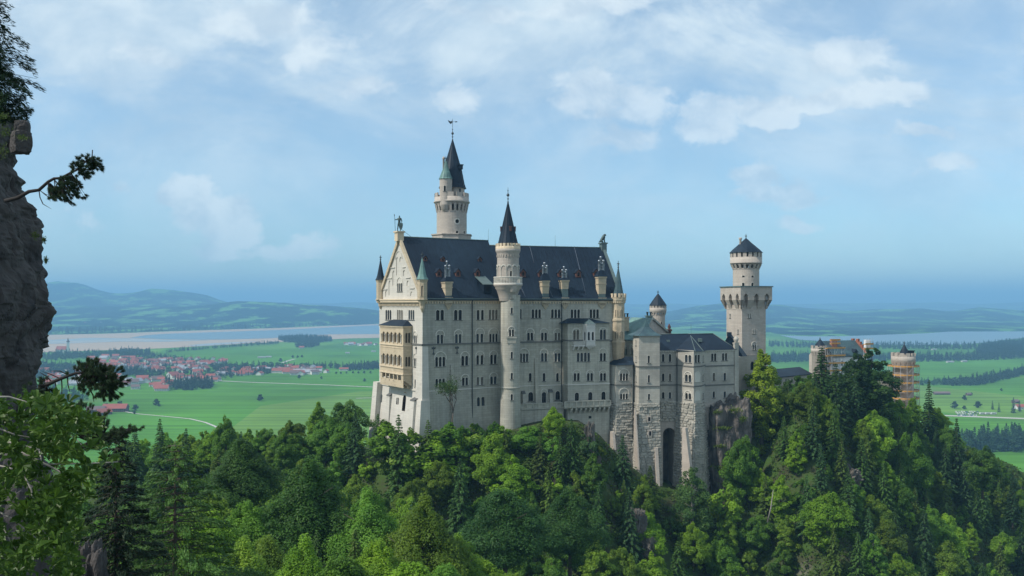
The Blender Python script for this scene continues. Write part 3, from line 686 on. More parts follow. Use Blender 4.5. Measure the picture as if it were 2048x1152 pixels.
# oriel window and balcony
oa = Bf.at(1165.5, 660)[0]; ob = Bf.at(1189.5, 660)[0]; oc = (oa + ob) / 2; dO = 1.5; mb = MB()
pts = [(oa, 0), (oa + .5, dO), (ob - .5, dO), (ob, 0)]
z0_, z1_ = zf(690), zf(648)
for (u0_, d0_), (u1_, d1_) in zip(pts, pts[1:]):
    a2 = Bf.point(u0_, 0, d0_); b2 = Bf.point(u1_, 0, d1_); S_ = Plane((a2.x, a2.y), U=(b2.x - a2.x, b2.y - a2.y)); L_ = (Vector((b2.x, b2.y)) - Vector((a2.x, a2.y))).length
    hs = [arch(L_ * .27, L_ * .24, zf(680), zf(663.5)), arch(L_ * .73, L_ * .24, zf(680), zf(663.5))] if L_ > 2 else [arch(L_ * .5, L_ * .36, zf(680), zf(663.5))]
    sheet(mb, S_, [(0, z0_), (L_, z0_), (L_, z1_), (0, z1_)], hs, .25)
    for f0, f1 in ((.04, .46), (.54, .96)) if L_ > 2 else ((.1, .9),): mb.fbox(S_, L_ * f0, L_ * f1, 0, .08, zf(655), zf(654))
    mb.fbox(S_, -.05, L_ + .05, 0, .12, zf(681.5), zf(680.5)); mb.fbox(S_, -.05, L_ + .05, 0, .14, z1_ - .2, z1_)
    mb.poly([S_.point(0.1, zf(680), -.24), S_.point(L_ - .1, zf(680), -.24), S_.point(L_ - .1, zf(662), -.24), S_.point(.1, zf(662), -.24)], 1)
for j in range(4): mb.fbox(Bf, oa + .3 + .45 * j, ob - .3 - .45 * j, 0, dO - .1 - .35 * j, zf(690 + 2.3 * (j + 1)), zf(690 + 2.3 * j))
oriel = mb.build('oriel', [M['white_paint'], M['glass']], palace)
mb = MB(); ap = Bf.point(oc, zf(638), .2); q = [Bf.point(u_, z1_ + .03, d_) for u_, d_ in ((oa - .2, 0), (oa + .4, dO + .2), (ob - .4, dO + .2), (ob + .2, 0))]
mb.add(q + [ap], [(0, 1, 4), (1, 2, 4), (2, 3, 4)]); mb.tube([ap, ap + Vector((0, 0, .9))], .07, 5); mb.build('oriel_roof', M['lead'], oriel)
mb = MB(); u0_ = Bf.at(1144, 690)[0]; zz0, zz1 = zf(690), zf(682.5)
mb.fbox(Bf, u0_, oa + .1, 0, 1.4, zz0 - .3, zz0); mb.fbox(Bf, u0_, oa + .1, 1.22, 1.4, zz1 - .15, zz1); mb.fbox(Bf, u0_, u0_ + .18, 0, 1.22, zz1 - .15, zz1)
k = int((oa - u0_) / .32)
for i_ in range(k + 1):
    uu = u0_ + .09 + i_ * (oa - u0_ - .1) / k; q = Bf.point(uu, 0, 1.31); mb.lathe(q.x, q.y, [(.07, zz0), (.11, zz0 + .3), (.05, zz1 - .14)], 5)
for uu in (u0_ + .3, u0_ + 1.6, oa - .3):
    for j in range(3): mb.fbox(Bf, uu - .2, uu + .2, 0, 1.2 - j * .4, zz0 - .3 - .35 * (j + 1), zz0 - .301 - .35 * j)
mb.build('balcony', M['white_paint'], palace)

# -------- terrace gallery at the foot
mb = MB(); T = B.off(dP + 1.6); t0 = B.at(1042, 812, 3)[0] ; t1 = T.at(1221, 808)[0]; Tl = B.off(3.0); tm_ = Tl.at(1125, 812)[0]
zt1 = -27.2; zt0 = -28.9
def parapet(S, u0, u1, za, zb_):
    mb.fbox(S, u0, u1, -.3, .1, zb_, zb_ + .35); mb.fbox(S, u0, u1, -.25, .12, za - .25, za)
    n = max(2, int((u1 - u0) / 1.7)); st = (u1 - u0) / n
    for i in range(n + 1): mb.fbox(S, u0 + i * st - .18, u0 + i * st + .18, -.28, .11, zb_ + .35, za - .25)
    mb.fbox(S, u0, u1, -.2, -.1, zb_ + .35, za - .25)
parapet(Tl, t0, tm_, zt1, zt0); mb.fbox(Tl, t0, tm_, -3, -.31, zt0 - .2, zt0 + .2)
parapet(T, ba - 1.5, t1, zt1 + .45, zt0 + .35); mb.fbox(T, ba - 1.5, t1, -1.62, -.31, zt0 + .1, zt0 + .5)
n = 9
for i in range(n):
    uu = ba + .6 + i * (t1 - ba - 1.0) / (n - 1)
    for j in range(3): mb.fbox(Bf, uu - .25, uu + .25, 0, 1.6 - j * .5, zt0 + .1 - .45 * (j + 1), zt0 + .099 - .45 * j)
mb.build('terrace', M['stone'], palace)
mb = MB(); S_ = Tl.off(-.15); h_ = []
sheet(mb, S_, [(t0, ZB), (tm_ + .4, ZB), (tm_ + .4, zt0 - .2), (t0, zt0 - .2)], h_)
rw_ = mb.build('retaining_wall', M['stone'], palace)
mb = MB(); mb.fbox(Bf, Bf.at(1180, 834)[0] - .4, Bf.at(1180, 834)[0] + .4, 0, .06, zf(837), zf(832)); mb.build('vent_window', M['glass'], palace)
# ================================================================== stair tower on the south front
Ys = 228.6; s = Ys / F; C1 = Vector(((1021 - CX) * s, Ys + 0.6)); z = lambda y: (HY - y) * s
stair = thing('stair_tower', 'slender round stair tower with slate cone roof, engaged in the palace south front', 'tower', (C1.x, C1.y, -33))
Hs = []; r1 = 19.6 * s
Cy = Cyl(C1, r1, lambda zz: r1 + max(0, (-24 - zz)) * .03)
def wC(bld, Cy, H, px, y0, y1, w, **k): return window(bld, Cy, H, px, y0, y1, w, **k)
for y0, y1 in ((587, 597), (615, 627), (703.5, 717), (745.5, 758.5), (788, 800.5)): wC(stair, Cy, Hs, 1023.6, y0, y1, 4.6)
wC(stair, Cy, Hs, 1023, 658.5, 672.5, 10, n=2, hood=654)
mb = MB(); zc = z(606); sheet(mb, Cy, [(-math.pi * r1, -40), (math.pi * r1, -40), (math.pi * r1, z(590)), (-math.pi * r1, z(590))], Hs, .4, du=.55)
mb.lathe(C1.x, C1.y, [(r1 + .03, z(776.5)), (r1 + .16, z(776)), (r1 + .16, z(774)), (r1 + .02, z(773.5))], 32)
u, zq = Cy.at(1023, 675); mb.fbox(Cyl(C1, r1), u - 1.2, u + 1.2, -.3, .55, z(676), z(673)); mb.fbox(Cyl(C1, r1), u - 1.1, u + 1.1, -.3, .3, z(686), z(676.01))
shaft = mb.build('shaft', M['stone'], stair)
C2 = Vector(((1016 - CX) * s, Ys + 0.3))
mb = MB(); r2 = 23 * s; rb = 29 * s
mb.lathe(C2.x, C2.y, [(r1 * .86, z(602)), (r1 * .98, z(592)), (r2 * 1.0, z(580)), (r2 * 1.12, z(577)), (r2 * 1.12, z(574.5)), (rb * .98, z(572)), (rb, z(570.5)), (rb, z(568.5)), (r2 * .8, z(568.5))], 32, 0)
mb.build('corbelled_base', M['tower_stone'], stair)
Hu = []; Cu = Cyl(C2, r2 * .95)
wC(stair, Cu, Hu, 1022.5, 541.5, 553, 5)
mb = MB(); ru = r2 * .95
sheet(mb, Cu, [(-math.pi * ru, z(569)), (math.pi * ru, z(569)), (math.pi * ru, z(504)), (-math.pi * ru, z(504))], Hu, .4, du=.6)
mb.lathe(C2.x, C2.y, [(ru, z(513)), (ru * 1.03, z(512.5)), (ru * 1.03, z(508)), (ru * 1.06, z(506)), (ru * 1.10, z(504.5)), (ru * 1.14, z(502)), (ru * 1.14, z(498.5)), (ru * .9, z(498.5))], 32, 0)
mb.merlons(C2, ru, ru * 1.06, z(514.5), z(510), 26, .5, 0)
for i in range(12):   # blind arcade
    a = 2 * math.pi * i / 12 + .12; uc = a * ru; L = arch(uc if a < math.pi else uc - 2 * math.pi * ru, ru * .36, z(553), z(531.5)); L2 = arch(uc if a < math.pi else uc - 2 * math.pi * ru, ru * .46, z(553), z(529.5))
    band(mb, Cu, L[2:], L2[2:], .16, 1, False)
    q = Cu.point(uc + ru * .26, 0, .08); mb.lathe(q.x, q.y, [(.11, z(553)), (.08, z(551)), (.08, z(539)), (.17, z(537)), (.17, z(535.5))], 6, 1)
mb.build('upper_drum', [M['tower_stone'], M['trim']], stair)
mb = MB(); mb.merlons(C2, ru * .98, ru * 1.14, z(498.5), z(487.5), 20, .66, 0)
mb.lathe(C2.x, C2.y, [(ru * 1.14, z(498.5)), (ru * 1.14, z(493.5)), (ru * 1.04, z(493.5))], 32, 0); mb.build('battlement', M['sandstone_pale'], stair)
mb = MB(); mb.lathe(C2.x, C2.y, [(rb * .97, z(556)), (rb, z(555.7)), (rb, z(554)), (rb * .92, z(553.8)), (rb * .92, z(556)), (rb * .97, z(556))], 32, 0); mb.lathe(C2.x, C2.y, [(rb, z(568.5)), (rb, z(566.3)), (rb * .93, z(566.3)), (rb * .93, z(568.5))], 32, 0)
mb.merlons(C2, rb * .94, rb * .985, z(566.5), z(555.8), 56, .42, 0); mb.build('balcony', M['trim'], stair)
so = spire(stair, C2, [(ru * .93, z(489)), (ru * .90, z(486)), (ru * .52, z(451)), (.1, z(404))], 16, M['slate'], ribs=16, finial=(z(405), z(374)))
for a in (.35, 1.5, -1.5): 
    mb = MB(); mb.ringseg(C2, ru * .4, ru * .72, z(463), z(455), a - .13, a + .13); mb.ringseg(C2, ru * .4, ru * .74, z(454.9), z(453), a - .2, a + .2); mb.build('lucarne', M['dormer_wood'], so)
# small corbelled oriel below the balcony
mb = MB(); D = Vector(((1025 - CX) * s, Ys - r1 + .6)); mb.lathe(D.x, D.y, [(.9, z(585)), (1.15, z(581)), (1.15, z(572)), (1.15, z(570))], 12, 0, True); mb.build('bracket', M['tower_stone'], stair)

# ================================================================== the tallest round tower behind the roof
Yt = 264.0; s = Yt / F; Ct = Vector(((903.5 - CX) * s, Yt)); z = lambda y: (HY - y) * s
tall = thing('round_tower', 'tallest round tower with a corbelled gallery, slim side turret and weathervane on its slate spire', 'tower', (Ct.x, Ct.y, -36))
r = 30 * s; Cy = Cyl(Ct, r); H = []
wC(tall, Cy, H, 914.2, 461, 469, 5); wC(tall, Cy, H, 928.7, 461, 469, 3.2)
u, zq = Cy.at(914.3, 442.5); ring = [(u + .62 * math.cos(t), zq + .62 * math.sin(t)) for t in [2 * math.pi * i / 12 for i in range(12)]]; H.append(ring)
mb = MB(); sheet(mb, Cy, [(-math.pi * r, 0), (math.pi * r, 0), (math.pi * r, z(423)), (-math.pi * r, z(423))], H, .4, du=.7)
mb.lathe(Ct.x, Ct.y, [(r, -36), (r, .02)], 32)
mb.build('shaft', M['tower_stone'], tall)
mb = MB(); band(mb, Cy, ring, [(u + 1.0 * math.cos(t), zq + 1.0 * math.sin(t)) for t in [2 * math.pi * i / 12 for i in range(12)]], .08, 0); mb.poly([Cy.point(x, y, -.35) for x, y in ring], 1); mb.build('round_window', [M['trim'], M['glass']], tall)
rg = 34.5 * s
mb = MB(); mb.merlons(Ct, r * .96, rg * .985, z(426), z(409), 22, .5, 0, low=r * 1.02); mb.lathe(Ct.x, Ct.y, [(r * 1.0, z(412)), (rg * .97, z(409)), (rg, z(407)), (rg * 1.05, z(406)), (rg * 1.05, z(404)), (rg, z(403)), (rg, z(396)), (rg * .93, z(396)), (rg * .93, z(403)), (rg * .5, z(403))], 40)
mb.merlons(Ct, rg * .93, rg, z(396), z(387.5), 12, .66, 0); mb.build('gallery', M['tower_stone'], tall)
ru = 19 * s; C3 = Vector(((910 - CX) * s, Yt + .4)); mb = MB(); mb.lathe(C3.x, C3.y, [(ru, z(404)), (ru, z(371))], 28); mb.fbox(Cyl(C3, ru), .5 * ru * 1.0, .5 * ru + .6, 0, .04, z(386), z(379), 1); mb.build('upper_drum', [M['tower_stone'], M['glass']], tall)
so = spire(tall, Vector(((905 - CX) * s, Yt + .4)), [(27.5 * s, z(377)), (24 * s, z(368)), (18.5 * s, z(340)), (.12, z(279))], 16, M['slate'], ribs=16, finial=(z(280), z(252)))
mb = MB(); q = Vector(((905 - CX) * s, Yt + .4)); zz = z(243)
mb.tube([(q.x, q.y, z(254)), (q.x, q.y, z(237))], .06, 5); mb.tube([(q.x - 1.2, q.y, zz), (q.x + 1.3, q.y, zz)], .05, 5)
mb.add([(q.x - 1.5, q.y - .04, zz + .5), (q.x - .5, q.y - .04, zz + .1), (q.x - .1, q.y - .04, zz + .45), (q.x - .1, q.y - .04, zz - .35), (q.x - .6, q.y - .04, zz - .7), (q.x - 1.1, q.y - .04, zz - .25), (q.x - 1.5, q.y + .04, zz + .5), (q.x - .5, q.y + .04, zz + .1), (q.x - .1, q.y + .04, zz + .45), (q.x - .1, q.y + .04, zz - .35), (q.x - .6, q.y + .04, zz - .7), (q.x - 1.1, q.y + .04, zz - .25)],
       [(0, 5, 4, 3, 2, 1), (6, 7, 8, 9, 10, 11)] + [(i, (i + 1) % 6, 6 + (i + 1) % 6, 6 + i) for i in range(6)])
mb.add([(q.x + .9, q.y - .03, zz + .25), (q.x + 1.6, q.y - .03, zz), (q.x + .9, q.y - .03, zz - .25), (q.x + .9, q.y + .03, zz + .25), (q.x + 1.6, q.y + .03, zz), (q.x + .9, q.y + .03, zz - .25)], [(0, 1, 2), (5, 4, 3), (0, 3, 4, 1), (1, 4, 5, 2), (2, 5, 3, 0)])
mb.build('weathervane', M['iron'], so)
mb = MB(); q = Vector(((921 - CX) * s, Yt - 1.0)); mb.box((q.x, q.y, z(340)), 1.2, 1.6, 1.3, R(20)); mb.box((q.x, q.y, z(332)), 1.6, 1.9, .25, R(20)); mb.build('lucarne', M['slate'], so)
# side turret
C4 = Vector(((893.5 - CX) * s, Yt - 3.4)); s4 = (Yt - 3.4) / F; z4 = lambda y: (HY - y) * s4; rt = 12.6 * s4; Cy = Cyl(C4, rt); H = []
wC(tall, Cy, H, 889.5, 371, 382, 4.2)
mb = MB(); sheet(mb, Cy, [(-math.pi * rt, z4(410)), (math.pi * rt, z4(410)), (math.pi * rt, z4(358)), (-math.pi * rt, z4(358))], H, .3, du=.5)
mb.lathe(C4.x, C4.y, [(.15, z4(432)), (.6, z4(429)), (rt * .5, z4(425)), (rt * .62, z4(421)), (rt * .8, z4(419)), (rt * .82, z4(414)), (rt, z4(411)), (rt, z4(409.9))], 20)
st = mb.build('side_turret', M['tower_stone'], tall)
spire(st, C4, [(rt * 1.13, z4(358.5)), (rt * 1.0, z4(356)), (rt * .52, z4(340)), (.06, z4(319))], 16, M['copper'], ribs=12, finial=(z4(320), z4(312)))
mb = MB(); q = Vector(((886.8 - CX) * s, Yt + 1)); mb.lathe(q.x, q.y, [(.32, z(375)), (.32, z(318)), (.45, z(317)), (.45, z(315)), (.2, z(312))], 8, cap=True); mb.build('chimney', M['tower_stone'], tall)
# square platform at its foot
mb = MB(); mb.lathe(Ct.x, Ct.y, [(41 * s, z(478) - 3), (41 * s, z(472)), (43 * s, z(471.5)), (43 * s, z(469.5)), (r * .9, z(469.5))], 8, 0, False, math.pi / 8); mb.build('platform', M['tower_stone'], tall)

# ================================================================== square tower with round top
Yq = 275.0; s = Yq / F; K = Vector(((1484 - CX) * s, Yq)); Sr = Plane(K, 18.6); sq = 9.0; Sl = Plane(K - Sr.N * sq, U=tuple(Sr.N)); z = lambda y: (HY - y) * s
sqt = thing('square_tower', 'pale square tower with pointed machicolations carrying a round crenellated drum and cone roof', 'tower', (K.x + 3, K.y + 5, -34))
Hr = []; Hl = []
for px, y0, y1 in ((1498.5, 627, 636), (1508.3, 658, 668)): window(sqt, Sr, Hr, px, y0, y1, 6, 2, None, gap=.35)
window(sqt, Sr, Hr, 1508.5, 689, 700, 7, 2, 684)
for px, y0, y1 in ((1460.4, 627, 636), (1476.3, 658, 668)): window(sqt, Sl, Hl, px, y0, y1, 2.2)
zt = z(575)
mb = MB(); sheet(mb, Sr, [(0, -42), (sq, -42), (sq, zt), (0, zt)], Hr, .4); sheet(mb, Sl, [(0, -42), (sq, -42), (sq, zt), (0, zt)], Hl, .4)
ctr = K + Sr.U * sq / 2 - Sr.N * sq / 2
for a, b in ((K + Sr.U * sq, K + Sr.U * sq - Sr.N * sq), (K + Sr.U * sq - Sr.N * sq, K - Sr.N * sq)): mb.poly([V3(a, -42), V3(b, -42), V3(b, zt), V3(a, zt)])
mb.fbox(Sr, -.1, sq + .1, 0, .12, z(711.5), z(710)); mb.fbox(Sl, -.1, sq + .1, 0, .12, z(711.5), z(710))
mb.build('shaft', M['tower_stone'], sqt)
mb = MB(); e = 1.45; z0q, z1q, z2q = z(618), z(600), z(574)
faces = []
for S_, hl in ((Sr, 3), (Sl, 3), (Plane(K + Sr.U * sq - Sr.N * sq, U=tuple(-Sr.U)), 3), (Plane(K + Sr.U * sq, U=tuple(-Sr.N)), 3)):
    So = S_.off(e); H = []
    for i in range(hl):
        c = -e + (sq + 2 * e) * (i + .5) / hl; w = 1.75; zz0 = z(599.9); zz1 = z(587)
        H.append([(c - w / 2, zz0), (c + w / 2, zz0), (c + w / 2, z(593)), (c + w * .3, z(589.5)), (c, zz1), (c - w * .3, z(589.5)), (c - w / 2, z(593))])
    sheet(mb, So, [(-e, z1q), (sq + e, z1q), (sq + e, z2q), (-e, z2q)], H, 1.2)
    n = hl + 1
    for i in range(n):   # tapering corbels between the arches
        c = -e + (sq + 2 * e) * i / (n - 1); st_ = (sq + 2 * e) / hl; hw = (st_ - 1.75) / 2
        c0, c1 = (c - hw, c + hw) if 0 < i < n - 1 else ((c, c + hw) if i == 0 else (c - hw, c))
        mb.hexa([S_.point(max(c0 + .25 * hw, -.05), z0q, .05), S_.point(min(c1 - .25 * hw, sq + .05), z0q, .05), S_.point(min(c1 - .25 * hw, sq + .05), z0q, -.1), S_.point(max(c0 + .25 * hw, -.05), z0q, -.1),
                 S_.point(c0, z1q + .01, e), S_.point(c1, z1q + .01, e), S_.point(c1, z1q + .01, -.1), S_.point(c0, z1q + .01, -.1)])
    mb.fbox(S_, -.08, sq + .08, 0, .1, z(619.5), z(618))
mb.build('machicolation', M['tower_stone'], sqt)
mb = MB(); c0 = ctr; mb.box((c0.x, c0.y, z2q), sq + 2 * e + .5, sq + 2 * e + .5, .35, R(18.6)); mb.build('platform', M['lead'], sqt)
Yc = ctr.y; s = Yc / F; z = lambda y: (HY - y) * s; Cq = Vector(((1492 - CX) * s, Yc)); r = 25.6 * s; Cy = Cyl(Cq, r); H = []
for px in (1486.5, 1505): window(sqt, Cy, H, px, 565, 573.5, 5, 1)
for px in (1486.7, 1505.3): window(sqt, Cy, H, px, 551, 554.3, 5, 1, flat=True, sill=False)
mb = MB(); sheet(mb, Cy, [(-math.pi * r, z(577)), (math.pi * r, z(577)), (math.pi * r, z(537)), (-math.pi * r, z(537))], H, .4, du=.7); mb.lathe(Cq.x, Cq.y, [(r, z(539)), (r * 1.03, z(538.6)), (r * 1.03, z(537.5)), (r, z(537))], 32); mb.build('drum', M['tower_stone'], sqt)
rg = 31 * s; mb = MB(); mb.merlons(Cq, r * .97, rg * .985, z(538), z(529), 18, .45, 0, low=r * 1.03)
mb.lathe(Cq.x, Cq.y, [(r, z(531)), (rg * .97, z(528)), (rg * 1.02, z(527)), (rg * 1.02, z(526)), (rg, z(525.5)), (rg, z(515)), (rg * .93, z(515))], 36); mb.merlons(Cq, rg * .92, rg, z(515), z(505.5), 18, .66, 0); mb.build('battlement', M['tower_stone'], sqt); mb = MB(); mb.lathe(Cq.x, Cq.y, [(rg * .8, z(520)), (rg * .8, z(505))], 24); mb.build('inner_drum', M['sill'], sqt)
so = spire(sqt, Cq, [(33 * s, z(506)), (25 * s, z(498)), (10 * s, z(485)), (.1, z(476))], 16, M['slate'], finial=(z(477), z(467)))
mb = MB(); q = Vector(((1480 - CX) * s, Yc - .5)); mb.lathe(q.x, q.y, [(.38, z(500)), (.38, z(480)), (.55, z(478.5)), (.55, z(475.5))], 8, cap=True); mb.build('chimney', M['tower_stone'], sqt)

# ================================================================== small round tower behind the wing
Yr = 292.0; s = Yr / F; Cr = Vector(((1316 - CX) * s, Yr)); z = lambda y: (HY - y) * s
sm = thing('round_tower', 'small pale round tower with flared crenellated top and low cone roof behind the green roof', 'tower', (Cr.x, Cr.y, -30))
r = 14 * s; mb = MB(); Cy = Cyl(Cr, r); H = []; window(sm, Cy, H, 1323, 643, 649, 2.6)
sheet(mb, Cy, [(-math.pi * r, -30), (math.pi * r, -30), (math.pi * r, z(628)), (-math.pi * r, z(628))], H, .3, du=.7); mb.build('shaft', M['tower_stone'], sm)
rg = 16.8 * s; mb = MB(); mb.merlons(Cr, r * .95, rg * .985, z(631), z(624), 16, .5, 0, low=r * 1.02); mb.lathe(Cr.x, Cr.y, [(r, z(627)), (rg, z(622.5)), (rg, z(615.5)), (rg * .92, z(615.5))], 28); mb.merlons(Cr, rg * .9, rg, z(615.5), z(610.5), 16, .68, 0); mb.build('battlement', M['tower_stone'], sm); mb = MB(); mb.lathe(Cr.x, Cr.y, [(rg * .78, z(618)), (rg * .78, z(610))], 20); mb.build('inner_drum', M['sill'], sm)
spire(sm, Cr, [(17.6 * s, z(611)), (13 * s, z(604)), (6 * s, z(594)), (.1, z(587))], 16, M['slate'], finial=(z(588), z(580)))
# ================================================================== the south wing on its rusticated stone base
wing = thing('castle_wing', 'grey stone wing with polygonal bays, square stair tower and rusticated base with tall arch', 'castle building', (50, 250, -45))
rng = random.Random(5)
def seg_plane(pa, Ya, pb, Yb):
    a = Vector(((pa - CX) / F * Ya, Ya)); b = Vector(((pb - CX) / F * Yb, Yb)); S = Plane(a, U=tuple(b - a)); S.L = (b - a).length; return S
ZT = -27.6   # top of the rusticated base
def faces_wall(segs, z0, z1, wins, bld=wing, m='wing_stone', name='wall', bands=()):
    mb = MB(); H = [[] for _ in segs]
    for (i, px, y0, y1, w, n, hood) in wins: window(bld, segs[i], H[i], px, y0, y1, w, n, hood, gap=.2)
    for S, h in zip(segs, H):
        sheet(mb, S, [(0, z0), (S.L, z0), (S.L, z1), (0, z1)], h, .4)
        for zb in bands: mb.fbox(S, -.12, S.L + .12, 0, .16, zb - .22, zb + .12, 1)
    return mb.build(name, [M[m], M['stringcourse']], bld)
def rustic(segs, z0, z1, flare=.06, bld=wing, name='rusticated_base', ext=0.0):
    """courses of bulging rock-faced blocks; the wall leans outwards towards the ground and is mitred at its corners"""
    mb = MB(); n = len(segs); top = [S.point(0, z1).xy for S in segs] + [segs[-1].point(segs[-1].L, z1).xy]; e = flare * (z1 - z0); bot = []
    top[0] = top[0] - segs[0].U * ext; top[-1] = top[-1] + segs[-1].U * ext
    for i in range(n + 1):
        if i == 0: bot.append(top[0] + segs[0].N * e - segs[0].U * e * .5)
        elif i == n: bot.append(top[n] + segs[-1].N * e + segs[-1].U * e * .2)
        else:
            a, b = segs[i - 1].N, segs[i].N; m_ = (a + b); bot.append(top[i] + m_ * (e / max(.3, m_.dot(a))))
    for k, S in enumerate(segs):
        def pt(f, z, d):
            t = (z1 - z) / (z1 - z0); p = top[k].lerp(bot[k], t); q = top[k + 1].lerp(bot[k + 1], t); r = p.lerp(q, f) + S.N * d; return Vector((r.x, r.y, z))
        L_ = (top[k + 1] - top[k]).length; z = z0
        mb.add([pt(0, z0, -.02), pt(1, z0, -.02), pt(1, z1, -.02), pt(0, z1, -.02)], [(0, 1, 2, 3)])
        while z < z1 - .2:
            h = min(rng.uniform(.62, .85), z1 - z); u = -rng.uniform(0, .8)
            while u < L_:
                w = rng.uniform(.9, 1.9); a, b = max(u, 0), min(u + w, L_); u += w
                if b - a < .3 or rng.random() < .04: continue
                d = rng.uniform(.12, .38); g = .04; i_ = .15; j = lambda: rng.uniform(-.06, .06)
                o = [pt((a + g) / L_, z + g, -.02), pt((b - g) / L_, z + g, -.02), pt((b - g) / L_, z + h - g, -.02), pt((a + g) / L_, z + h - g, -.02)]
                t = [pt((a + i_ + j()) / L_, z + i_ * .8 + j(), d + j()), pt((b - i_ + j()) / L_, z + i_ * .8 + j(), d + j()), pt((b - i_ + j()) / L_, z + h - i_ + j(), d * 1.2 + j()), pt((a + i_ + j()) / L_, z + h - i_ + j(), d * 1.2 + j())]
                mb.add(o + t, [(4, 5, 6, 7), (0, 1, 5, 4), (1, 2, 6, 5), (2, 3, 7, 6), (3, 0, 4, 7)])
            z += h
    return mb.build(name, M['rustic'], bld)
bz = (-17.4, -23.0)
# left polygonal bay beside the palace
SB = [seg_plane(1216, 241.5, 1232, 238.5), seg_plane(1232, 238.5, 1265, 239.5)]
zt = (HY - 730) / F * 239
faces_wall(SB, ZT, zt, [(1, 1248, 746.5, 761, 16, 3, 738), (1, 1248, 787, 798.5, 15.5, 3, 777), (0, 1219.5, 788, 797, 2.6, 1, None)], name='polygonal_bay', bands=(-22.7,))
S0, S1 = SB; p0 = S0.point(-.5, zt, .5); p1 = S1.point(-.1, zt, .6); p2 = S1.point(S1.L + .2, zt, .6); p3 = S1.point(S1.L, zt, -5); p4 = S0.point(-.5, zt, -4)
mb = MB(); r0 = P(1240, 713.5, 244); r1 = P(1268, 713, 244); mb.add([p0, p1, p2, p3, p4, r0, r1], [(0, 1, 5), (1, 2, 6, 5), (2, 3, 6), (4, 0, 5), (3, 4, 5, 6)]); mb.build('bay_roof', M['slate'], wing)
rustic(SB, -58, ZT, .09)
# square stair tower
ST = [seg_plane(1267.5, 240.8, 1277.8, 236.5), seg_plane(1277.8, 236.5, 1319.5, 237.2)]
zt = (HY - 671.5) / F * 236.7
faces_wall(ST, ZT, zt, [(1, 1297.6, 711, 726, 4.6, 1, None), (1, 1297.8, 750, 765, 4.4, 1, None), (1, 1298, 787.5, 800, 4.4, 1, None), (0, 1272.3, 679, 691, 1.6, 1, None), (0, 1272.3, 711, 724, 1.6, 1, None), (0, 1272.5, 750, 763, 1.6, 1, None)], name='tower_wall', bands=(-17.4, -22.9))
mb = MB(); S = ST[1]; SR = Plane(S.point(S.L, 0).xy, U=tuple(-S.N)); mb.poly([SR.point(0, -60), SR.point(6.4, -60), SR.point(6.4, zt), SR.point(0, zt)]); mb.poly([S.point(S.L, zt - 9, -6.4), S.point(0, zt - 9, -6.4), S.point(0, zt, -6.4), S.point(S.L, zt, -6.4)])
mb.poly([ST[0].point(0, zt - 9), ST[0].point(0, zt), S.point(0, zt, -6.4), S.point(0, zt - 9, -6.4)]); mb.build('tower_wall', M['wing_stone'], wing)
mb = MB(); e = .55; a = [S.point(-e, zt, e), S.point(S.L + e, zt, e), S.point(S.L + e, zt, -6.4 - e), S.point(-e - 1.0, zt, -6.4 - e)]; ap = P(1292.5, 637, 240); md = [x.lerp(Vector((ap.x, ap.y, zt)), .42) + Vector((0, 0, .95)) for x in a]; md2 = [x.lerp(Vector((ap.x, ap.y, zt)), .78) + Vector((0, 0, 2.35)) for x in a]
v = a + md + md2 + [ap]; fs = []
for i in range(4):
    j = (i + 1) % 4; fs += [(i, j, 4 + j, 4 + i), (4 + i, 4 + j, 8 + j, 8 + i), (8 + i, 8 + j, 12)]
mb.add(v, fs); mb.build('tower_roof', M['copper_dark'], wing)
rustic(ST, -66, ZT, .07)
def but(S, px0, px1, y0, y1, d0, d1, m='tower_stone'):
    return buttress(S, px0, px1, y0, y1, d0, d1, m, cap=False, bld=wing)
for S in ST + SB: S.bt = 0
but(ST[1], 1277, 1279.6, 825, 940, .9, 4.5); but(ST[1], 1316, 1322, 899, 1010, 1.6, 4.4); but(SB[1], 1228, 1232.5, 866, 900, 2.2, 3.5)
for px, y0, y1 in ((1297.8, 834, 842), (1299, 862, 872)):
    mb = MB(); u, z1_ = ST[1].at(px, y0, .4); _, z0_ = ST[1].at(px, y1, .4); q = ST[1].off(max(0, (ZT - z0_) * .07)); mb.fbox(q, u - .3, u + .3, 0, .42, z0_, z1_, 1); mb.fbox(q, u - .55, u + .55, 0, .40, z0_ - .3, z1_ + .3); mb.build('slit_window', [M['tower_stone'], M['glass']], wing)
# recessed wall with the arched tunnel below
RW_ = [seg_plane(1319, 241.8, 1354, 242.3)]
zt = (HY - 700.5) / F * 242
faces_wall(RW_, ZT, zt, [(0, px, a, b, 5, 1, None) for px in (1326.3, 1339.8) for a, b in ((708, 723.5), (747, 762), (784, 797))], name='wall', bands=(-17.5, -23.0))
mb = MB()
for a_, b_ in ((1212, 1324), (1353, 1412)): mb.poly([P(a_, 800, 244.2).xy.to_3d() + Vector((0, 0, z_)) for z_ in (-74,)] + [P(b_, 800, 244.2).xy.to_3d() + Vector((0, 0, -74)), P(b_, 800, 244.2).xy.to_3d() + Vector((0, 0, ZT)), P(a_, 800, 244.2).xy.to_3d() + Vector((0, 0, ZT))])
mb.build('core_wall', M['rustic'], wing)
S = RW_[0]; u0, za = S.at(1326, 856); u1, zb = S.at(1350.5, 1030)
mb = MB(); H = [arch((u0 + u1) / 2, u1 - u0, zb, za, 12)]
sheet(mb, S, [(0, -66), (S.L, -66), (S.L, ZT + .01), (0, ZT + .01)], H, 7.0); mb.poly([S.point(0, -66, -7), S.point(S.L, -66, -7), S.point(S.L, za + 1, -7), S.point(0, za + 1, -7)], 1); mb.build('tunnel_wall', [M['tower_stone'], M['rock']], wing)
rustic([seg_plane(1320, 241.6, 1353, 242.1)], -33.4, ZT, .0, name='rusticated_base')
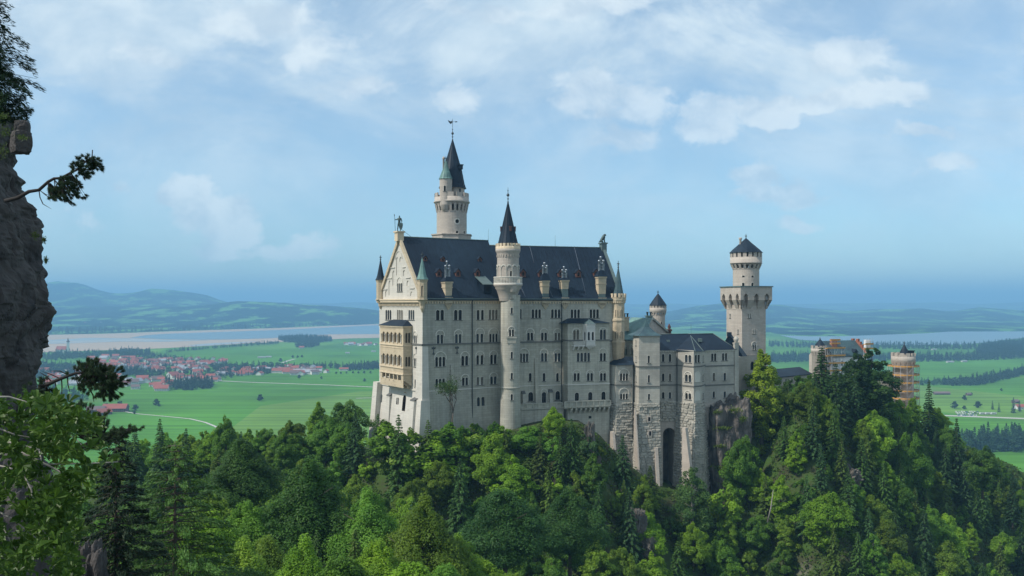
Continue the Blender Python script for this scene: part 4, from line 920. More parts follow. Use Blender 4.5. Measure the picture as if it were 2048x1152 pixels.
# right polygonal bay
PB = [seg_plane(1352.8, 242.0, 1387.5, 236.6), seg_plane(1387.5, 236.6, 1402.5, 238.2), seg_plane(1402.5, 238.2, 1410, 242.5)]
zt = (HY - 700) / F * 239
W_ = [(0, 1376.3, 709.5, 725, 13, 2, None), (0, 1376.5, 749, 764, 13, 2, 744), (0, 1376.5, 786, 799, 12, 2, 782), (1, 1394.6, 709.5, 725, 10, 2, None), (2, 1406, 710, 724, 2.2, 1, None), (2, 1406, 748, 762, 2.2, 1, None), (2, 1406, 785, 798, 2.2, 1, None)]
faces_wall(PB, ZT, zt, W_, name='polygonal_bay', bands=(-17.4, -22.9))
for y0, y1 in ((744, 763), (781.5, 800)):   # blind arches
    mb = MB(); S = PB[1]; ua, z1_ = S.at(1390.3, y0); ub, z0_ = S.at(1399.8, y1); L = arch((ua + ub) / 2, ub - ua, z0_, z1_); mb.poly([S.point(x, y, .03) for x, y in L]); band(mb, S, L, arch((ua + ub) / 2, ub - ua + .3, z0_ - .1, z1_ + .16), .1); mb.build('blind_arch', M['trim'], wing)
rustic(PB, -72, ZT, .045)
for S in PB: S.bt = 0
but(PB[1], 1388, 1393, 859, 1000, .9, 4.2)
# main wall to the right
MW = [seg_plane(1409, 242.6, 1474.5, 247.0)]
zt = (HY - 700) / F * 244.5; zt2 = (HY - 699.5) / F * 245
W_ = [(0, 1427.5, 706.5, 722, 10.5, 2, None), (0, 1449.3, 706, 721, 10.5, 2, None)] + [(0, px, a, b, 5, 1, None) for px in (1427.6, 1449.6) for a, b in ((745.5, 761), (782.5, 795.5))]
faces_wall(MW, -29.5, zt2, W_, name='wall', bands=(-17.7, -23.2))
S = MW[0]
for (ua, ub, dd) in ((S.L - 1.1, S.L + .25, .35),):
    mb = MB(); mb.fbox(S, ua, ub, -.5, dd, -33, zt2 + 1.6); mb.fbox(S, ua - .1, ub + .1, -.6, dd + .12, zt2 + 1.6, zt2 + 2.0); q = S.point((ua + ub) / 2, 0, .0); mb.lathe(q.x, q.y, [(.4, zt2 + 2), (.75, zt2 + 2.8), (.75, zt2 + 3.2), (.2, zt2 + 3.8)], 8); mb.fbox(S, ua - .2, ub + .3, -.5, dd + .3, -27.6, -26.6); mb.build('pilaster', M['wing_stone'], wing)
SE_ = Plane(S.point(S.L, 0).xy, U=tuple(-S.N)); mb = MB(); mb.poly([SE_.point(0, -40), SE_.point(12, -40), SE_.point(12, zt2), SE_.point(0, zt2)]); mb.build('wall', M['wing_stone'], wing)
mb = MB(); mb.fbox(S, -.5, S.L + .2, -1, .0, -36, -29.45); mb.fbox(S, -.5, S.L + .6, -1, .35, -29.5, -28.3); mb.build('foundation', M['tower_stone'], wing)
mb = MB()
for Sx in RW_ + MW: cornice(mb, Sx, 0, Sx.L, zt - .25, .7, .2, .3, top=.3)
mb.build('cornice', M['trim'], wing)
# roofs
zr = (HY - 668) / F * 249.5
e0 = RW_[0].point(-.3, zt, .5); e1 = RW_[0].point(RW_[0].L, zt, .5); e2 = MW[0].point(0, zt2, .5); e3 = MW[0].point(MW[0].L - .5, zt2, .5)
ra = P(1322, 668.5, 248.5); rb_ = P(1376, 668, 249.5); rc = P(1426, 667.5, 251); 
bk = [Vector((x.x - .5, x.y + 12, zt)) for x in (e0, e3)]
mb = MB(); q0 = PB[0].point(-.1, zt, .5); q1 = PB[1].point(0, zt, .65); q2 = PB[2].point(0, zt, .6); q3 = PB[2].point(PB[2].L, zt, .5); apx = P(1381, 671.5, 246.5)
mb.poly([e0, e1, rb_, ra]); mb.poly([e1 + Vector((0, 0, -.02)), e2 + Vector((0, 0, -.02)), rb_]); mb.poly([e2, e3, rc, rb_]); mb.poly([e3, bk[1], rc]); mb.poly([bk[0], e0, ra]); mb.poly([bk[1], bk[0], ra, rc])
for a, b in ((q0, q1), (q1, q2), (q2, q3)): mb.poly([a, b, apx])
wr = mb.build('roof', M['slate'], wing)
mb = MB(); 
for a, b in ((q1, apx), (q2, apx), (e3, rc), (ra, rb_), (rb_, rc)): mb.tube([a + Vector((0, 0, .05)), b + Vector((0, 0, .08))], .11, 5)
mb.build('hip_cap', M['lead'], wr)
for px, py in ((1336, 684), (1400, 681)):
    q = P(px, py, 246); mb = MB(); mb.box((q.x, q.y, q.z - .4), .9, 1.4, 1.0, .05); mb.build('roof_hatch', M['lead'], wr)
q = P(1382, 672, 248); mb = MB(); mb.tube([q, q + Vector((0, 0, 3.6))], [.05, .03], 4); mb.build('lightning_rod', M['iron'], wr)
mb = MB(); a = P(1441, 692, 251); b = P(1486, 712, 256); ap = P(1458.5, 667, 252); ap2 = P(1462, 667, 258)
mb.add([P(1440, 700, 250), P(1487, 715, 254), ap, P(1450, 700, 262), P(1497, 715, 262), ap2], [(0, 1, 2), (0, 3, 5, 2), (1, 4, 5, 2), (3, 4, 5)]); mb.box((ap.x, ap.y, ap.z - .9), 1.2, 1.0, 1.3); mb.build('gable_roof', M['slate'], wing)
pipe_ = MB(); q = P(1354, 700, 241.6); pipe_.tube([q, P(1354, 885, 241.6)], .12, 5); pipe_.tube([P(1265.7, 735, 239), P(1265.7, 880, 238.2)], .11, 5); pipe_.build('drainpipe', M['iron'], wing)
# low link between wing and square tower
mb = MB(); L_ = seg_plane(1476, 252, 1536, 259); sheet(mb, L_, [(0, -40), (L_.L, -40), (L_.L, -15.6), (0, -15.6)], [arch(L_.at(1505, 720)[0], 1.7, L_.at(1505, 740)[1], L_.at(1505, 723)[1])], .4)
mb.poly([L_.point(0, -15.7, -.6), L_.point(L_.L, -15.7, -.6), L_.point(L_.L, -40, -.6), L_.point(0, -40, -.6)], 1); mb.build('link_wall', [M['tower_stone'], M['glass']], wing)

# ================================================================== green-roofed house behind the wing
kh = thing('castle_house', 'stone house with a steep green copper roof showing behind the square stair tower', 'castle building', (44, 275, -30))
z_r = (HY - 635) / F * 272; mb = MB()
a = P(1262, 634.5, 272); b = P(1306, 636, 262); ea = P(1242, 678, 262); eb = P(1285, 682, 252); fa = P(1300, 668, 285); fb = P(1342, 668, 268)
slab(mb, [ea, eb, b, a], .2); slab(mb, [fb, fa, a, b], .2); mb.poly([ea, a, fa]); mb.build('roof', M['copper'], kh)
mb = MB(); lo = lambda p, z: Vector((p.x, p.y, z)); i_ = Vector((0, .25, -.4)); mb.poly([lo(eb + i_, -30), lo(fb + i_, -30), fb + i_, b + i_, eb + i_]); mb.poly([lo(ea + Vector((.4, .3, 0)), -30), lo(eb + i_, -30), eb + i_, ea + Vector((.4, .3, -.4))]); mb.poly([lo(ea, -30), ea, fa, lo(fa, -30)])
mb.build('wall', M['tower_stone'], kh)
mb = MB(); 
q = [b + Vector((0, -.35, .3)), fb + Vector((.3, -.35, .1)), fb + Vector((.3, .4, .1)), b + Vector((0, .4, .3))]; mb.hexa([x - Vector((0, 0, .7)) for x in q] + q)
q = [b + Vector((0, -.35, .3)), eb + Vector((-.3, -.35, .1)), eb + Vector((-.3, .4, .1)), b + Vector((0, .4, .3))]; mb.hexa([x - Vector((0, 0, .7)) for x in q] + q); mb.build('gable_coping', M['stone'], kh)
Sg = seg_plane(1243, 262.2, 1268, 255.5); dm = []
for px in (1249, 1263.5): window(kh, Sg.off(.3), dm, px, 694, 709, 4.5, 1, 690)
def stack(px, y0, y1, w, Y, m, bld, pots=True, nm='chimney'):
    s = Y / F; q = P(px, y0, Y); h = (y0 - y1) * s; mb = MB(); mb.box(q, w * s, w * s * .9, h, .2); mb.box((q.x, q.y, q.z + h), w * s * 1.25, w * s * 1.15, .35, .2); o = mb.build(nm, M[m], bld)
    if pots:
        pb = MB()
        for dx in (-.3, .3): pb.lathe(q.x + dx * w * s, q.y, [(.25, q.z + h + .3), (.25, q.z + h + 1.1), (.4, q.z + h + 1.2), (.4, q.z + h + 1.5)], 8, cap=True)
        pb.build('chimney_pot', M['iron'], o)
stack(1252, 662, 636, 10, 264, 'sandstone', kh); stack(1298, 640, 633, 11, 275, 'lead', kh); 
mb = MB(); q = P(1338.5, 668, 267); s = 267 / F; mb.lathe(q.x, q.y, [(.6, q.z - .5), (.6, q.z + .8), (.9, q.z + 1.0), (.9, q.z + 1.4), (.35, q.z + 1.7), (.55, q.z + 2.2), (.3, q.z + 2.8), (.15, q.z + 3.2)], 10); mb.build('finial', M['dormer_wood'], kh)

# ================================================================== low gallery, gatehouse with scaffolds
gal = thing('gallery_building', 'long low building with a plain dark roof between square tower and gatehouse', 'castle building', P(1590, 800, 318))
S = seg_plane(1545, 306, 1623, 322); zt = (HY - 751) / F * 314; dm = []
for px in (1560, 1572, 1584, 1596, 1608): window(gal, S, dm, px, 757, 764, 3.4, 1)
mb = MB(); sheet(mb, S, [(0, -40), (S.L, -40), (S.L, zt), (0, zt)], dm, .3); mb.build('wall', M['tower_stone'], gal)
mb = MB(); zr = (HY - 738.5) / F * 318; slab(mb, [S.point(-.3, zt, .5), S.point(S.L + .1, zt, .5), S.point(S.L + .1, zr + .3, -5), S.point(-.3, zr + .3, -5)], .25); slab(mb, [S.point(-.3, zt, -10.5), S.point(-.3, zr + .3, -5.01), S.point(S.L + .1, zr + .3, -5.01), S.point(S.L + .1, zt, -10.5)], .25); mb.build('roof', M['slate'], gal)

gate = thing('gatehouse', 'reddish gatehouse with stepped gable, blue-grey roof and corner turret wrapped in scaffolding', 'castle building', P(1700, 850, 330))
Yg = 330; s = Yg / F; z = lambda y: (HY - y) * s
Sg = seg_plane(1662, 327, 1734, 336); ze = z(712)
dm = []
for px in (1668, 1684, 1700, 1716):
    for y0, y1 in ((722, 731), (742, 752), (765, 776)): window(gate, Sg, dm, px, y0, y1, 4, 1)
mb = MB(); sheet(mb, Sg, [(0, -52), (Sg.L, -52), (Sg.L, ze), (0, ze)], dm, .3); 
mb.build('wall', M['sheeting'], gate)
Se = Plane(Sg.point(Sg.L, 0).xy, U=tuple(-Sg.N)); Sw = Plane(Sg.point(0, 0, -11).xy, U=tuple(Sg.N)); zrr = z(682.5)
mb = MB(); mb.poly([Se.point(0, -52), Se.point(11, -52), Se.point(11, ze), Se.point(5.5, zrr), Se.point(0, ze)]); mb.poly([Sw.point(0, -52), Sw.point(11, -52), Sw.point(11, ze), Sw.point(5.5, zrr), Sw.point(0, ze)], 1)
for i in range(5):
    for sg in (-1, 1): mb.fbox(Se, 5.5 + sg * (5.4 - i * 1.05) - .55, 5.5 + sg * (5.4 - i * 1.05) + .55, -.6, .3, ze - .5, ze + (i + 1) * (zrr - ze) / 5 + .6)
mb.build('stepped_gable', [M['red_wall'], M['tower_stone']], gate)
mb = MB(); slab(mb, [Sg.point(1.0, ze, .5), Sg.point(Sg.L - .6, ze, .5), Sg.point(Sg.L - .6, zrr, -5.5), Sg.point(1.0, zrr, -5.5)]); slab(mb, [Sg.point(1.0, ze, -11.5), Sg.point(1.0, zrr, -5.51), Sg.point(Sg.L - .6, zrr, -5.51), Sg.point(Sg.L - .6, ze, -11.5)]); gr = mb.build('roof', M['copper_dark'], gate)
q = Sg.point(Sg.at(1712, 712)[0], z(711), 0); D = Plane(q.xy, U=tuple(Sg.U)); mb = MB(); mb.fbox(D, -.9, .9, -3, 0, q.z, q.z + 1.2); mb.add([D.point(-1.2, q.z + 1.1, .2), D.point(1.2, q.z + 1.1, .2), D.point(0, q.z + 2.4, .2), D.point(-1.2, q.z + 1.1, -3.5), D.point(1.2, q.z + 1.1, -3.5), D.point(0, q.z + 2.4, -3.5)], [(0, 1, 2), (0, 2, 5, 3), (1, 4, 5, 2)]); mb.build('dormer', M['slate'], gate)
def crown(bld, C, r, Y, yt0, yt1, yb0, n, m='tower_stone', zbot=-52, rg=None):
    s = Y / F; z = lambda y: (HY - y) * s; rg = rg or r * 1.18; mb = MB()
    mb.lathe(C.x, C.y, [(r, zbot), (r, z(yb0)), (rg, z(yb0) + (rg - r) * 1.2), (rg, z(yt0)), (rg * .88, z(yt0)), (rg * .5, z(yt0) - .2)], 28); o = mb.build('tower_shaft', M[m], bld)
    mb = MB(); mb.merlons(C, rg * .88, rg * 1.01, z(yt0), z(yt1), n, .6, 0); mb.build('battlement', M[m], o); mb = MB(); mb.merlons(C, r * .95, rg * 1.02, z(yb0) - .9, z(yb0) + .5, n + 4, .45, 0, low=r * 1.03); mb.build('corbels', M[m], o); return o
C = Vector(((1637 - CX) / F * 328, 328)); o = crown(gate, C, 12.5 * 328 / F, 328, 697, 691, 706, 10)
spire(o, C + Vector((.6, 0)), [(2.2, z(693)), (1.6, z(687)), (.08, z(677))], 12, M['slate'], finial=(z(678), z(674)))
gt = thing('gatehouse_tower', 'round crenellated gatehouse tower with a small slate turret, ringed by orange scaffold decks', 'tower', P(1807, 870, 338))
Yv = 338; s = Yv / F; z = lambda y: (HY - y) * s; C = Vector(((1806.5 - CX) * s, Yv)); o = crown(gt, C, 19.5 * s, Yv, 712, 705.5, 726, 12, 'tower_stone', rg=22.6 * s)
C5 = C + Vector((.2, -.5)); mb = MB(); mb.lathe(C5.x, C5.y, [(1.5, z(716)), (1.5, z(706))], 14); mb.build('stair_turret', M['tower_stone'], gt); spire(gt, C5, [(1.75, z(707)), (1.3, z(700)), (.07, z(688))], 14, M['slate'], finial=(z(689), z(682)))
mb = MB(); mb.box((C.x + 2.6, C.y, z(714)), 2.2, 2.4, 2.4, .2); mb.box((C.x + 2.6, C.y, z(702) - .05), 2.7, 2.8, .3, .2); mb.build('roof_hut', M['slate'], gt)
# scaffolds
sc = thing('scaffold', 'ring of scaffolding with orange decks around the round gatehouse tower', 'scaffold', (C.x, C.y, -52), 'scaffolding on the gatehouse')
rs, ri = 29.5 * s, 23.2 * s; decks = [732.5, 749.5, 764.5, 781, 796, 813, 829]
for y in decks:
    mb = MB(); zz = z(y); mb.lathe(C.x, C.y, [(ri, zz), (rs, zz), (rs, zz + .22), (ri, zz + .22), (ri, zz)], 16, 0, False); mb.lathe(C.x, C.y, [(rs + .03, zz - .05), (rs + .03, zz + .5), (rs + .06, zz + .5), (rs + .06, zz - .05)], 16, 0, False); mb.build('deck', M['planks'], sc)
for i in range(16):
    a = 2 * math.pi * (i + .5) / 16
    mb = MB(); mb.tube([(C.x + rs * math.sin(a), C.y - rs * math.cos(a), -52), (C.x + rs * math.sin(a), C.y - rs * math.cos(a), z(730.0) + .1)], .06, 5); mb.build('pole', M['scaffold_steel'], sc)
    if i % 3 == 0:
        a2 = a + 2 * math.pi / 16
        for y0, y1 in zip(decks[1:], decks):
            mb = MB(); mb.tube([(C.x + rs * math.sin(a), C.y - rs * math.cos(a), z(y0)), (C.x + rs * math.sin(a2), C.y - rs * math.cos(a2), z(y1))], .05, 4); mb.build('brace', M['scaffold_steel'], sc)
for y in decks:
    mb = MB(); zz = z(y) + 1.1
    for k in (0, .5): mb.lathe(C.x, C.y, [(rs + .05, zz - k), (rs + .05, zz + .05 - k), (rs - .03, zz + .05 - k), (rs - .03, zz - k), (rs + .05, zz - k)], 16, 0, False)
    mb.build('guard_rail', M['scaffold_steel'], sc)
def flat_scaffold(px0, Y0, px1, Y1, ys, depth, label, ytop, nb=6, ybot=None):
    S = seg_plane(px0, Y0, px1, Y1); Ym = (Y0 + Y1) / 2; z = lambda y: (HY - y) / F * Ym; zb = z(ybot) if ybot else -52
    t = thing('scaffold', label, 'scaffold', S.point(0, zb), 'scaffolding on the gatehouse')
    for y in ys:
        mb = MB(); mb.fbox(S, -.3, S.L + .3, .35, depth, z(y), z(y) + .25); mb.fbox(S, -.3, S.L + .3, depth, depth + .05, z(y) - .02, z(y) + .6); mb.build('deck', M['planks'], t)
        mb = MB()
        for k in (1.1, .6): mb.tube([S.point(-.3, z(y) + k, depth), S.point(S.L + .3, z(y) + k, depth)], .045, 4)
        mb.build('guard_rail', M['scaffold_steel'], t)
    for i in range(nb):
        u = S.L * i / (nb - 1)
        for d in (.4, depth): mb = MB(); mb.tube([S.point(u, zb, d), S.point(u, z(ytop), d)], .055, 4); mb.build('pole', M['scaffold_steel'], t)
    for i in range(0, nb - 1, 2):
        for a, b in zip(ys[1:], ys): mb = MB(); mb.tube([S.point(S.L * i / (nb - 1), z(a), depth), S.point(S.L * (i + 1) / (nb - 1), z(b), depth)], .05, 4); mb.build('brace', M['scaffold_steel'], t)
    return t
flat_scaffold(1650, 324, 1684, 327, [697, 712, 727, 742, 757, 772], 1.5, 'orange decked scaffold in front of the gatehouse roof left end', 694)
flat_scaffold(1659, 328.5, 1675, 330, [681, 688], 1.2, 'small raised scaffold tower around the gatehouse chimney', 677, 3, 695)
flat_scaffold(1726, 331.5, 1740, 333, [689, 698, 712], 1.4, 'scaffold wrapped around the red stepped gable of the gatehouse', 676, 3)
flat_scaffold(1742, 325, 1794, 330, [812, 829, 845], 1.5, 'low orange scaffold beside the courtyard entrance under the round tower', 806)
mb = MB(); q = P(1667, 700, 332.5); mb.box(q, 2.2, 1.6, (700 - 678) * 332 / F, .2); mb.build('chimney', M['red_wall'], gate)
mb = MB(); q = P(1734, 695, 333.6); mb.box((q.x, q.y, q.z), 1.8, 1.6, 3.0, .2); mb.build('sheeted_chimney', M['sheeting'], gate)
# link wall between gatehouse parts
fw = thing('courtyard_wall', 'pale castle wall half hidden by trees between gatehouse and round tower', 'wall', P(1765, 850, 334)); S = seg_plane(1730, 331, 1800, 339); dm = []
for px in (1748, 1764, 1780): window(fw, S, dm, px, 770, 782, 5, 2); window(fw, S, dm, px, 795, 806, 4, 1)
mb = MB(); sheet(mb, S, [(0, -52), (S.L, -52), (S.L, z(745)), (0, z(745))], dm, .3); mb.fbox(S, 0, S.L, -.3, .15, z(745), z(743)); mb.build('wall', M['sandstone_pale'], fw)
# ================================================================== statues and visitors
def skinned(name, joints, bones, m, parent=None, base=None, sub=1, merge=None):
    """one continuous skin grown over a skeleton: joints = {name: (x,y,z,r)}"""
    keys = list(joints); b = Vector(base or (0, 0, 0)); pb = BASE[parent.name] if parent else b
    me = bpy.data.meshes.new(name); me.from_pydata([tuple(b + Vector(joints[k][:3]) - pb) for k in keys], [(keys.index(a), keys.index(c)) for a, c in bones], []); 
    o = bpy.data.objects.new(name, me); COL.objects.link(o); md = o.modifiers.new('skin', 'SKIN'); md.use_smooth_shade = True
    for i, k in enumerate(keys):
        r = joints[k][3]; sv = me.skin_vertices[0].data[i]; sv.radius = (r, r) if not isinstance(r, tuple) else r; sv.use_root = (i == 0)
    if sub: sm_ = o.modifiers.new('sub', 'SUBSURF'); sm_.levels = sub; sm_.render_levels = sub
    me.materials.append(m)
    if parent: o.parent = parent
    else: o.location = b
    BASE[o.name] = pb; return o
# bronze knight with lance and shield on the west gable
k = 2.35
kn = thing('knight_statue', 'green bronze armoured knight statue with lance and shield on the gable peak', 'statue', KN)
def J_(x, y, z, r): return (x * k, y * k, z * k, r * k)
jn = dict(hip=J_(0, 0, .95, .13), waist=J_(0, 0, 1.12, .12), chest=J_(.01, 0, 1.38, .165), neck=J_(.02, 0, 1.56, .065), head=J_(.03, 0, 1.70, .105), crest=J_(.03, 0, 1.82, .06),
          lh=J_(.1, 0, .9, .1), lk=J_(.14, -.08, .5, .075), la=J_(.15, 0, .08, .05), lt=J_(.18, -.15, .03, .045), rh=J_(-.1, 0, .9, .1), rk=J_(-.15, .0, .5, .075), ra=J_(-.2, .05, .08, .05), rt=J_(-.28, -.08, .03, .045),
          ls=J_(.22, 0, 1.45, .085), le=J_(.30, .02, 1.15, .055), lw=J_(.28, -.12, .95, .045), rs=J_(-.2, 0, 1.45, .085), re=J_(-.38, 0, 1.28, .055), rw=J_(-.50, -.1, 1.42, .045))
bn = [('hip', 'waist'), ('waist', 'chest'), ('chest', 'neck'), ('neck', 'head'), ('head', 'crest'), ('hip', 'lh'), ('lh', 'lk'), ('lk', 'la'), ('la', 'lt'), ('hip', 'rh'), ('rh', 'rk'), ('rk', 'ra'), ('ra', 'rt'), ('chest', 'ls'), ('ls', 'le'), ('le', 'lw'), ('chest', 'rs'), ('rs', 're'), ('re', 'rw')]
skinned('body', jn, bn, M['bronze'], kn, KN)
mb = MB(); q = KN + Vector((-.5 * k, -.1 * k, 0)); mb.tube([q + Vector((.06 * k, 0, .03)), q + Vector((0, 0, 1.42 * k)), q + Vector((-.04 * k, 0, 1.75 * k))], .06, 6); mb.tube([q + Vector((-.04 * k, 0, 1.74 * k)), q + Vector((-.05 * k, 0, 1.86 * k)), q + Vector((-.06 * k, 0, 2.02 * k))], [.06, .14, .01], 6); mb.build('lance', M['bronze'], kn)
mb = MB(); f = []; bk_ = []
for t in range(13):
    a = t / 12; 
outl = [(-.22, .92), (.24, .92), (.25, .6), (.2, .38), (.1, .18), (.02, .08), (-.08, .18), (-.17, .38), (-.22, .6)]
fr = [KN + Vector(((x + .2) * k, (-.24 - .06 * (1 - abs(x) * 3)) * k, z_ * k)) for x, z_ in outl]; b2 = [p + Vector((0, .05 * k, 0)) for p in fr]; n = len(outl)
mb.add(fr + b2, [tuple(range(n)), tuple(range(n, 2 * n))[::-1]] + [(i, n + i, n + (i + 1) % n, (i + 1) % n) for i in range(n)]); mb.build('shield', M['bronze'], kn)
mb = MB(); mb.tube([KN + Vector((.3 * k, 0, .2 * k)), V3(RW + A.U * 3.4, ZR1 + .1)], .05, 4); mb.build('stay_rod', M['iron'], kn)
# bronze lion sitting on the east gable
k = 1.0; jl = dict(rump=(-.75, 0, .55, .5), belly=(-.35, 0, 1.05, .48), chest=(.1, 0, 1.7, .52), mane=(.35, 0, 2.25, .52), head=(.62, 0, 2.4, .36), muz=(1.0, 0, 2.22, .22),
    fl1=(.3, -.28, 1.1, .24), fl2=(.42, -.28, .5, .17), fl3=(.5, -.28, .14, .15), fp1=(.75, -.28, .1, .13), fr1=(.3, .28, 1.1, .24), fr2=(.42, .28, .5, .17), fr3=(.5, .28, .14, .15), fp2=(.75, .28, .1, .13),
    hl1=(-.5, -.42, .55, .36), hl2=(-.05, -.48, .35, .2), hl3=(-.15, -.46, .1, .14), hp=(.15, -.46, .08, .12), hr1=(-.5, .42, .55, .36), hr2=(-.05, .48, .35, .2), hr3=(-.15, .46, .1, .14), hq=(.15, .46, .08, .12), t1=(-1.15, .1, .25, .12), t2=(-1.2, .4, .12, .1))
bl = [('rump', 'belly'), ('belly', 'chest'), ('chest', 'mane'), ('mane', 'head'), ('head', 'muz'), ('chest', 'fl1'), ('fl1', 'fl2'), ('fl2', 'fl3'), ('fl3', 'fp1'), ('chest', 'fr1'), ('fr1', 'fr2'), ('fr2', 'fr3'), ('fr3', 'fp2'), ('rump', 'hl1'), ('hl1', 'hl2'), ('hl2', 'hl3'), ('hl3', 'hp'), ('rump', 'hr1'), ('hr1', 'hr2'), ('hr2', 'hr3'), ('hr3', 'hq'), ('rump', 't1'), ('t1', 't2')]
tag(skinned('lion_statue', jl, bl, M['bronze'], None, LI), 'green bronze sitting lion statue on the ridge end above the east gable', 'statue')
# visitors in front of the gatehouse tower
mat('skin', (.42, .24, .16), .6, .05, 2)
shirts = [('cloth_white', (.6, .6, .6)), ('cloth_blue', (.06, .12, .3)), ('cloth_red', (.35, .05, .04)), ('cloth_dark', (.03, .03, .04)), ('cloth_beige', (.4, .33, .22))]
for n_, c_ in shirts: mat(n_, c_, .8, .1, 4)
rp_ = random.Random(9); pz = (HY - 864) / F * 322
def person(px, i, top, desc):
    a = rp_.uniform(0, 6.28); ca, sa = math.cos(a), math.sin(a); b = P(px, 864, 322 + rp_.uniform(-1.2, 1.2)); b.z = pz
    b.x = (px - CX) / F * b.y
    h = rp_.uniform(.95, 1.05); st = rp_.uniform(-.12, .12)
    rot = lambda x, y, z_, r: (x * ca - y * sa, x * sa + y * ca, z_ * h, r)
    j = dict(hip=rot(0, 0, .95, .13), waist=rot(0, 0, 1.1, .12), chest=rot(0, 0, 1.35, .15), neck=rot(0, 0, 1.52, .06), head=rot(0, .02, 1.64, .1), top_=rot(0, .02, 1.74, .07),
        lh=rot(.1, 0, .88, .1), lk=rot(.11, st, .48, .07), la=rot(.11, st * 1.2, .08, .05), lt=rot(.12, .14 + st, .04, .045), rh=rot(-.1, 0, .88, .1), rk=rot(-.11, -st, .48, .07), ra=rot(-.11, -st * 1.2, .08, .05), rt=rot(-.12, .14 - st, .04, .045),
        ls=rot(.2, 0, 1.42, .07), le=rot(.26, .02, 1.14, .05), lw=rot(.24, .14, .92, .04), rs=rot(-.2, 0, 1.42, .07), re=rot(-.26, .02, 1.14, .05), rw=rot(-.22, .16, .95, .04))
    o = skinned('person', j, bn_p, M[top], None, b, 1); tag(o, desc, 'person', 'visitors standing below the gatehouse tower'); return o
bn_p = [('hip', 'waist'), ('waist', 'chest'), ('chest', 'neck'), ('neck', 'head'), ('head', 'top_'), ('hip', 'lh'), ('lh', 'lk'), ('lk', 'la'), ('la', 'lt'), ('hip', 'rh'), ('rh', 'rk'), ('rk', 'ra'), ('ra', 'rt'), ('chest', 'ls'), ('ls', 'le'), ('le', 'lw'), ('chest', 'rs'), ('rs', 're'), ('re', 'rw')]
ppl = [(1761, 1), (1764.5, 0), (1767, 3), (1770, 0), (1773, 1), (1775.5, 0), (1778.5, 3), (1781, 1), (1784.5, 3), (1788, 4)]
sd = {0: 'in white', 1: 'in blue', 2: 'in red', 3: 'in black', 4: 'in beige'}
cnt = {}
for px, c_ in ppl: person(px, c_, shirts[c_][0], 'standing visitor dressed %s in the crowd at the foot of the scaffolded round tower' % sd[c_])
tf = thing('viewing_terrace', 'small walled terrace where visitors stand below the scaffolded tower', 'terrace', (146, 325, pz - 4)); mb = MB(); a = P(1755, 864, 327); mb.box((147.3, 324.5, pz - 5), 16, 8, 5, .1); mb.build('floor', M['tower_stone'], tf)
# ================================================================== landform of the castle hill
TX = [(-320, 300, -95), (-260, 290, -80), (-160, 262, -58), (-100, 240, -50), (-60, 228, -44.5), (-33, 216, -40.5), (-24, 213.5, -38.5), (-12, 220, -35.5), (-3, 223, -34), (8, 226, -32), (18, 228, -32), (24, 229, -36), (30, 231, -43), (40, 232, -50), (50, 233, -53), (55, 235, -55), (58, 236, -56), (68, 238, -55), (74, 241, -42), (82, 246, -30), (100, 262, -34), (130, 292, -41), (160, 312, -50), (200, 328, -66), (260, 338, -92), (400, 350, -130)]
TXx = np.array([t[0] for t in TX]); TXy = np.array([t[1] for t in TX]); TXz = np.array([t[2] for t in TX])
def vn(x, y, s, o=0.0): return mnoise.noise(Vector((x * s + o, y * s - o, o)))
def hill(x, y):
    yf = float(np.interp(x, TXx, TXy)); zf = float(np.interp(x, TXx, TXz)); d = yf - y
    nn = vn(x, y, .035) * 4 + vn(x, y, .11, 5) * 1.6
    if d > 0: h = zf - .88 * d - .02 * max(0, d - 6) ** 1.2 + nn * min(1, d / 10); h = max(h, -128 + nn * 2)
    else:
        wb = 30 + (30 if x > 60 else 0); d2 = -d; h = zf + min(0, 0) - max(0, d2 - wb) * .85
        if d2 > wb: h += nn
    # near flank on the camera's left side of the gorge
    h2 = -44 - max(0, x + 12) * .75 - max(0, y - 128) * .75 - max(0, -95 - x) * .25 + nn * .8
    if y < 130: h2 -= max(0, 60 - y) * .5
    return max(h, h2, -206)
xs = np.arange(-340, 420, 3.2); ys = np.arange(38, 560, 3.2)
vv = [(float(x), float(y), hill(float(x), float(y))) for y in ys for x in xs]; nx = len(xs); ny = len(ys)
mb = MB(); mb.v = vv; mb.f = [(j * nx + i, j * nx + i + 1, (j + 1) * nx + i + 1, (j + 1) * nx + i) for j in range(ny - 1) for i in range(nx - 1)]; mb.m = [0] * len(mb.f); mb.s = [True] * len(mb.f)
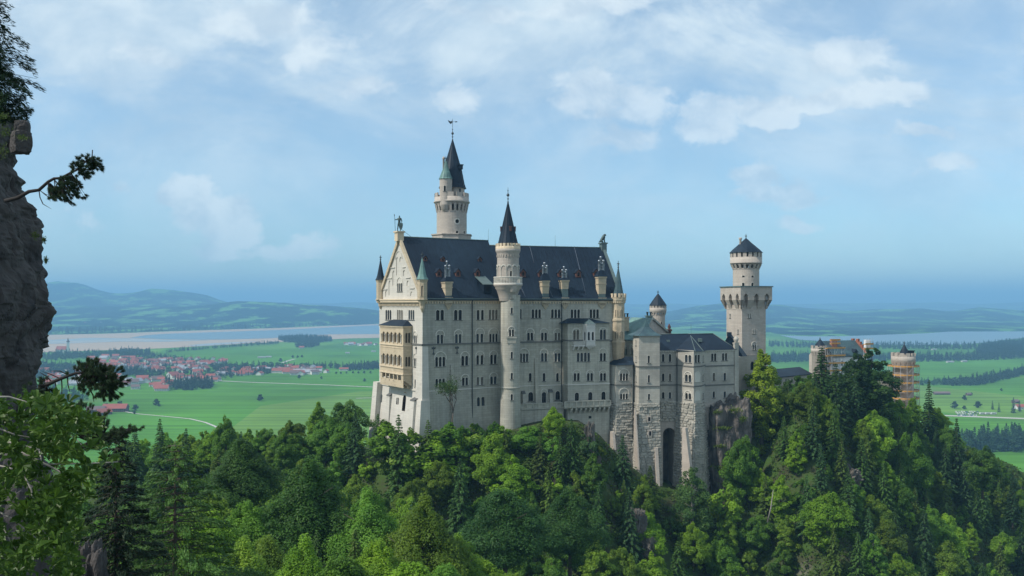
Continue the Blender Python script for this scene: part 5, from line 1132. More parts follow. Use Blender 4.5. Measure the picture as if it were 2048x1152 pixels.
def ground_mat(name, grass, soil, rockc, r0=.62, r1=.74):
    m = bpy.data.materials.new(name); m.use_nodes = True; nt = m.node_tree; N = nt.nodes; L = nt.links; b = N['Principled BSDF']; b.inputs['Roughness'].default_value = .95; b.inputs['Specular IOR Level'].default_value = .1
    g = N.new('ShaderNodeNewGeometry'); n1 = N.new('ShaderNodeTexNoise'); n1.inputs['Scale'].default_value = .25; n1.inputs['Detail'].default_value = 8; L.new(g.outputs['Position'], n1.inputs['Vector'])
    mr = N.new('ShaderNodeMapRange'); mr.inputs[1].default_value = .4; mr.inputs[2].default_value = .6; L.new(n1.outputs['Fac'], mr.inputs[0])
    mx_ = N.new('ShaderNodeMix'); mx_.data_type = 'RGBA'; mx_.inputs[6].default_value = (*grass, 1); mx_.inputs[7].default_value = (*soil, 1); L.new(mr.outputs[0], mx_.inputs[0])
    n2 = N.new('ShaderNodeTexNoise'); n2.inputs['Scale'].default_value = .045; n2.inputs['Detail'].default_value = 7; L.new(g.outputs['Position'], n2.inputs['Vector'])
    m2 = N.new('ShaderNodeMapRange'); m2.inputs[1].default_value = r0; m2.inputs[2].default_value = r1; L.new(n2.outputs['Fac'], m2.inputs[0])
    mz = N.new('ShaderNodeMix'); mz.data_type = 'RGBA'; L.new(m2.outputs[0], mz.inputs[0]); L.new(mx_.outputs[2], mz.inputs[6]); mz.inputs[7].default_value = (*rockc, 1); L.new(mz.outputs[2], b.inputs['Base Color'])
    bp = N.new('ShaderNodeBump'); bp.inputs['Distance'].default_value = .5; L.new(n1.outputs['Fac'], bp.inputs['Height']); L.new(bp.outputs[0], b.inputs['Normal']); M[name] = m; return m
ground_mat('forest_floor', (.045, .085, .018), (.045, .05, .024), (.22, .20, .17))
tag(mb.build('castle_hill', M['forest_floor']), 'steep wooded hill carrying the castle', None, None, 'structure')

# rocks: a displaced block, right under the wing and elsewhere on the slope
def rock(name, c, size, seed, label, amp=.22, res=26, rot=0, m='rock', kind='structure', sharp=1.0, cat=None):
    rs = np.random.RandomState(seed); mb = MB(); n = res; vs = []; fs = []
    def pt(d):
        d = d.normalized(); e = max(abs(d.x), abs(d.y), abs(d.z)); q = d / e; q = q.lerp(d, .45)
        o = seed * 7.3; v = Vector(q); f = 1 + amp * (mnoise.fractal(v * 1.6 + Vector((o, 0, 0)), 1.0, 2.0, 4) + .55 * sharp * (abs(mnoise.noise(v * 3.1 + Vector((0, o, 0)))) - .3) + .25 * mnoise.cell(v * 3.5 + Vector((0, 0, o))))
        v = v * f; x, y, z_ = v.x * size[0], v.y * size[1], v.z * size[2]; ca, sa = math.cos(rot), math.sin(rot); return (c[0] + x * ca - y * sa, c[1] + x * sa + y * ca, c[2] + z_)
    for ax in range(6):
        o = len(vs)
        for j in range(n + 1):
            for i in range(n + 1):
                a = 2 * i / n - 1; b = 2 * j / n - 1; d = [(1, a, b), (-1, -a, b), (-a, 1, b), (a, -1, b), (a, b, 1), (a, -b, -1)][ax]; vs.append(pt(Vector(d)))
        fs += [(o + j * (n + 1) + i, o + j * (n + 1) + i + 1, o + (j + 1) * (n + 1) + i + 1, o + (j + 1) * (n + 1) + i) for j in range(n) for i in range(n)]
    mb.add(vs, fs, 0, False); o = mb.build(name, M[m], None, c); 
    if kind: tag(o, label, cat, None, kind)
    else: tag(o, label, cat)
    return o
mat('cliff_rock', (.17, .15, .135), .95, .5, .3, .35, .9, col2=(.035, .033, .032), c2s=.22, streak=.6)
rock('rock_face', (62.0, 246.0, -47), (6.2, 7, 19.5), 3, 'dark streaked rock face under the right end of the wing', .18, 70, .2, 'cliff_rock')
rock('rock_face', (40, 234, -62), (5, 4, 8), 5, 'rock below the stair tower base', .2, 30, 0, 'cliff_rock')
for i, (px, py, Y, sz) in enumerate(((1276, 1058, 208, (1.9, 1.6, 4.6)), (1298, 1095, 206, (1.5, 1.4, 2.6)), (1618, 1000, 232, (3.0, 3, 6)), (1690, 960, 240, (4, 3, 3.5)), (1180, 880, 224, (1.0, 2, 4)), (1190, 935, 220, (1.0, 2, 3.4)))):
    q = P(px, py, Y); rock('rock_outcrop', q, sz, 20 + i, ['pale crag among trees on the lower slope below the tunnel', 'small lower crag beside the pale crag', 'tall pale rock scar in the right-hand wood', 'broad rock scar under the tall spruces', 'narrow dark rock rib below the palace terrace', 'lower end of the dark rock rib'][i], .34, 34, i * .7, 'rock', 'structure', 1.8)

# ================================================================== plain, lakes and far hills
def plain_mat():
    m = bpy.data.materials.new('plain'); m.use_nodes = True; nt = m.node_tree; N = nt.nodes; L = nt.links; b = N['Principled BSDF']; b.inputs['Roughness'].default_value = .95; b.inputs['Specular IOR Level'].default_value = .05
    g = N.new('ShaderNodeNewGeometry')
    mp = N.new('ShaderNodeMapping'); mp.inputs['Scale'].default_value = (1, .55, 1); mp.inputs['Rotation'].default_value = (0, 0, .25); L.new(g.outputs['Position'], mp.inputs[0])
    v = N.new('ShaderNodeTexVoronoi'); v.inputs['Scale'].default_value = .0028; L.new(mp.outputs[0], v.inputs['Vector'])
    cr = N.new('ShaderNodeValToRGB'); sp_ = N.new('ShaderNodeSeparateColor'); L.new(v.outputs['Color'], sp_.inputs[0]); L.new(sp_.outputs[0], cr.inputs[0])
    e = cr.color_ramp.elements; e[0].color = (.062, .180, .016, 1); e[1].color = (.095, .235, .028, 1); x = e.new(.35); x.color = (.076, .200, .018, 1); x = e.new(.7); x.color = (.072, .205, .020, 1); x = e.new(.9); x.color = (.125, .225, .036, 1)
    n = N.new('ShaderNodeTexNoise'); n.inputs['Scale'].default_value = .004; n.inputs['Detail'].default_value = 8; L.new(mp.outputs[0], n.inputs['Vector'])
    mr = N.new('ShaderNodeMapRange'); mr.inputs[1].default_value = .35; mr.inputs[2].default_value = .65; mr.inputs[3].default_value = .8; mr.inputs[4].default_value = 1.15; L.new(n.outputs['Fac'], mr.inputs[0])
    # mowing stripes
    w = N.new('ShaderNodeTexNoise'); mp2 = N.new('ShaderNodeMapping'); mp2.inputs['Scale'].default_value = (.0015, .05, 1); mp2.inputs['Rotation'].default_value = (0, 0, -.1); L.new(g.outputs['Position'], mp2.inputs[0]); L.new(mp2.outputs[0], w.inputs['Vector']); w.inputs['Scale'].default_value = 1; w.inputs['Detail'].default_value = 3
    m2 = N.new('ShaderNodeMapRange'); m2.inputs[1].default_value = .4; m2.inputs[2].default_value = .62; m2.inputs[3].default_value = .78; m2.inputs[4].default_value = 1.15; L.new(w.outputs['Fac'], m2.inputs[0])
    mu = N.new('ShaderNodeMath'); mu.operation = 'MULTIPLY'; L.new(mr.outputs[0], mu.inputs[0]); L.new(m2.outputs[0], mu.inputs[1])
    vm = N.new('ShaderNodeVectorMath'); vm.operation = 'SCALE'; L.new(cr.outputs[0], vm.inputs[0]); L.new(mu.outputs[0], vm.inputs['Scale']); L.new(vm.outputs[0], b.inputs['Base Color']); M['plain'] = m
plain_mat()
mb = MB(); mb.poly([(-60000, 300, GZ), (60000, 300, GZ), (60000, 90000, GZ), (-60000, 90000, GZ)]); tag(mb.build('ground', M['plain']), None, None, None, 'structure')
# far hills
def far_mat():
    m = bpy.data.materials.new('far_hills'); m.use_nodes = True; nt = m.node_tree; N = nt.nodes; L = nt.links; b = N['Principled BSDF']; b.inputs['Roughness'].default_value = 1; b.inputs['Specular IOR Level'].default_value = 0
    g = N.new('ShaderNodeNewGeometry'); mp = N.new('ShaderNodeMapping'); mp.inputs['Scale'].default_value = (1, .6, 2); L.new(g.outputs['Position'], mp.inputs[0])
    n = N.new('ShaderNodeTexNoise'); n.inputs['Scale'].default_value = .0030; n.inputs['Detail'].default_value = 10; n.inputs['Roughness'].default_value = .68; L.new(mp.outputs[0], n.inputs['Vector'])
    c = N.new('ShaderNodeValToRGB'); L.new(n.outputs['Fac'], c.inputs[0]); e = c.color_ramp.elements; e[0].position = .50; e[0].color = (.004, .016, .009, 1); e[1].position = .575; e[1].color = (.10, .24, .055, 1); x = e.new(.53); x.color = (.010, .036, .013, 1)
    L.new(c.outputs[0], b.inputs['Base Color']); M['far_hills'] = m
far_mat()
ridges = [(12500, 2300, [(-900, 640), (-200, 578), (60, 566), (105, 567), (160, 570), (215, 587), (255, 589), (300, 581), (340, 582), (400, 588), (455, 604), (520, 625), (700, 690), (3000, 700)]),
          (9600, 1500, [(-400, 600), (60, 616), (200, 618), (300, 612), (400, 611), (470, 605), (560, 607), (640, 611), (740, 618), (800, 626), (900, 637), (1200, 660), (3000, 660)]),
          (11500, 2200, [(-600, 700), (1150, 660), (1250, 640), (1340, 625), (1400, 611), (1440, 607), (1500, 607), (1560, 609), (1620, 618), (1700, 624), (1760, 620), (1840, 617), (1900, 624), (1960, 616), (2048, 622), (2600, 615)]),
          (8600, 900, [(-600, 640), (60, 640), (300, 641), (420, 646), (760, 640), (1000, 650), (1300, 655), (1560, 648), (1700, 655), (2048, 650), (2600, 650)]),
          (21000, 3000, [(-900, 606), (300, 608), (760, 606), (1000, 609), (1250, 608), (1500, 610), (1700, 607), (1850, 606.5), (1950, 608.5), (2048, 605.5), (2600, 606)])]
shore = [(-900, 672), (60, 671), (200, 668), (400, 661), (560, 656), (757, 648), (1000, 645), (1300, 655), (1500, 668), (1680, 674), (1760, 671), (1850, 668), (1900, 664), (2048, 664), (2600, 664)]
sx_ = [a for a, b in shore]; sy_ = [b for a, b in shore]
hx = np.arange(-9500, 13500, 150.0); hy = np.concatenate([np.arange(4800, 14500, 150.0), np.arange(14500, 30000, 500.0)])
vs = []
for Y in hy:
    for X in hx:
        px = CX + X / Y * F; z_ = -200.0
        for Yc, w, tb in ridges:
            py = np.interp(px, [a for a, b in tb], [b for a, b in tb]); zr_ = (HY - py) / F * Yc
            amp = (zr_ + 200) * math.exp(-((Y - Yc) / w) ** 2) * (1 + .16 * vn(X, Y, .0009, Yc) + .05 * vn(X, Y, .004, Yc))
            z_ = max(z_, -200 + amp)
        Ysh = 200 * F / (np.interp(px, sx_, sy_) - HY); t = min(1, max(0, (Y - Ysh - 30) / 500)); z_ = -201.5 + (z_ + 201.5 + 14 * max(0, .4 + vn(X, Y, .0016, 3))) * t
        vs.append((float(X), float(Y), z_))
nx = len(hx); mb = MB(); mb.v = vs; mb.f = [(j * nx + i, j * nx + i + 1, (j + 1) * nx + i + 1, (j + 1) * nx + i) for j in range(len(hy) - 1) for i in range(nx - 1)]; mb.m = [0] * len(mb.f); mb.s = [True] * len(mb.f)
tag(mb.build('hills', M['far_hills']), None, None, None, 'structure')
# lakes
def water_mat(name, col, rough=.25):
    m = mat(name, col, rough, .06, .003, spec=.5); return m
water_mat('lake_water', (.10, .17, .20), .32); water_mat('lake_bed', (.38, .29, .20), .8); mat('shallow', (.26, .30, .29), .4, .1, .002, col2=(.40, .33, .25), c2s=.0012)
def gpoly(name, pts, m, z=.5, kind='structure', label=None):
    mb = MB(); me = [G(*p, z) for p in pts]; vs = [Vector((p.x, p.y)) for p in me]; n = len(vs)
    v2, _, f2, *_ = delaunay_2d_cdt(vs, [(i, (i + 1) % n) for i in range(n)], [], 1, 1e-4); mb.add([(v.x, v.y, GZ + z) for v in v2], [tuple(f) for f in f2]); return tag(mb.build(name, M[m]), label, None, None, kind)
gpoly('lake_bed', [(40, 671), (200, 668), (400, 661), (560, 656), (757, 648), (900, 646), (1100, 646), (1100, 668), (900, 673), (757, 676), (700, 677), (560, 684), (470, 689), (400, 693), (300, 698), (200, 701), (60, 706)], 'lake_bed', .8)
gpoly('lake_water', [(330, 668), (400, 665.5), (480, 663), (560, 660), (757, 650.5), (1100, 648), (1100, 664), (757, 668.5), (660, 669), (600, 672), (540, 677), (470, 679), (400, 680), (330, 679), (260, 676), (290, 671)], 'lake_water', 1.4)
gpoly('lake_water', [(375, 691), (420, 687), (470, 684.5), (520, 683), (480, 687), (430, 691), (390, 693)], 'shallow', 1.4)
gpoly('lake_water', [(90, 681), (180, 676), (260, 677), (330, 680), (420, 681), (330, 684), (240, 683.5), (150, 687), (90, 688)], 'shallow', 1.3)
gpoly('lake_water', [(1560, 671), (1620, 673), (1680, 673), (1760, 670), (1850, 667), (1900, 663.5), (2048, 663), (2600, 662), (2600, 672), (2048, 676), (1980, 685), (1930, 689), (1860, 691), (1760, 690), (1690, 686), (1600, 680)], 'lake_water', 1.4)
# roads and tracks across the fields
def road(name, pts, w, m='road', z=.45):
    mb = MB(); g = [G(*p, z) for p in pts]; L_, R_ = [], []
    for i, p in enumerate(g):
        t = (g[min(i + 1, len(g) - 1)] - g[max(i - 1, 0)]).normalized(); n = Vector((t.y, -t.x, 0)) * w / 2; L_.append(p + n); R_.append(p - n)
    mb.add(L_ + R_, [(i, i + 1, len(g) + i + 1, len(g) + i) for i in range(len(g) - 1)]); tag(mb.build(name, M[m]), None, None, None, 'structure')
road('track', [(240, 822), (275, 828), (330, 833), (380, 838), (410, 845), (430, 853), (445, 862)], 4.5)
road('road', [(425, 761), (480, 764), (560, 767), (650, 770), (760, 775)], 9)
road('track', [(712, 797), (740, 796), (760, 795)], 6); road('road', [(1850, 830), (1930, 833), (2060, 838)], 16); road('track', [(564, 726), (575, 722), (590, 718)], 9); road('track', [(1870, 714), (1960, 712), (2060, 711)], 9)
# ================================================================== foliage
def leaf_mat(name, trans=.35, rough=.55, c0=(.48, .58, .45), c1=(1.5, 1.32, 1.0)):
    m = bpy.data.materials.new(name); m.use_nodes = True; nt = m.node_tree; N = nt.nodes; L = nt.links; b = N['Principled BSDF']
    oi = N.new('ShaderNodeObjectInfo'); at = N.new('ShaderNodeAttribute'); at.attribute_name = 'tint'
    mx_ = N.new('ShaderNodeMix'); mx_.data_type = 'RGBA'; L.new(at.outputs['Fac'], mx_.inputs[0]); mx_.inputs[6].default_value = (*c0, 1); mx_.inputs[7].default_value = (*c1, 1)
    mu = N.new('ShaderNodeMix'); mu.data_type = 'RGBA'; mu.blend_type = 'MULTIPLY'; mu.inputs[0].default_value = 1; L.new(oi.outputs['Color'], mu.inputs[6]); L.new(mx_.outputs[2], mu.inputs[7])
    L.new(mu.outputs[2], b.inputs['Base Color']); b.inputs['Roughness'].default_value = rough; b.inputs['Specular IOR Level'].default_value = .25
    t = N.new('ShaderNodeBsdfTranslucent'); L.new(mu.outputs[2], t.inputs[0]); ms = N.new('ShaderNodeMixShader'); ms.inputs[0].default_value = trans
    L.new(b.outputs[0], ms.inputs[1]); L.new(t.outputs[0], ms.inputs[2]); L.new(ms.outputs[0], N['Material Output'].inputs[0]); M[name] = m; return m
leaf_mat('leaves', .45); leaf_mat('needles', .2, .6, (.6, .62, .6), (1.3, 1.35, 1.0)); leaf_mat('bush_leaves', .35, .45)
def unit(a): return a / np.maximum(np.linalg.norm(a, axis=1, keepdims=True), 1e-6)
def leaf_mesh(name, C, Nn, S, T, asp=.55, ax=None, rs=None, m='leaves'):
    n = len(C); rs = rs or np.random.RandomState(1); Nn = unit(Nn)
    t = rs.normal(size=(n, 3)) if ax is None else ax
    t = unit(t - Nn * (t * Nn).sum(1, keepdims=True)); b = np.cross(Nn, t); S = S[:, None]
    V = np.stack([C - t * S, C + b * S * asp, C + t * S, C - b * S * asp], 1).reshape(-1, 3)
    me = bpy.data.meshes.new(name); me.vertices.add(4 * n); me.vertices.foreach_set('co', V.astype(np.float32).ravel())
    me.loops.add(4 * n); me.loops.foreach_set('vertex_index', np.arange(4 * n, dtype=np.int32)); me.polygons.add(n)
    me.polygons.foreach_set('loop_start', np.arange(0, 4 * n, 4, dtype=np.int32)); me.polygons.foreach_set('loop_total', np.full(n, 4, np.int32))
    a = me.attributes.new('tint', 'FLOAT', 'FACE'); a.data.foreach_set('value', T.astype(np.float32)); me.materials.append(M[m]); me.update(); return me
def broad_pts(seed, Rr, H, ncl, nl, ls, low=.22, lump=.3):
    """clumps of leaves spread through an uneven crown"""
    rs = np.random.RandomState(seed); C = []; Nn = []; S = []; T = []; Hc = H * (low + (1 - low) * .5); Hz = H * (1 - low) * .5
    ph = rs.uniform(0, 6.28, 6)
    for k in range(ncl):
        d = rs.normal(size=3); d /= np.linalg.norm(d); 
        az = math.atan2(d[1], d[0]); f = (.45 + .5 * rs.rand() ** .6) * (1 + lump * .6 * math.sin(2 * az + ph[0]) + lump * .5 * math.sin(3 * az + ph[1] + 3 * d[2]) + lump * .4 * math.sin(5 * d[2] + ph[2]))
        rc = Rr * rs.uniform(.17, .34); wz = 1.0 if d[2] > 0 else .85
        c = np.array([d[0] * Rr * f * wz, d[1] * Rr * f * wz, Hc + d[2] * Hz * min(f, 1.05)])
        n = int(nl * (rc / Rr / .25) ** 2); u = unit(rs.normal(size=(n, 3))); rr = rs.uniform(.35, 1, (n, 1)) ** .5
        p = u * rr * rc; p[:, 2] *= .72; C.append(c + p); Nn.append(u * .7 + np.array([0, 0, .8]) + rs.normal(size=(n, 3)) * .45 + d * .2)
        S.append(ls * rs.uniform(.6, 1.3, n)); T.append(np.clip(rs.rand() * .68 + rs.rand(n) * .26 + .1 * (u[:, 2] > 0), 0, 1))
    C = np.concatenate(C); zr = np.clip((C[:, 2] / H - low) / (1 - low), 0, 1); g = np.interp(zr, [0, .2, .45, .75, 1], [.85, 1.12, 1.08, .80, .45]); C[:, 0] *= g; C[:, 1] *= g
    return [C] + [np.concatenate(x) for x in (Nn, S, T)]
def conif_pts(seed, H, Rb, step, per, ls, low=.06, droop=.35, sparse=0.0, power=.85):
    rs = np.random.RandomState(seed); C = []; Nn = []; S = []; T = []; AX = []; z = H * low; br = []
    while z < H * .985:
        f = (1 - z / H); L0 = Rb * f ** power + .25; nb = max(4, int(6 + 3 * f)); a0 = rs.uniform(0, 6.28)
        for i in range(nb):
            if rs.rand() < sparse: continue
            a = a0 + 6.28 * i / nb + rs.normal() * .25; L_ = L0 * rs.uniform(.65, 1.15); n = max(5, int(per * L_ / Rb)); r = L_ * np.sqrt(rs.uniform(.02, 1, n))
            w = (.10 + .34 * (1 - r / L_)) * L_ * .55; off = rs.uniform(-1, 1, n) * w; dz = -droop * r * (r / L_) * .6 + .10 * r - rs.uniform(0, .35, n) * step * (.5 + .5 * f) + z - .0
            ca, sa = math.cos(a), math.sin(a); p = np.stack([r * ca - off * sa, r * sa + off * ca, dz + rs.normal(size=n) * .05], 1); C.append(p)
            d = np.array([ca, sa, -.25]); AX.append(d + np.stack([-sa * off / (L_ + .1), ca * off / (L_ + .1), -rs.uniform(0, .6, n)], 1) * 1.3); Nn.append(np.array([ca * .35, sa * .35, 1.0]) + rs.normal(size=(n, 3)) * .4)
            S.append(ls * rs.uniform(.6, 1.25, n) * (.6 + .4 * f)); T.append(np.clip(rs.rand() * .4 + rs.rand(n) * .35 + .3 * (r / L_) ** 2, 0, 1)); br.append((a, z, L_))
        z += step * rs.uniform(.75, 1.2) * (.55 + .45 * f)
    return [np.concatenate(x) for x in (C, Nn, S, T, AX)], br
KINDS = {}
def trunk_mesh(name, H, r, limbs, seed, m='bark', lean=.3, top=.9, spread=.4, Rr=3):
    rs = random.Random(seed); mb = MB(); pts = [(rs.uniform(-lean, lean) * (t ** 1.2), rs.uniform(-lean, lean) * (t ** 1.2), H * top * t - (1.5 if t == 0 else 0)) for t in (0, .25, .5, .75, 1)]
    mb.tube(pts, [r * 1.25, r, r * .75, r * .5, r * .15], 7)
    for i in range(limbs):
        t = rs.uniform(.3, .85); z_ = H * top * t; a = rs.uniform(0, 6.28); L_ = Rr * rs.uniform(.5, .95) * (1.1 - t * .5); p0 = Vector((0, 0, z_)); p1 = Vector((math.cos(a) * L_ * .5, math.sin(a) * L_ * .5, z_ + L_ * spread * .7)); p2 = Vector((math.cos(a) * L_, math.sin(a) * L_, z_ + L_ * spread * 1.5))
        mb.tube([p0, p1, p2], [r * .35, r * .22, r * .07], 5)
    me = bpy.data.meshes.new(name); me.from_pydata(mb.v, [], mb.f); me.materials.append(M[m]); me.polygons.foreach_set('use_smooth', mb.s); return me
def kind_broad(key, seed, Rr, H, ncl, nl, ls, low=.2, lump=.3, bark='bark'):
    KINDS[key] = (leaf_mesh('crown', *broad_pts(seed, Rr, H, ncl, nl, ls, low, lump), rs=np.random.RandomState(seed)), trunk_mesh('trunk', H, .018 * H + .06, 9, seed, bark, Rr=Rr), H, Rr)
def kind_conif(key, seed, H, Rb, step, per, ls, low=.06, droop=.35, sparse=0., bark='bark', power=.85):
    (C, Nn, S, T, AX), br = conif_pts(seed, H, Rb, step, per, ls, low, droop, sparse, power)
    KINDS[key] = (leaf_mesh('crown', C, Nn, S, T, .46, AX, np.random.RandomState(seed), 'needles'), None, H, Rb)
    mb = MB(); mb.tube([(0, 0, -1.5), (0, 0, H * .5), (0, 0, H * .97)], [.014 * H + .05, .009 * H + .03, .02], 7)
    for a, z, L_ in br[::2]: mb.tube([(0, 0, z), (math.cos(a) * L_ * .5, math.sin(a) * L_ * .5, z - .02 * L_), (math.cos(a) * L_ * .9, math.sin(a) * L_ * .9, z - droop * .5 * L_ + .08 * L_)], [.045, .03, .012], 3, 0, False, False)
    me = bpy.data.meshes.new('trunk'); me.from_pydata(mb.v, [], mb.f); me.materials.append(M[bark]); me.update(); KINDS[key] = (KINDS[key][0], me, H, Rb)
for i in range(5): kind_broad('broad%d' % i, 100 + i, 5.2, 15, 150, 170, .235, .08, .35)
for i in range(3): kind_broad('tall%d' % i, 120 + i, 3.9, 17, 135, 150, .225, .06, .3)
for i in range(4): kind_conif('spruce%d' % i, 140 + i, 20, 4.7, .95, 105, .40, power=1.0, droop=.45)
for i in range(2): kind_conif('slim%d' % i, 150 + i, 18, 3.6, .85, 90, .36, power=1.0, droop=.4)
for i in range(2): kind_broad('near%d' % i, 160 + i, 6.2, 16, 230, 240, .155, .1, .38)
kind_broad('birch', 171, 4.0, 15, 95, 110, .19, .08, .3, 'pale_bark'); kind_broad('bushy0', 175, 2.6, 5, 34, 80, .24, .02, .4); kind_broad('bushy1', 176, 3.2, 5.5, 40, 80, .24, .02, .4)
NTREE = [0]
def tree(key, x, y, z, h, w=1.0, col=(.06, .13, .03), label=None, cat='tree', group=None, name=None, rot=None):
    cm, tm, H, Rb = KINDS[key]; s = h / H; name = name or ('spruce_tree' if key[:2] in ('sp', 'sl', 'fg') else ('shrub' if key[:5] == 'bushy' else 'leafy_tree'))
    r = bpy.data.objects.new(name, None); COL.objects.link(r); r.location = (x, y, z); r.scale = (s * w, s * w, s); r.rotation_euler = (0, 0, (NTREE[0] * 2.399) if rot is None else rot); NTREE[0] += 1; r.empty_display_size = .5
    for nm, me in (('trunk', tm), ('crown', cm)):
        o = bpy.data.objects.new(nm, me); COL.objects.link(o); o.parent = r; o.color = (*col, 1)
    BASE[r.name] = Vector((x, y, z)); return tag(r, label, cat, group)
ENV = [(-60, 800), (200, 840), (250, 852), (310, 842), (345, 862), (370, 868), (420, 852), (450, 838), (500, 858), (560, 842), (590, 828), (640, 812), (690, 800), (720, 806), (745, 838), (775, 842), (800, 845), (835, 872), (850, 885), (880, 872), (910, 852), (945, 850), (1000, 857), (1030, 852), (1045, 832), (1060, 818), (1110, 812), (1150, 822), (1170, 842), (1195, 880), (1215, 895), (1235, 885), (1262, 895), (1278, 925), (1300, 940), (1322, 975), (1340, 1010), (1355, 985), (1385, 955), (1415, 975), (1440, 985), (1470, 940), (1490, 850), (1500, 790), (1525, 735), (1550, 745), (1575, 765), (1600, 752), (1625, 735), (1650, 735), (1690, 745), (1720, 735), (1750, 730), (1775, 760), (1795, 800), (1820, 790), (1850, 792), (1870, 795), (1900, 830), (1930, 880), (1960, 895), (2000, 905), (2048, 955), (2120, 990)]
ex = [a for a, b in ENV]; ey = [b for a, b in ENV]
def env(px, hw): return max(np.interp(p, ex, ey) for p in (px - hw, px, px + hw))
GREENS = [(.140, .280, .024), (.100, .225, .028), (.175, .325, .028), (.110, .250, .038), (.150, .265, .032), (.086, .190, .030)]
CONG = [(.054, .120, .034), (.070, .145, .032), (.095, .155, .030), (.048, .108, .042)]
rt_ = random.Random(77); placed = []
def region(px, Y):
    if Y < 150: return 'on the near flank at the lower left'
    if px < 700: return 'on the ridge left of the castle'
    if px < 1050: return 'below the palace west end'
    if px < 1330: return 'below the terrace and polygonal bay'
    if px < 1600: return 'below the wing and square tower'
    if px < 1830: return 'in the wood in front of the gatehouse'
    return 'on the slope at the right edge'
def clear(x, y, r): return all((x - a) ** 2 + (y - b) ** 2 > (r * .60 + c * .60) ** 2 for a, b, c in placed)
# ---- trees one can tell apart
named = [
 ('slim0', 797, 826, 205, 16, 1.25, CONG[1], 'slender spruce just left of the palace corner, rising against the sunlit west wall'),
 ('slim1', 856, 836, 209, 16, 1.15, CONG[2], 'pointed spruce standing against the shaded south wall beside the palace corner'),
 ('slim0', 756, 826, 211, 11, 1.5, CONG[1], 'small spruce at the left foot of the west wall'),
 ('broad1', 690, 797, 236, 15, 1.1, GREENS[5], 'dark round leafy tree cresting the ridge left of the palace'),
 ('tall0', 636, 808, 240, 15, 1.2, GREENS[0], 'domed green tree on the ridge beside the dark round one'),
 ('broad2', 452, 832, 232, 12, 1.0, GREENS[1], 'isolated leafy top above the ridge at the end of the field track'),
 ('spruce1', 320, 836, 225, 18, .9, (.05, .11, .03), 'pale pointed conifer, tallest of the three rising over the green field'),
 ('spruce2', 270, 850, 215, 18, .9, (.05, .11, .03), 'pale conifer nearest the pine boughs, left of the three over the field'),
 ('spruce3', 372, 853, 222, 16, .9, (.045, .10, .03), 'pale conifer right of the three over the field, behind the big dark fir'),
 ('birch', 1385, 937, 222, 17, 1.25, (.075, .16, .05), 'light airy birch with a pale stem in front of the right stone base'),
 ('spruce0', 1245, 868, 222, 18, 1.1, CONG[3], 'dark pointed spruce in front of the left rusticated base'),
 ('spruce2', 1300, 930, 220, 15, 1.3, (.06, .10, .025), 'yellowish spruce left of the tunnel foot'),
 ('slim1', 1183, 930, 212, 12, 1.0, (.10, .075, .05), 'browning half dead spruce by the dark rock rib'),
 ('slim0', 1080, 865, 211, 14, 1.3, (.065, .10, .024), 'olive spruce in the middle of the slope below the terrace'),
 ('broad3', 1108, 812, 222, 9, 1.0, GREENS[2], 'bright bushy tree touching the terrace parapet'),
 ('tall1', 1523, 700, 249, 22, 1.25, (.20, .30, .022), 'yellow-green tree in front of the square tower foot'),
 ('spruce3', 1643, 690, 266, 27, 1.25, (.034, .082, .022), 'tall dark spruce hiding the left end of the gatehouse'),
 ('spruce0', 1672, 725, 262, 23, 1.25, (.036, .08, .024), 'second dark spruce, just right of the tallest one'),
 ('tall2', 1742, 697, 280, 26, 1.3, (.042, .105, .022), 'tallest dark leafy tree between gatehouse and round tower'),
 ('tall0', 1712, 712, 276, 22, 1.1, (.036, .09, .022), 'dark leafy tree leaning against the tallest one'),
 ('slim0', 1858, 758, 302, 15, 1.3, (.022, .060, .022), 'dark pointed spruce right of the scaffolded round tower'),
 ('tall1', 1600, 752, 258, 17, 1.2, (.065, .14, .024), 'fresh green tree left of the tall dark spruce'),
 ('birch', 1578, 760, 262, 14, 1.1, (.06, .12, .03), 'thin light tree in front of the low gallery wall'),
 ('spruce1', 1913, 835, 286, 20, 1.1, (.026, .066, .024), 'dark spruce on the shoulder at the right'),
 ('broad0', 1822, 865, 262, 14, 1.1, (.085, .20, .022), 'bright green broad tree below the scaffolded tower'),
 ('broad4', 1965, 893, 268, 15, 1.0, (.07, .16, .03), 'broad light green tree at the end of the shoulder'),
 ('spruce2', 2025, 950, 262, 15, .9, (.022, .058, .024), 'dark spruce at the right edge of the wood'),
 ('bushy1', 770, 846, 211, 8, 1.3, GREENS[0], 'green shrub at the foot of the sunlit west wall, left part'),
 ('bushy0', 788, 862, 209.5, 8, 1.3, GREENS[1], 'green shrub at the foot of the sunlit west wall, middle part'),
 ('bushy1', 815, 866, 209, 8, 1.4, GREENS[4], 'green shrub under the west wall buttress nearest the corner'),
 ('bushy0', 838, 889, 208, 8, 1.3, GREENS[0], 'green shrub covering the foot of the palace corner'),
 ('bushy1', 868, 878, 210, 9, 1.4, GREENS[2], 'light green shrub at the shaded wall just right of the corner'),
 ('broad1', 1482, 868, 236, 14, 1.0, GREENS[1], 'leafy tree overlapping the right side of the dark rock face'),
 ('bushy0', 1448, 962, 229, 9, 1.2, GREENS[2], 'bright bush at the foot of the dark rock face'),
 ('near0', 620, 935, 128, 17, 1.2, (.055, .14, .026), 'biggest round beech crown in the lower middle left'),
 ('near1', 1010, 985, 150, 16, 1.15, (.045, .125, .035), 'full round crown below the palace at the bottom'),
 ('near0', 1140, 985, 160, 15, 1.0, (.05, .13, .035), 'rounded bluish green crown right of the full one at the bottom'),
 ('near1', 480, 885, 150, 15, 1.2, (.05, .12, .026), 'broad dark crown behind the foreground fir'),
]
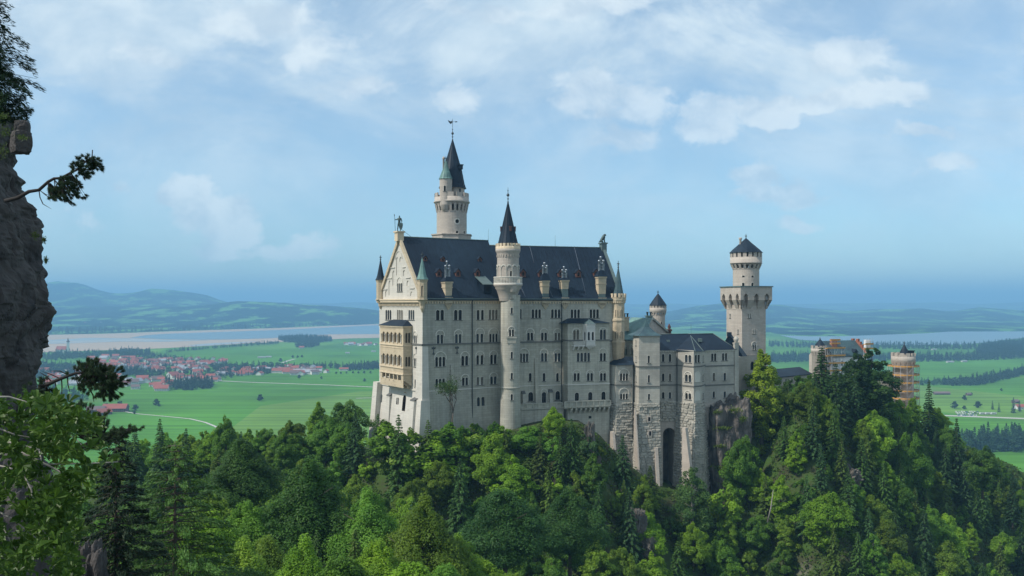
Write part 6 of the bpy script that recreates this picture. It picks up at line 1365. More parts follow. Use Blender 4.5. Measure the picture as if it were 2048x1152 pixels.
for k, px, py, Y, h, w, col, lab in named:
    x = (px - CX) / F * Y; zt = (HY - py) / F * Y; zg_ = hill(x, Y); h2 = max(h, zt - zg_ ) if zt - zg_ < h * 1.6 else h
    tree(k, x, Y, zt - h2, h2, w * h / h2 if h2 > h else w, col, lab); placed.append((x, Y, KINDS[k][3] * w * h / KINDS[k][2]))
for i in range(9):
    px = 880 + i * 15.5; Y = 213.5 + i * .75; x = (px - CX) / F * Y; zt = (HY - (856 - 5 * math.sin(i * 1.9) - i * .6)) / F * Y; zg_ = hill(x, Y); h = max(4, zt - zg_ + .4)
    tree('bushy%d' % (i % 2), x, Y, zt - h, h, 1.15, GREENS[i % 6], 'low leafy shrub along the foot of the shaded palace wall', 'shrub', 'shrubs along the palace wall foot'); placed.append((x, Y, 2.0))
def free_fill(x0, x1, y0, y1, st, smallp):
    yv = y1
    while yv > y0:
        xv = x0
        while xv < x1:
            x = xv + rt_.uniform(-st * .4, st * .4); y = yv + rt_.uniform(-st * .4, st * .4); xv += st
            px = CX + x / y * F
            if px < 120 or px > 2110: continue
            zg_ = hill(x, y); yf = float(np.interp(x, TXx, TXy)); d = yf - y
            if d < 1.5 and -42 < x < 74: continue
            if -27 < x < 60 and d < 5: continue
            if x <= -42 and d < -14: continue
            if x >= 74 and d < -26: continue
            if x > 118 and y > 318: continue
            if zg_ < -126 or (smallp == 1 and y < 150): continue
            near = y < 152
            con = rt_.random() < (.12 if near else (.10 if px < 250 else (.16 if px < 760 else (.3 if px < 1250 else (.22 if px < 1560 else .42)))))
            key = ('spruce%d' % rt_.randrange(4) if rt_.random() < .7 else 'slim%d' % rt_.randrange(2)) if con else ('near%d' % rt_.randrange(2) if near else rt_.choice(['broad0', 'broad1', 'broad2', 'broad3', 'broad4', 'tall0', 'tall1', 'tall2']))
            H0 = rt_.uniform(11, 17) if not con else rt_.uniform(12, 20)
            if near: H0 = rt_.uniform(13, 17)
            if smallp == 1: H0 = rt_.uniform(3.6, 6.8); key = 'bushy%d' % rt_.randrange(2); con = False
            rad = KINDS[key][3] * H0 / KINDS[key][2]; e = env(px, rad * F / y * .55); zmax = (HY - e) / F * y; h = min(H0, zmax - zg_)
            if (HY - (zg_ + H0 * .9)) * 0 + (HY - (zg_ + h) / y * F) > 1190: continue
            if h < (2.2 if smallp == 1 else 4.0): continue
            if h < 7 and smallp != 1: key = 'bushy%d' % rt_.randrange(2); 
            w = 1.0 if h > H0 * .75 or key[0] == 'b' and key[1] == 'u' else H0 * .8 / h
            rad = KINDS[key][3] * h * w / KINDS[key][2]
            if not clear(x, y, rad): continue
            placed.append((x, y, rad)); col = rt_.choice(CONG if con else GREENS); b = rt_.uniform(.8, 1.2); col = tuple(c * b for c in col)
            if not con and rt_.random() < .10: col = (.11 * b, .19 * b, .022)
            rg = region(px, y)
            if key[:5] == 'bushy': tree(key, x, y, zg_ - .3, h, w, col, 'low leafy shrub ' + rg, 'shrub', 'shrubs on the castle slope')
            elif con: tree(key, x, y, zg_ - .5, h, w, col, 'unremarkable dark green spruce ' + rg, 'tree', 'spruces ' + rg)
            else: tree(key, x, y, zg_ - .5, h, w, col, 'rounded green broadleaf tree ' + rg, 'tree', 'broadleaf trees ' + rg)
        yv -= st * .85
free_fill(-115, 215, 60, 335, 6.4, .3)
n1_ = len(placed)
free_fill(-115, 215, 60, 335, 4.6, 1)
print('hill trees', len(placed))
# ---- bare-limbed tree against the south wall
(lambda: None)()
t = thing('old_tree', 'sparse crooked old tree with bare limbs standing against the palace south wall', 'tree', P(906, 862, 214)); b = P(906, 866, 214); mb = MB(); rr = random.Random(4); tips = []
def grow(p, d, L_, r, lv):
    q = p + d * L_; m_ = p.lerp(q, .5) + Vector((rr.uniform(-.1, .1), 0, rr.uniform(-.1, .1))) * L_; mb.tube([p, m_, q], [r, r * .8, r * .6], 5)
    tips.append((q, lv))
    if lv < 4:
        for i in range(3 if lv else 4):
            dd = (d + Vector((rr.uniform(-.95, .95), rr.uniform(-.5, .5), rr.uniform(-.25, .6)))).normalized(); grow(q, dd, L_ * rr.uniform(.55, .8), r * .55, lv + 1)
grow(b, Vector((0, 0, 1)), 5.0, .24, 0); mb.build('trunk', M['bark'], t)
rs = np.random.RandomState(8); tp = np.array([list(q - b) for q, lv in tips if lv >= 3]); tp = tp[rs.rand(len(tp)) < .62]; C = np.repeat(tp, 16, 0) + rs.normal(size=(len(tp) * 16, 3)) * .42; n = len(C)
me = leaf_mesh('crown', C, rs.normal(size=(n, 3)) + np.array([0, 0, 1]), np.full(n, .2) * rs.uniform(.6, 1.2, n), rs.rand(n), rs=rs); o = bpy.data.objects.new('crown', me); COL.objects.link(o); o.parent = t; o.location = b - BASE[t.name]; o.color = (.06, .12, .03, 1)
# leaning dead trunk
q = P(1535, 1045, 222); mb = MB(); mb.tube([q, q + Vector((.9, 0, 4)), q + Vector((1.6, .3, 8.5))], [.2, .15, .06], 6); mb.tube([q + Vector((.9, 0, 4)), q + Vector((1.9, -.5, 5.2))], [.06, .02], 4); tag(mb.build('dead_trunk', M['pale_bark'], None, q), 'bare leaning dead trunk on the slope below the square tower', 'dead tree')
# ---- undergrowth on the open slope
rs = np.random.RandomState(12); Cs = []; 
while len(Cs) < 130000:
    x = rs.uniform(-110, 210); y = rs.uniform(160, 332); px = CX + x / y * F
    yf = float(np.interp(x, TXx, TXy)); d = yf - y
    if d < .3 and -42 < x < 74 or px < 150 or px > 2080: continue
    if d > 48 or d < -40: continue
    if mnoise.noise(Vector((x * .12, y * .12, 0))) < -.25: continue
    z_ = hill(x, y)
    for k in range(4): Cs.append((x + rs.normal() * .5, y + rs.normal() * .5, z_ + rs.uniform(0, .9)))
C = np.array(Cs); n = len(C); me = leaf_mesh('undergrowth', C, rs.normal(size=(n, 3)) * .6 + np.array([0, -.3, 1]), rs.uniform(.22, .5, n), rs.rand(n), rs=rs); o = bpy.data.objects.new('undergrowth', me); COL.objects.link(o); o.color = (.065, .13, .024, 1); tag(o, 'low green undergrowth covering the castle slope', None, None, 'stuff')
# ledge grass on the rock face
rs = np.random.RandomState(13); Cs = []
for px, py, w, h in ((1445, 856, 12, 3), (1440, 892, 8, 2.5), (1442, 935, 17, 3.5), (1455, 968, 13, 4), (1470, 820, 9, 4), (1436, 824, 6, 3), (1486, 838, 5, 4)):
    for k in range(260):
        p = P(px + rs.normal() * w * .7, py + rs.normal() * h * .7, 239.4 + rs.uniform(-1.2, .6)); Cs.append(tuple(p))
C = np.array(Cs); n = len(C); me = leaf_mesh('ledge_grass', C, rs.normal(size=(n, 3)) * .6 + np.array([0, -.5, 1]), rs.uniform(.12, .3, n), rs.rand(n), rs=rs); o = bpy.data.objects.new('ledge_grass', me); COL.objects.link(o); o.color = (.10, .16, .025, 1); tag(o, 'grass tufts on ledges of the dark rock face', None, None, 'stuff')

# ================================================================== valley: woods, single trees, houses
def lo_variants():
    out = {}
    for i in range(3):
        C, Nn, S, T = broad_pts(300 + i, 5.5, 15, 26, 9, 1.05, .0, .25); out['b%d' % i] = (C, Nn, S, T, None)
        (C, Nn, S, T, AX), _ = conif_pts(310 + i, 22, 3.8, 2.3, 9, 1.1, .02); out['c%d' % i] = (C, Nn, S * 1.2, T, AX)
    return out
LO = lo_variants()
def wood(pts, spacing, con, col, label, z=GZ, hs=(.8, 1.25), seed=1, name='woodland', jit=1.0, dark=1.0):
    rs = np.random.RandomState(seed); g = [G(*p) for p in pts]; pl = [(p.x, p.y) for p in g]; x0 = min(p[0] for p in pl); x1 = max(p[0] for p in pl); y0 = min(p[1] for p in pl); y1 = max(p[1] for p in pl)
    C = []; Nn = []; S = []; T = []; AX = []; cnt = 0
    for y in np.arange(y0, y1, spacing):
        for x in np.arange(x0, x1, spacing):
            a = x + rs.uniform(-.6, .6) * spacing * jit; b = y + rs.uniform(-.6, .6) * spacing * jit
            if not inside(a, b, pl): continue
            k = ('c' if rs.rand() < con else 'b') + str(rs.randint(3)); c, n, s, t, ax = LO[k]; sc_ = rs.uniform(*hs); th = rs.uniform(0, 6.28); R_ = np.array([[math.cos(th), math.sin(th), 0], [-math.sin(th), math.cos(th), 0], [0, 0, 1]])
            C.append(c @ R_ * sc_ + np.array([a, b, z])); Nn.append(n @ R_); S.append(s * sc_); T.append(np.clip(t * .6 + rs.rand() * .4, 0, 1)); AX.append((ax if ax is not None else rs.normal(size=c.shape)) @ R_); cnt += 1
    if not C: return
    me = leaf_mesh(name, *[np.concatenate(q) for q in (C, Nn, S, T)], asp=.75, ax=np.concatenate(AX), rs=rs, m='needles'); o = bpy.data.objects.new(name, me); COL.objects.link(o); o.color = (*col, 1); tag(o, label, None, None, 'stuff'); print(name, cnt)
DK = (.022, .055, .026); MD = (.034, .085, .028)
wood([(556, 679), (600, 676), (650, 678), (668, 682), (640, 686), (570, 685)], 17, .9, DK, 'dark conifer wood on the lake shore left of the palace', seed=2, hs=(1, 1.4))
wood([(590, 691), (625, 688), (640, 691), (620, 696), (592, 695)], 17, .6, DK, 'small wood clump behind the farm on the shore meadows', seed=3)
wood([(350, 701), (420, 697), (500, 689), (560, 685), (560, 688), (470, 694), (400, 700), (330, 706)], 20, .3, MD, 'row of trees along the near lake shore', seed=4, hs=(.7, 1.0))
wood([(75, 712), (120, 708), (200, 707), (262, 702), (300, 703), (300, 711), (200, 716), (90, 722)], 19, .3, MD, 'trees behind the village by the lake', seed=5)
wood([(60, 728), (150, 734), (235, 740), (290, 745), (240, 752), (150, 758), (60, 760)], 19, .35, DK, 'dark trees in front of the village left end', seed=6)
wood([(60, 775), (140, 790), (180, 797), (120, 815), (60, 820)], 17, .3, MD, 'trees in the valley just beside the cliff', seed=61)
wood([(330, 771), (380, 767), (428, 768), (428, 777), (380, 781), (340, 779)], 14, .75, DK, 'dark copse at the near edge of the village', seed=7, hs=(1.0, 1.3))
wood([(225, 742), (300, 748), (330, 752), (310, 757), (240, 752)], 17, .4, DK, 'wood patch in the middle of the village', seed=8)
wood([(420, 733), (520, 731), (600, 733), (700, 732), (757, 729), (757, 736), (700, 740), (640, 738), (560, 745), (520, 750), (440, 752)], 20, .3, DK, 'trees scattered among the eastern village houses', seed=9, hs=(.7, 1.1))
wood([(690, 736), (757, 733), (757, 739), (700, 742)], 14, .3, DK, 'dense tree belt right of the village', seed=10, hs=(.9, 1.2))
wood([(240, 700), (460, 730), (560, 745), (430, 760), (250, 745)], 22, .3, DK, 'garden trees between the village houses', seed=11, hs=(.55, .95))
wood([(60, 663), (300, 662), (560, 652), (760, 643), (760, 648), (560, 656), (400, 660.5), (200, 667), (60, 670)], 60, .7, DK, 'dark forest along the far lake shore', z=-196, seed=12, hs=(1.4, 2.0))
# right side
wood([(1535, 688), (1640, 690), (1760, 691), (1900, 692), (2060, 690), (2060, 697), (1900, 700), (1750, 699), (1535, 694)], 30, .6, DK, 'tree belt along the near shore of the right lake', seed=20, hs=(1, 1.4))
wood([(1540, 715), (1620, 712), (1700, 716), (1790, 714), (1870, 715), (1980, 712), (2060, 708), (2060, 716), (1960, 722), (1840, 724), (1700, 722), (1540, 726)], 19, .6, DK, 'dense hedgerow wood behind the gatehouse', seed=21, hs=(.9, 1.4))
wood([(1975, 694), (2060, 686), (2100, 690), (2100, 714), (2060, 712), (1990, 710), (1950, 706)], 17, .85, DK, 'large dark conifer wood at the right edge', seed=22, hs=(1.2, 1.7))
wood([(1880, 765), (1950, 762), (2000, 752), (2060, 738), (2060, 748), (2000, 762), (1965, 772), (1890, 772)], 12, .35, DK, 'curving wood strip across the right meadow', seed=23, hs=(.8, 1.15))
wood([(1840, 764), (1890, 764), (1890, 771), (1840, 771)], 14, .3, MD, 'short tree row left of the curving wood strip', seed=24, hs=(.6, .9))
wood([(1905, 900), (1950, 888), (2060, 878), (2120, 880), (2120, 905), (2060, 905), (1960, 905), (1920, 915)], 9.5, .75, (.026, .066, .034), 'nearer conifer wood in the haze behind the right slope', seed=25, hs=(.9, 1.5))
def vtree(px, py, k, h, col, label, w=1.0): g = G(px, py); tree(k, g.x, g.y, GZ, h, w, col, label)
KINDS['vt'] = (leaf_mesh('crown', *broad_pts(401, 5.5, 12, 40, 26, .8, .0, .25)), trunk_mesh('trunk', 12, .4, 4, 5, Rr=4), 12, 5.5)
(C, Nn, S, T, AX), _ = conif_pts(402, 20, 3.4, 1.3, 18, .7); KINDS['sp_vt'] = (leaf_mesh('crown', C, Nn, S, T, .4, AX, m='needles'), trunk_mesh('trunk', 20, .4, 0, 5), 20, 3.4)
for px, py, h, lab in ((312, 811, 14, 'round field tree alone right of the farm road end'), (318, 813, 7, 'small bush beside the round field tree'), (520, 802, 15, 'lone round tree in the middle of the big green field'), (270, 821, 12, 'rounder of the two trees right of the red farm'), (269, 828, 7, 'small tree below the rounder one right of the farm'), (212, 821, 15, 'tree behind the red farm left end'), (240, 819, 17, 'tree behind the red farm middle'), (250, 822, 13, 'tree behind the red farm right end'),
                      (598, 757, 11, 'tree by the road below the white houses'), (643, 758, 8, 'small tree on the meadow right of the village road'), (729, 763, 9, 'tree on the meadow near the palace'), (561, 724, 14, 'pair tree at the start of the pale track'), (586, 716, 11, 'left tree of the short row in the upper meadow'), (595, 716, 11, 'middle tree of the short row in the upper meadow'), (604, 715, 11, 'right tree of the short row in the upper meadow'), (388, 730, 14, 'single tree on the meadow above the village'),
                      (672, 748, 7, 'first tree of the avenue right of the village'), (682, 748, 7, 'second tree of the avenue right of the village'), (693, 747, 7, 'third tree of the avenue right of the village'), (706, 747, 7, 'fourth tree of the avenue right of the village'), (717, 747, 7, 'fifth tree of the avenue right of the village'), (728, 747, 8, 'sixth tree of the avenue right of the village'), (741, 747, 8, 'seventh tree of the avenue nearest the palace'),
                      (1909, 817, 15, 'large round tree on the right meadow by the parking'), (1929, 800, 11, 'darker round tree higher on the right meadow'), (1929, 819, 8, 'low round bush by the right parking'), (1955, 816, 14, 'round tree left of two pointed trees on the right'), (2003, 782, 7, 'small barn side tree on the right meadow'), (1943, 790, 6, 'bush beside the meadow hut on the right')):
    vtree(px, py, 'vt', h, (.026, .07, .028), lab)
for px, py, h, lab in ((1985, 819, 18, 'left pointed conifer on the right meadow'), (1998, 824, 18, 'right pointed conifer on the right meadow'), (2027, 826, 30, 'tallest slim conifer near the right edge'), (2039, 823, 22, 'dark conifer beside the tallest slim one'), (1858, 714, 34, 'tall conifer standing out of the hedgerow behind the round tower')):
    vtree(px, py, 'sp_vt', h, (.022, .055, .03), lab)
# houses
def house(px, py, L_, Wd, h, rot, roofm, wallm='render_white', label=None, group=None, cat='house', parts=False, rise=.38, name='house'):
    c = G(px, py); ca, sa = math.cos(rot), math.sin(rot); e = .5
    def q(u, v, z): return (c.x + u * ca - v * sa, c.y + u * sa + v * ca, GZ + z)
    hl, hw, hr = L_ / 2, Wd / 2, h + Wd * rise
    wv = [q(-hl, -hw, 0), q(hl, -hw, 0), q(hl, hw, 0), q(-hl, hw, 0), q(-hl, -hw, h), q(hl, -hw, h), q(hl, hw, h), q(-hl, hw, h), q(-hl, 0, hr - .1), q(hl, 0, hr - .1)]
    wf = [(0, 1, 5, 4), (1, 2, 6, 9, 5), (2, 3, 7, 6), (3, 0, 4, 8, 7)]
    rv = [q(-hl - 1, -hw - 1.1, h - .4), q(hl + 1, -hw - 1.1, h - .4), q(hl + 1, 0, hr), q(-hl - 1, 0, hr), q(-hl - 1, hw + 1.1, h - .4), q(hl + 1, hw + 1.1, h - .4)]; rf = [(0, 1, 2, 3), (3, 2, 5, 4)]
    rv += [(x, y, z - .3) for x, y, z in rv]; rf += [(6, 7, 1, 0), (10, 11, 5, 4), (6, 0, 3, 9), (9, 3, 4, 10), (1, 7, 8, 2), (2, 8, 11, 5), (9, 8, 7, 6), (10, 11, 8, 9)]
    if parts:
        t = thing(name, label, cat, (c.x, c.y, GZ), group); mb = MB(); mb.add(wv, wf); mb.build('wall', M[wallm], t); mb = MB(); mb.add(rv, rf); mb.build('roof', M[roofm], t)
        for u in np.arange(-hl + 2, hl - 1, 3.4):
            for z_ in (1.2, 4.0):
                if z_ + 1.3 < h: mb = MB(); mb.add([q(u, -hw - .05, z_), q(u + 1.2, -hw - .05, z_), q(u + 1.2, -hw - .05, z_ + 1.3), q(u, -hw - .05, z_ + 1.3), q(u, -hw, z_), q(u + 1.2, -hw, z_), q(u + 1.2, -hw, z_ + 1.3), q(u, -hw, z_ + 1.3)], [(0, 1, 2, 3), (0, 3, 7, 4), (1, 5, 6, 2), (3, 2, 6, 7), (0, 4, 5, 1)]); mb.build('window', M['glass'], t)
        return t
    mb = MB(); mb.add(wv, wf, 0); mb.add(rv, rf, 1)
    for u in np.arange(-hl + 2, hl - 1, 3.6):
        for z_ in (1.2, 4.0):
            if z_ + 1.3 < h: mb.add([q(u, -hw - .05, z_), q(u + 1.2, -hw - .05, z_), q(u + 1.2, -hw - .05, z_ + 1.3), q(u, -hw - .05, z_ + 1.3)], [(0, 1, 2, 3)], 2)
    return tag(mb.build(name, [M[wallm], M[roofm], M['glass']], None, (c.x, c.y, GZ)), label, cat, group)
house(231, 823, 42, 20, 7, .12, 'roof_red', 'barn_wood', 'large red roofed farm building with dark timber front in the left field', parts=True, name='farmhouse', cat='farm')
house(207, 829, 24, 16, 5, .9, 'roof_red', 'barn_wood', 'lower red roofed barn left of the large farm building', parts=True, name='barn', cat='barn')
house(192, 825, 30, 16, 6, .3, 'roof_dark', 'barn_wood', 'dark roofed barn at the left end of the farm', parts=True, name='barn', cat='barn')
house(90, 828, 20, 14, 5, .1, 'roof_grey', 'render_white', 'grey roofed shed seen through the bush', name='shed', cat='shed')
# village church
c = G(135, 706); ch = thing('church', 'white church with onion-capped tower and red roof at the lake end of the village', 'church', (c.x, c.y, GZ)); mb = MB(); mb.box((c.x + 2, c.y, GZ), 9, 9, 44, .3); mb.build('tower', M['render_white'], ch); mb = MB(); mb.lathe(c.x + 2, c.y, [(5.6, GZ + 44), (6, GZ + 48), (2, GZ + 53), (2.4, GZ + 56), (.2, GZ + 64)], 10); mb.build('spire', M['roof_dark'], ch)
mb = MB(); mb.box((c.x - 22, c.y + 3, GZ), 38, 22, 14, .1); mb.build('nave', M['render_white'], ch); mb = MB(); mb.add([(c.x - 44, c.y - 12, GZ + 13.5), (c.x - 1, c.y - 8, GZ + 13.5), (c.x - 2, c.y + 4, GZ + 28), (c.x - 44, c.y + 1, GZ + 28), (c.x - 45, c.y + 15, GZ + 13.5), (c.x - 3, c.y + 19, GZ + 13.5)], [(0, 1, 2, 3), (3, 2, 5, 4), (0, 3, 4), (1, 5, 2)]); mb.build('roof', M['roof_red'], ch)
rv_ = random.Random(31)
vill = [([(180, 716), (230, 714), (300, 722), (360, 724), (390, 733), (420, 742), (400, 750), (300, 742), (220, 736), (180, 730)], 100, 'in the middle of the village'), ([(255, 762), (330, 758), (345, 770), (330, 782), (270, 781), (240, 772)], 26, 'in the near red-roofed cluster of the village'),
        ([(340, 752), (400, 752), (430, 758), (430, 764), (360, 765)], 14, 'along the near street of the village'), ([(425, 742), (520, 738), (560, 744), (520, 752), (430, 752)], 26, 'in the eastern half of the village'), ([(555, 735), (650, 738), (655, 747), (600, 751), (540, 750)], 30, 'around the white halls at the village east end'),
        ([(85, 740), (180, 742), (240, 752), (240, 762), (160, 772), (90, 770)], 34, 'at the village end behind the pine bough'), ([(690, 687), (740, 688), (757, 691), (720, 693), (690, 691)], 18, 'in the far hamlet beside the palace'), ([(120, 640), (200, 648), (240, 650), (180, 654), (110, 653)], 14, 'in the hamlet on the far shore'), ([(300, 722), (420, 718), (470, 722), (440, 732), (330, 732)], 30, 'on the far edge of the village')]
for pts, n, where in vill:
    k = 0; used = []
    far = 'far shore' in where
    while k < n:
        px = rv_.uniform(min(p[0] for p in pts), max(p[0] for p in pts)); py = rv_.uniform(min(p[1] for p in pts), max(p[1] for p in pts))
        if not inside(px, py, pts): continue
        k += 1; red = rv_.random() < .74; rm = 'roof_red' if red else rv_.choice(['roof_dark', 'roof_grey']); L_ = rv_.uniform(15, 29); 
        if far:
            g = G(px, py)
            # hamlet stands on the rising far shore: place it on the hill surface
        o = house(px, py, L_, L_ * .68, rv_.uniform(5, 7.5), rv_.choice([.1, 1.6, .3, 1.2]) + rv_.uniform(-.3, .3), rm, label=('red roofed white house ' if red else ('dark roofed white house ' if rm == 'roof_dark' else 'grey roofed white house ')) + where, group=('red roofed' if red else ('dark roofed' if rm == 'roof_dark' else 'grey roofed')) + ' houses ' + where)
        if far: o.location.z += 26
for px, py, L_, lab in ((583, 744, 60, 'long pale roofed hall, leftmost at the village east end'), (608, 746.5, 55, 'long pale roofed hall nearest the road'), (623, 745, 60, 'long pale roofed hall in front of the white houses'), (547, 740, 55, 'long flat white hall between village trees'), (688, 741, 26, 'red roofed house alone among the trees right of the village')):
    house(px, py, L_, 22, 6, .12, 'roof_red' if 'red' in lab else 'roof_grey', label=lab, cat='hall' if 'hall' in lab else 'house', name='hall' if 'hall' in lab else 'house', rise=.15)
house(603, 697, 22, 14, 6, .2, 'roof_red', label='white farmhouse alone on the shore meadow', cat='farm', name='farmhouse')
house(1883, 789, 34, 9, 3.5, .02, 'roof_dark', 'barn_wood', 'long low dark hay barn on the right meadow', cat='barn', name='barn', parts=True); house(1937, 791, 10, 7, 3.5, .3, 'roof_dark', 'barn_wood', 'small dark hut on the right meadow', cat='barn', name='hut')
house(2040, 818, 18, 12, 5, .1, 'roof_red', label='red roofed house at the right edge beyond the road', parts=True, cat='house'); house(2031, 806, 12, 9, 4, .4, 'roof_dark', 'barn_wood', 'small hut behind the conifers at the right edge', cat='barn', name='hut')
for px, py, L_ in ((523, 716, 26), (537, 715, 20), (695, 707, 16), (747, 704, 18), (1868, 700, 20), (1900, 725, 24), (1928, 724, 18), (1790, 731, 16)):
    house(px, py, L_, 9, 4, .1, 'roof_grey', label='small pale hay barn on open meadow near pixel column %d' % px if False else 'small pale hay barn standing alone on the distant meadows', cat='barn', name='barn', group='hay barns on the distant meadows', rise=.2)
# parked cars and coaches by the right meadow
def car(px, py, col, big, label, group, rot):
    c = G(px, py); Lc, Wc, Hc = (11, 2.5, 3.2) if big else (4.4, 1.8, 1.45); key = 'car_' + col; t = thing('coach' if big else 'parked_car', label, 'bus' if big else 'car', (c.x, c.y, GZ), group); ca, sa = math.cos(rot), math.sin(rot)
    def q(u, v, z): return (c.x + u * ca - v * sa, c.y + u * sa + v * ca, GZ + .48 + z)
    mb = MB(); prof = [(-.5, .3), (-.5, .55), (-.42, .62), (-.3, .97), (.12, 1.0), (.3, .64), (.48, .56), (.5, .3)] if not big else [(-.5, .12), (-.5, .95), (-.48, 1), (.48, 1), (.5, .9), (.5, .12)]
    n = len(prof); mb.add([q(u * Lc, -Wc / 2, z * Hc) for u, z in prof] + [q(u * Lc, Wc / 2, z * Hc) for u, z in prof], [tuple(range(n))[::-1], tuple(range(n, 2 * n))] + [(i, (i + 1) % n, n + (i + 1) % n, n + i) for i in range(n)]); mb.build('body', M[key], t)
    mb = MB(); u0, u1, z0, z1 = (-.45, .45, .5, .85) if big else (-.3, .2, .66, .9)
    for v in (-1, 1): mb.poly([q(u0 * Lc, v * (Wc / 2 + .02), z0 * Hc), q(u1 * Lc, v * (Wc / 2 + .02), z0 * Hc), q((u1 - .06) * Lc, v * (Wc / 2 + .02), z1 * Hc), q((u0 + .04) * Lc, v * (Wc / 2 + .02), z1 * Hc)])
    mb.build('window', M['glass'], t)
    for u in (-.32, .32):
        for v in (-1, 1):
            mb = MB(); p0 = Vector(q(u * Lc, v * Wc * .36, .0)); p1 = Vector(q(u * Lc, v * Wc * .5, .0)); mb.tube([p0, p1], .34 if not big else .5, 10); mb.build('wheel', M['iron'], t)
for k_, c_ in (('white', (.7, .7, .7)), ('silver', (.4, .42, .44)), ('black', (.03, .03, .035)), ('blue', (.05, .1, .25))): mat('car_' + k_, c_, .3, .03, 1)
rc_ = random.Random(3)
for i in range(34):
    row = i % 4; px = 1912 + (i // 4) * 5.2 + row * 1.5 + rc_.uniform(-1, 1); col = rc_.choice(['white', 'silver', 'black', 'blue', 'white']); car(px, 824 + row * 2.6, col, False, col + ' car in the parking rows behind the right slope', col + ' cars in the parking rows', rc_.choice([1.5, 1.7]))
for i, px in enumerate((1965, 1976, 1987)): car(px, 829, 'white', True, ['white coach at the left of the parked coaches', 'white coach between the other two coaches', 'white coach at the right of the parked coaches'][i], 'coaches in the parking', .2)
# ================================================================== foreground: cliff, boughs, bush, dark firs
EDGE = [(150, -30), (205, 0), (222, 8), (232, 20), (240, 30), (262, 36), (285, 46), (300, 46), (322, 38), (340, 34), (348, 40), (362, 54), (400, 64), (440, 75), (480, 83), (505, 86), (530, 89), (548, 98), (572, 106), (600, 105), (640, 104), (665, 99), (700, 97), (740, 88), (780, 82), (820, 79), (870, 80), (930, 95), (1000, 110), (1152, 130), (1500, 190), (2400, 230)]
Yc_ = 31.0; vs = []; NA = 300; ANG = list(np.radians(np.linspace(-125, 22, 250))) + list(np.radians(np.linspace(22, 235, 52)[1:-1])); rows = list(np.arange(150, 1160, 4.0)) + list(np.arange(1160, 2400, 30.0)); Rc = 7.0
for py in rows:
    if py < 212: continue
    ed = np.interp(py, [a for a, b in EDGE], [b for a, b in EDGE]); k0 = math.atan((ed - CX) / F); cx_ = -22.0
    for _ in range(8): Dd = math.hypot(cx_, Yc_); th_ = k0 - math.asin((Rc + .12) / Dd); cx_ = math.tan(th_) * Yc_
    Yt_ = math.sqrt(Dd * Dd - Rc * Rc) * math.cos(k0); z_ = (HY - py) / F * Yt_
    if py < 235: pass
    for i in range(NA):
        a = ANG[i]; d = Vector((math.cos(a), math.sin(a), 0)); v = Vector((math.cos(a) * 2.2, math.sin(a) * 2.2, z_ * .55))
        f = mnoise.fractal(v * 1.4, 1.0, 2.1, 5) * .42 + abs(mnoise.noise(v * Vector((2.6, 2.6, .9)) if False else Vector((v.x * 2.6, v.y * 2.6, v.z * .9)))) * .5 - .22 + (mnoise.cell(Vector((v.x * 1.7, v.y * 1.7, v.z * 1.1 + .6 * mnoise.noise(v)))) ) * .16
        k = 1.0 if abs(math.sin(a)) > .35 else .35 + .65 * abs(math.sin(a)) / .35
        fine = mnoise.fractal(v * 5.0, .9, 2.1, 4) * .09 + min(0, abs(mnoise.noise(Vector((v.x * 4.5, v.y * 4.5, v.z * 1.6)))) - .12) * .8 + (mnoise.cell(Vector((v.x * 5, v.y * 5, v.z * 3)))) * .05
        r = Rc + f * k + fine; vs.append((cx_ + d.x * r, Yc_ + d.y * r * 1.0, z_))
n = len(vs) // NA; mb = MB(); mb.v = vs; mb.f = [(j * NA + i, (j + 1) * NA + i, (j + 1) * NA + (i + 1) % NA, j * NA + (i + 1) % NA) for j in range(n - 1) for i in range(NA)] + [tuple(range(NA))]; mb.m = [0] * len(mb.f); mb.s = [False] * len(mb.f)
mat('cliff_near', (.085, .077, .074), .92, .5, .5, .10, 2.6, col2=(.022, .021, .023), c2s=.5, streak=.35)
tag(mb.build('cliff', M['cliff_near']), 'dark weathered limestone cliff rising at the left edge', None, None, 'structure')
Yc_ = 25.2
q = P(45, 258, Yc_); rock('boulder', q, (.20, .25, .25), 41, 'rounded dark boulder perched on top of the left cliff', .06, 22, .3, 'cliff_near', None, 1, 'rock')
q = P(42, 285, Yc_ - .2); rock('boulder', q, (.26, .3, .35), 42, 'blocky dark boulder wedged below the rounded one on the cliff top', .10, 22, .8, 'cliff_near', None, 1, 'rock')
q = P(172, 1130, 17); rock('rock_outcrop', (q.x, q.y, q.z - .8), (.36, .5, 1.15), 43, 'dark knobbly rock behind the bush at the bottom left', .3, 30, .3, 'cliff_near', 'structure')
q = P(20, 1100, 13); rock('rock_outcrop', (q.x - .6, q.y, q.z - 1.0), (1.0, .9, 2.2), 44, 'brown rock showing through the bush', .25, 30, .3, 'cliff_near', 'structure')
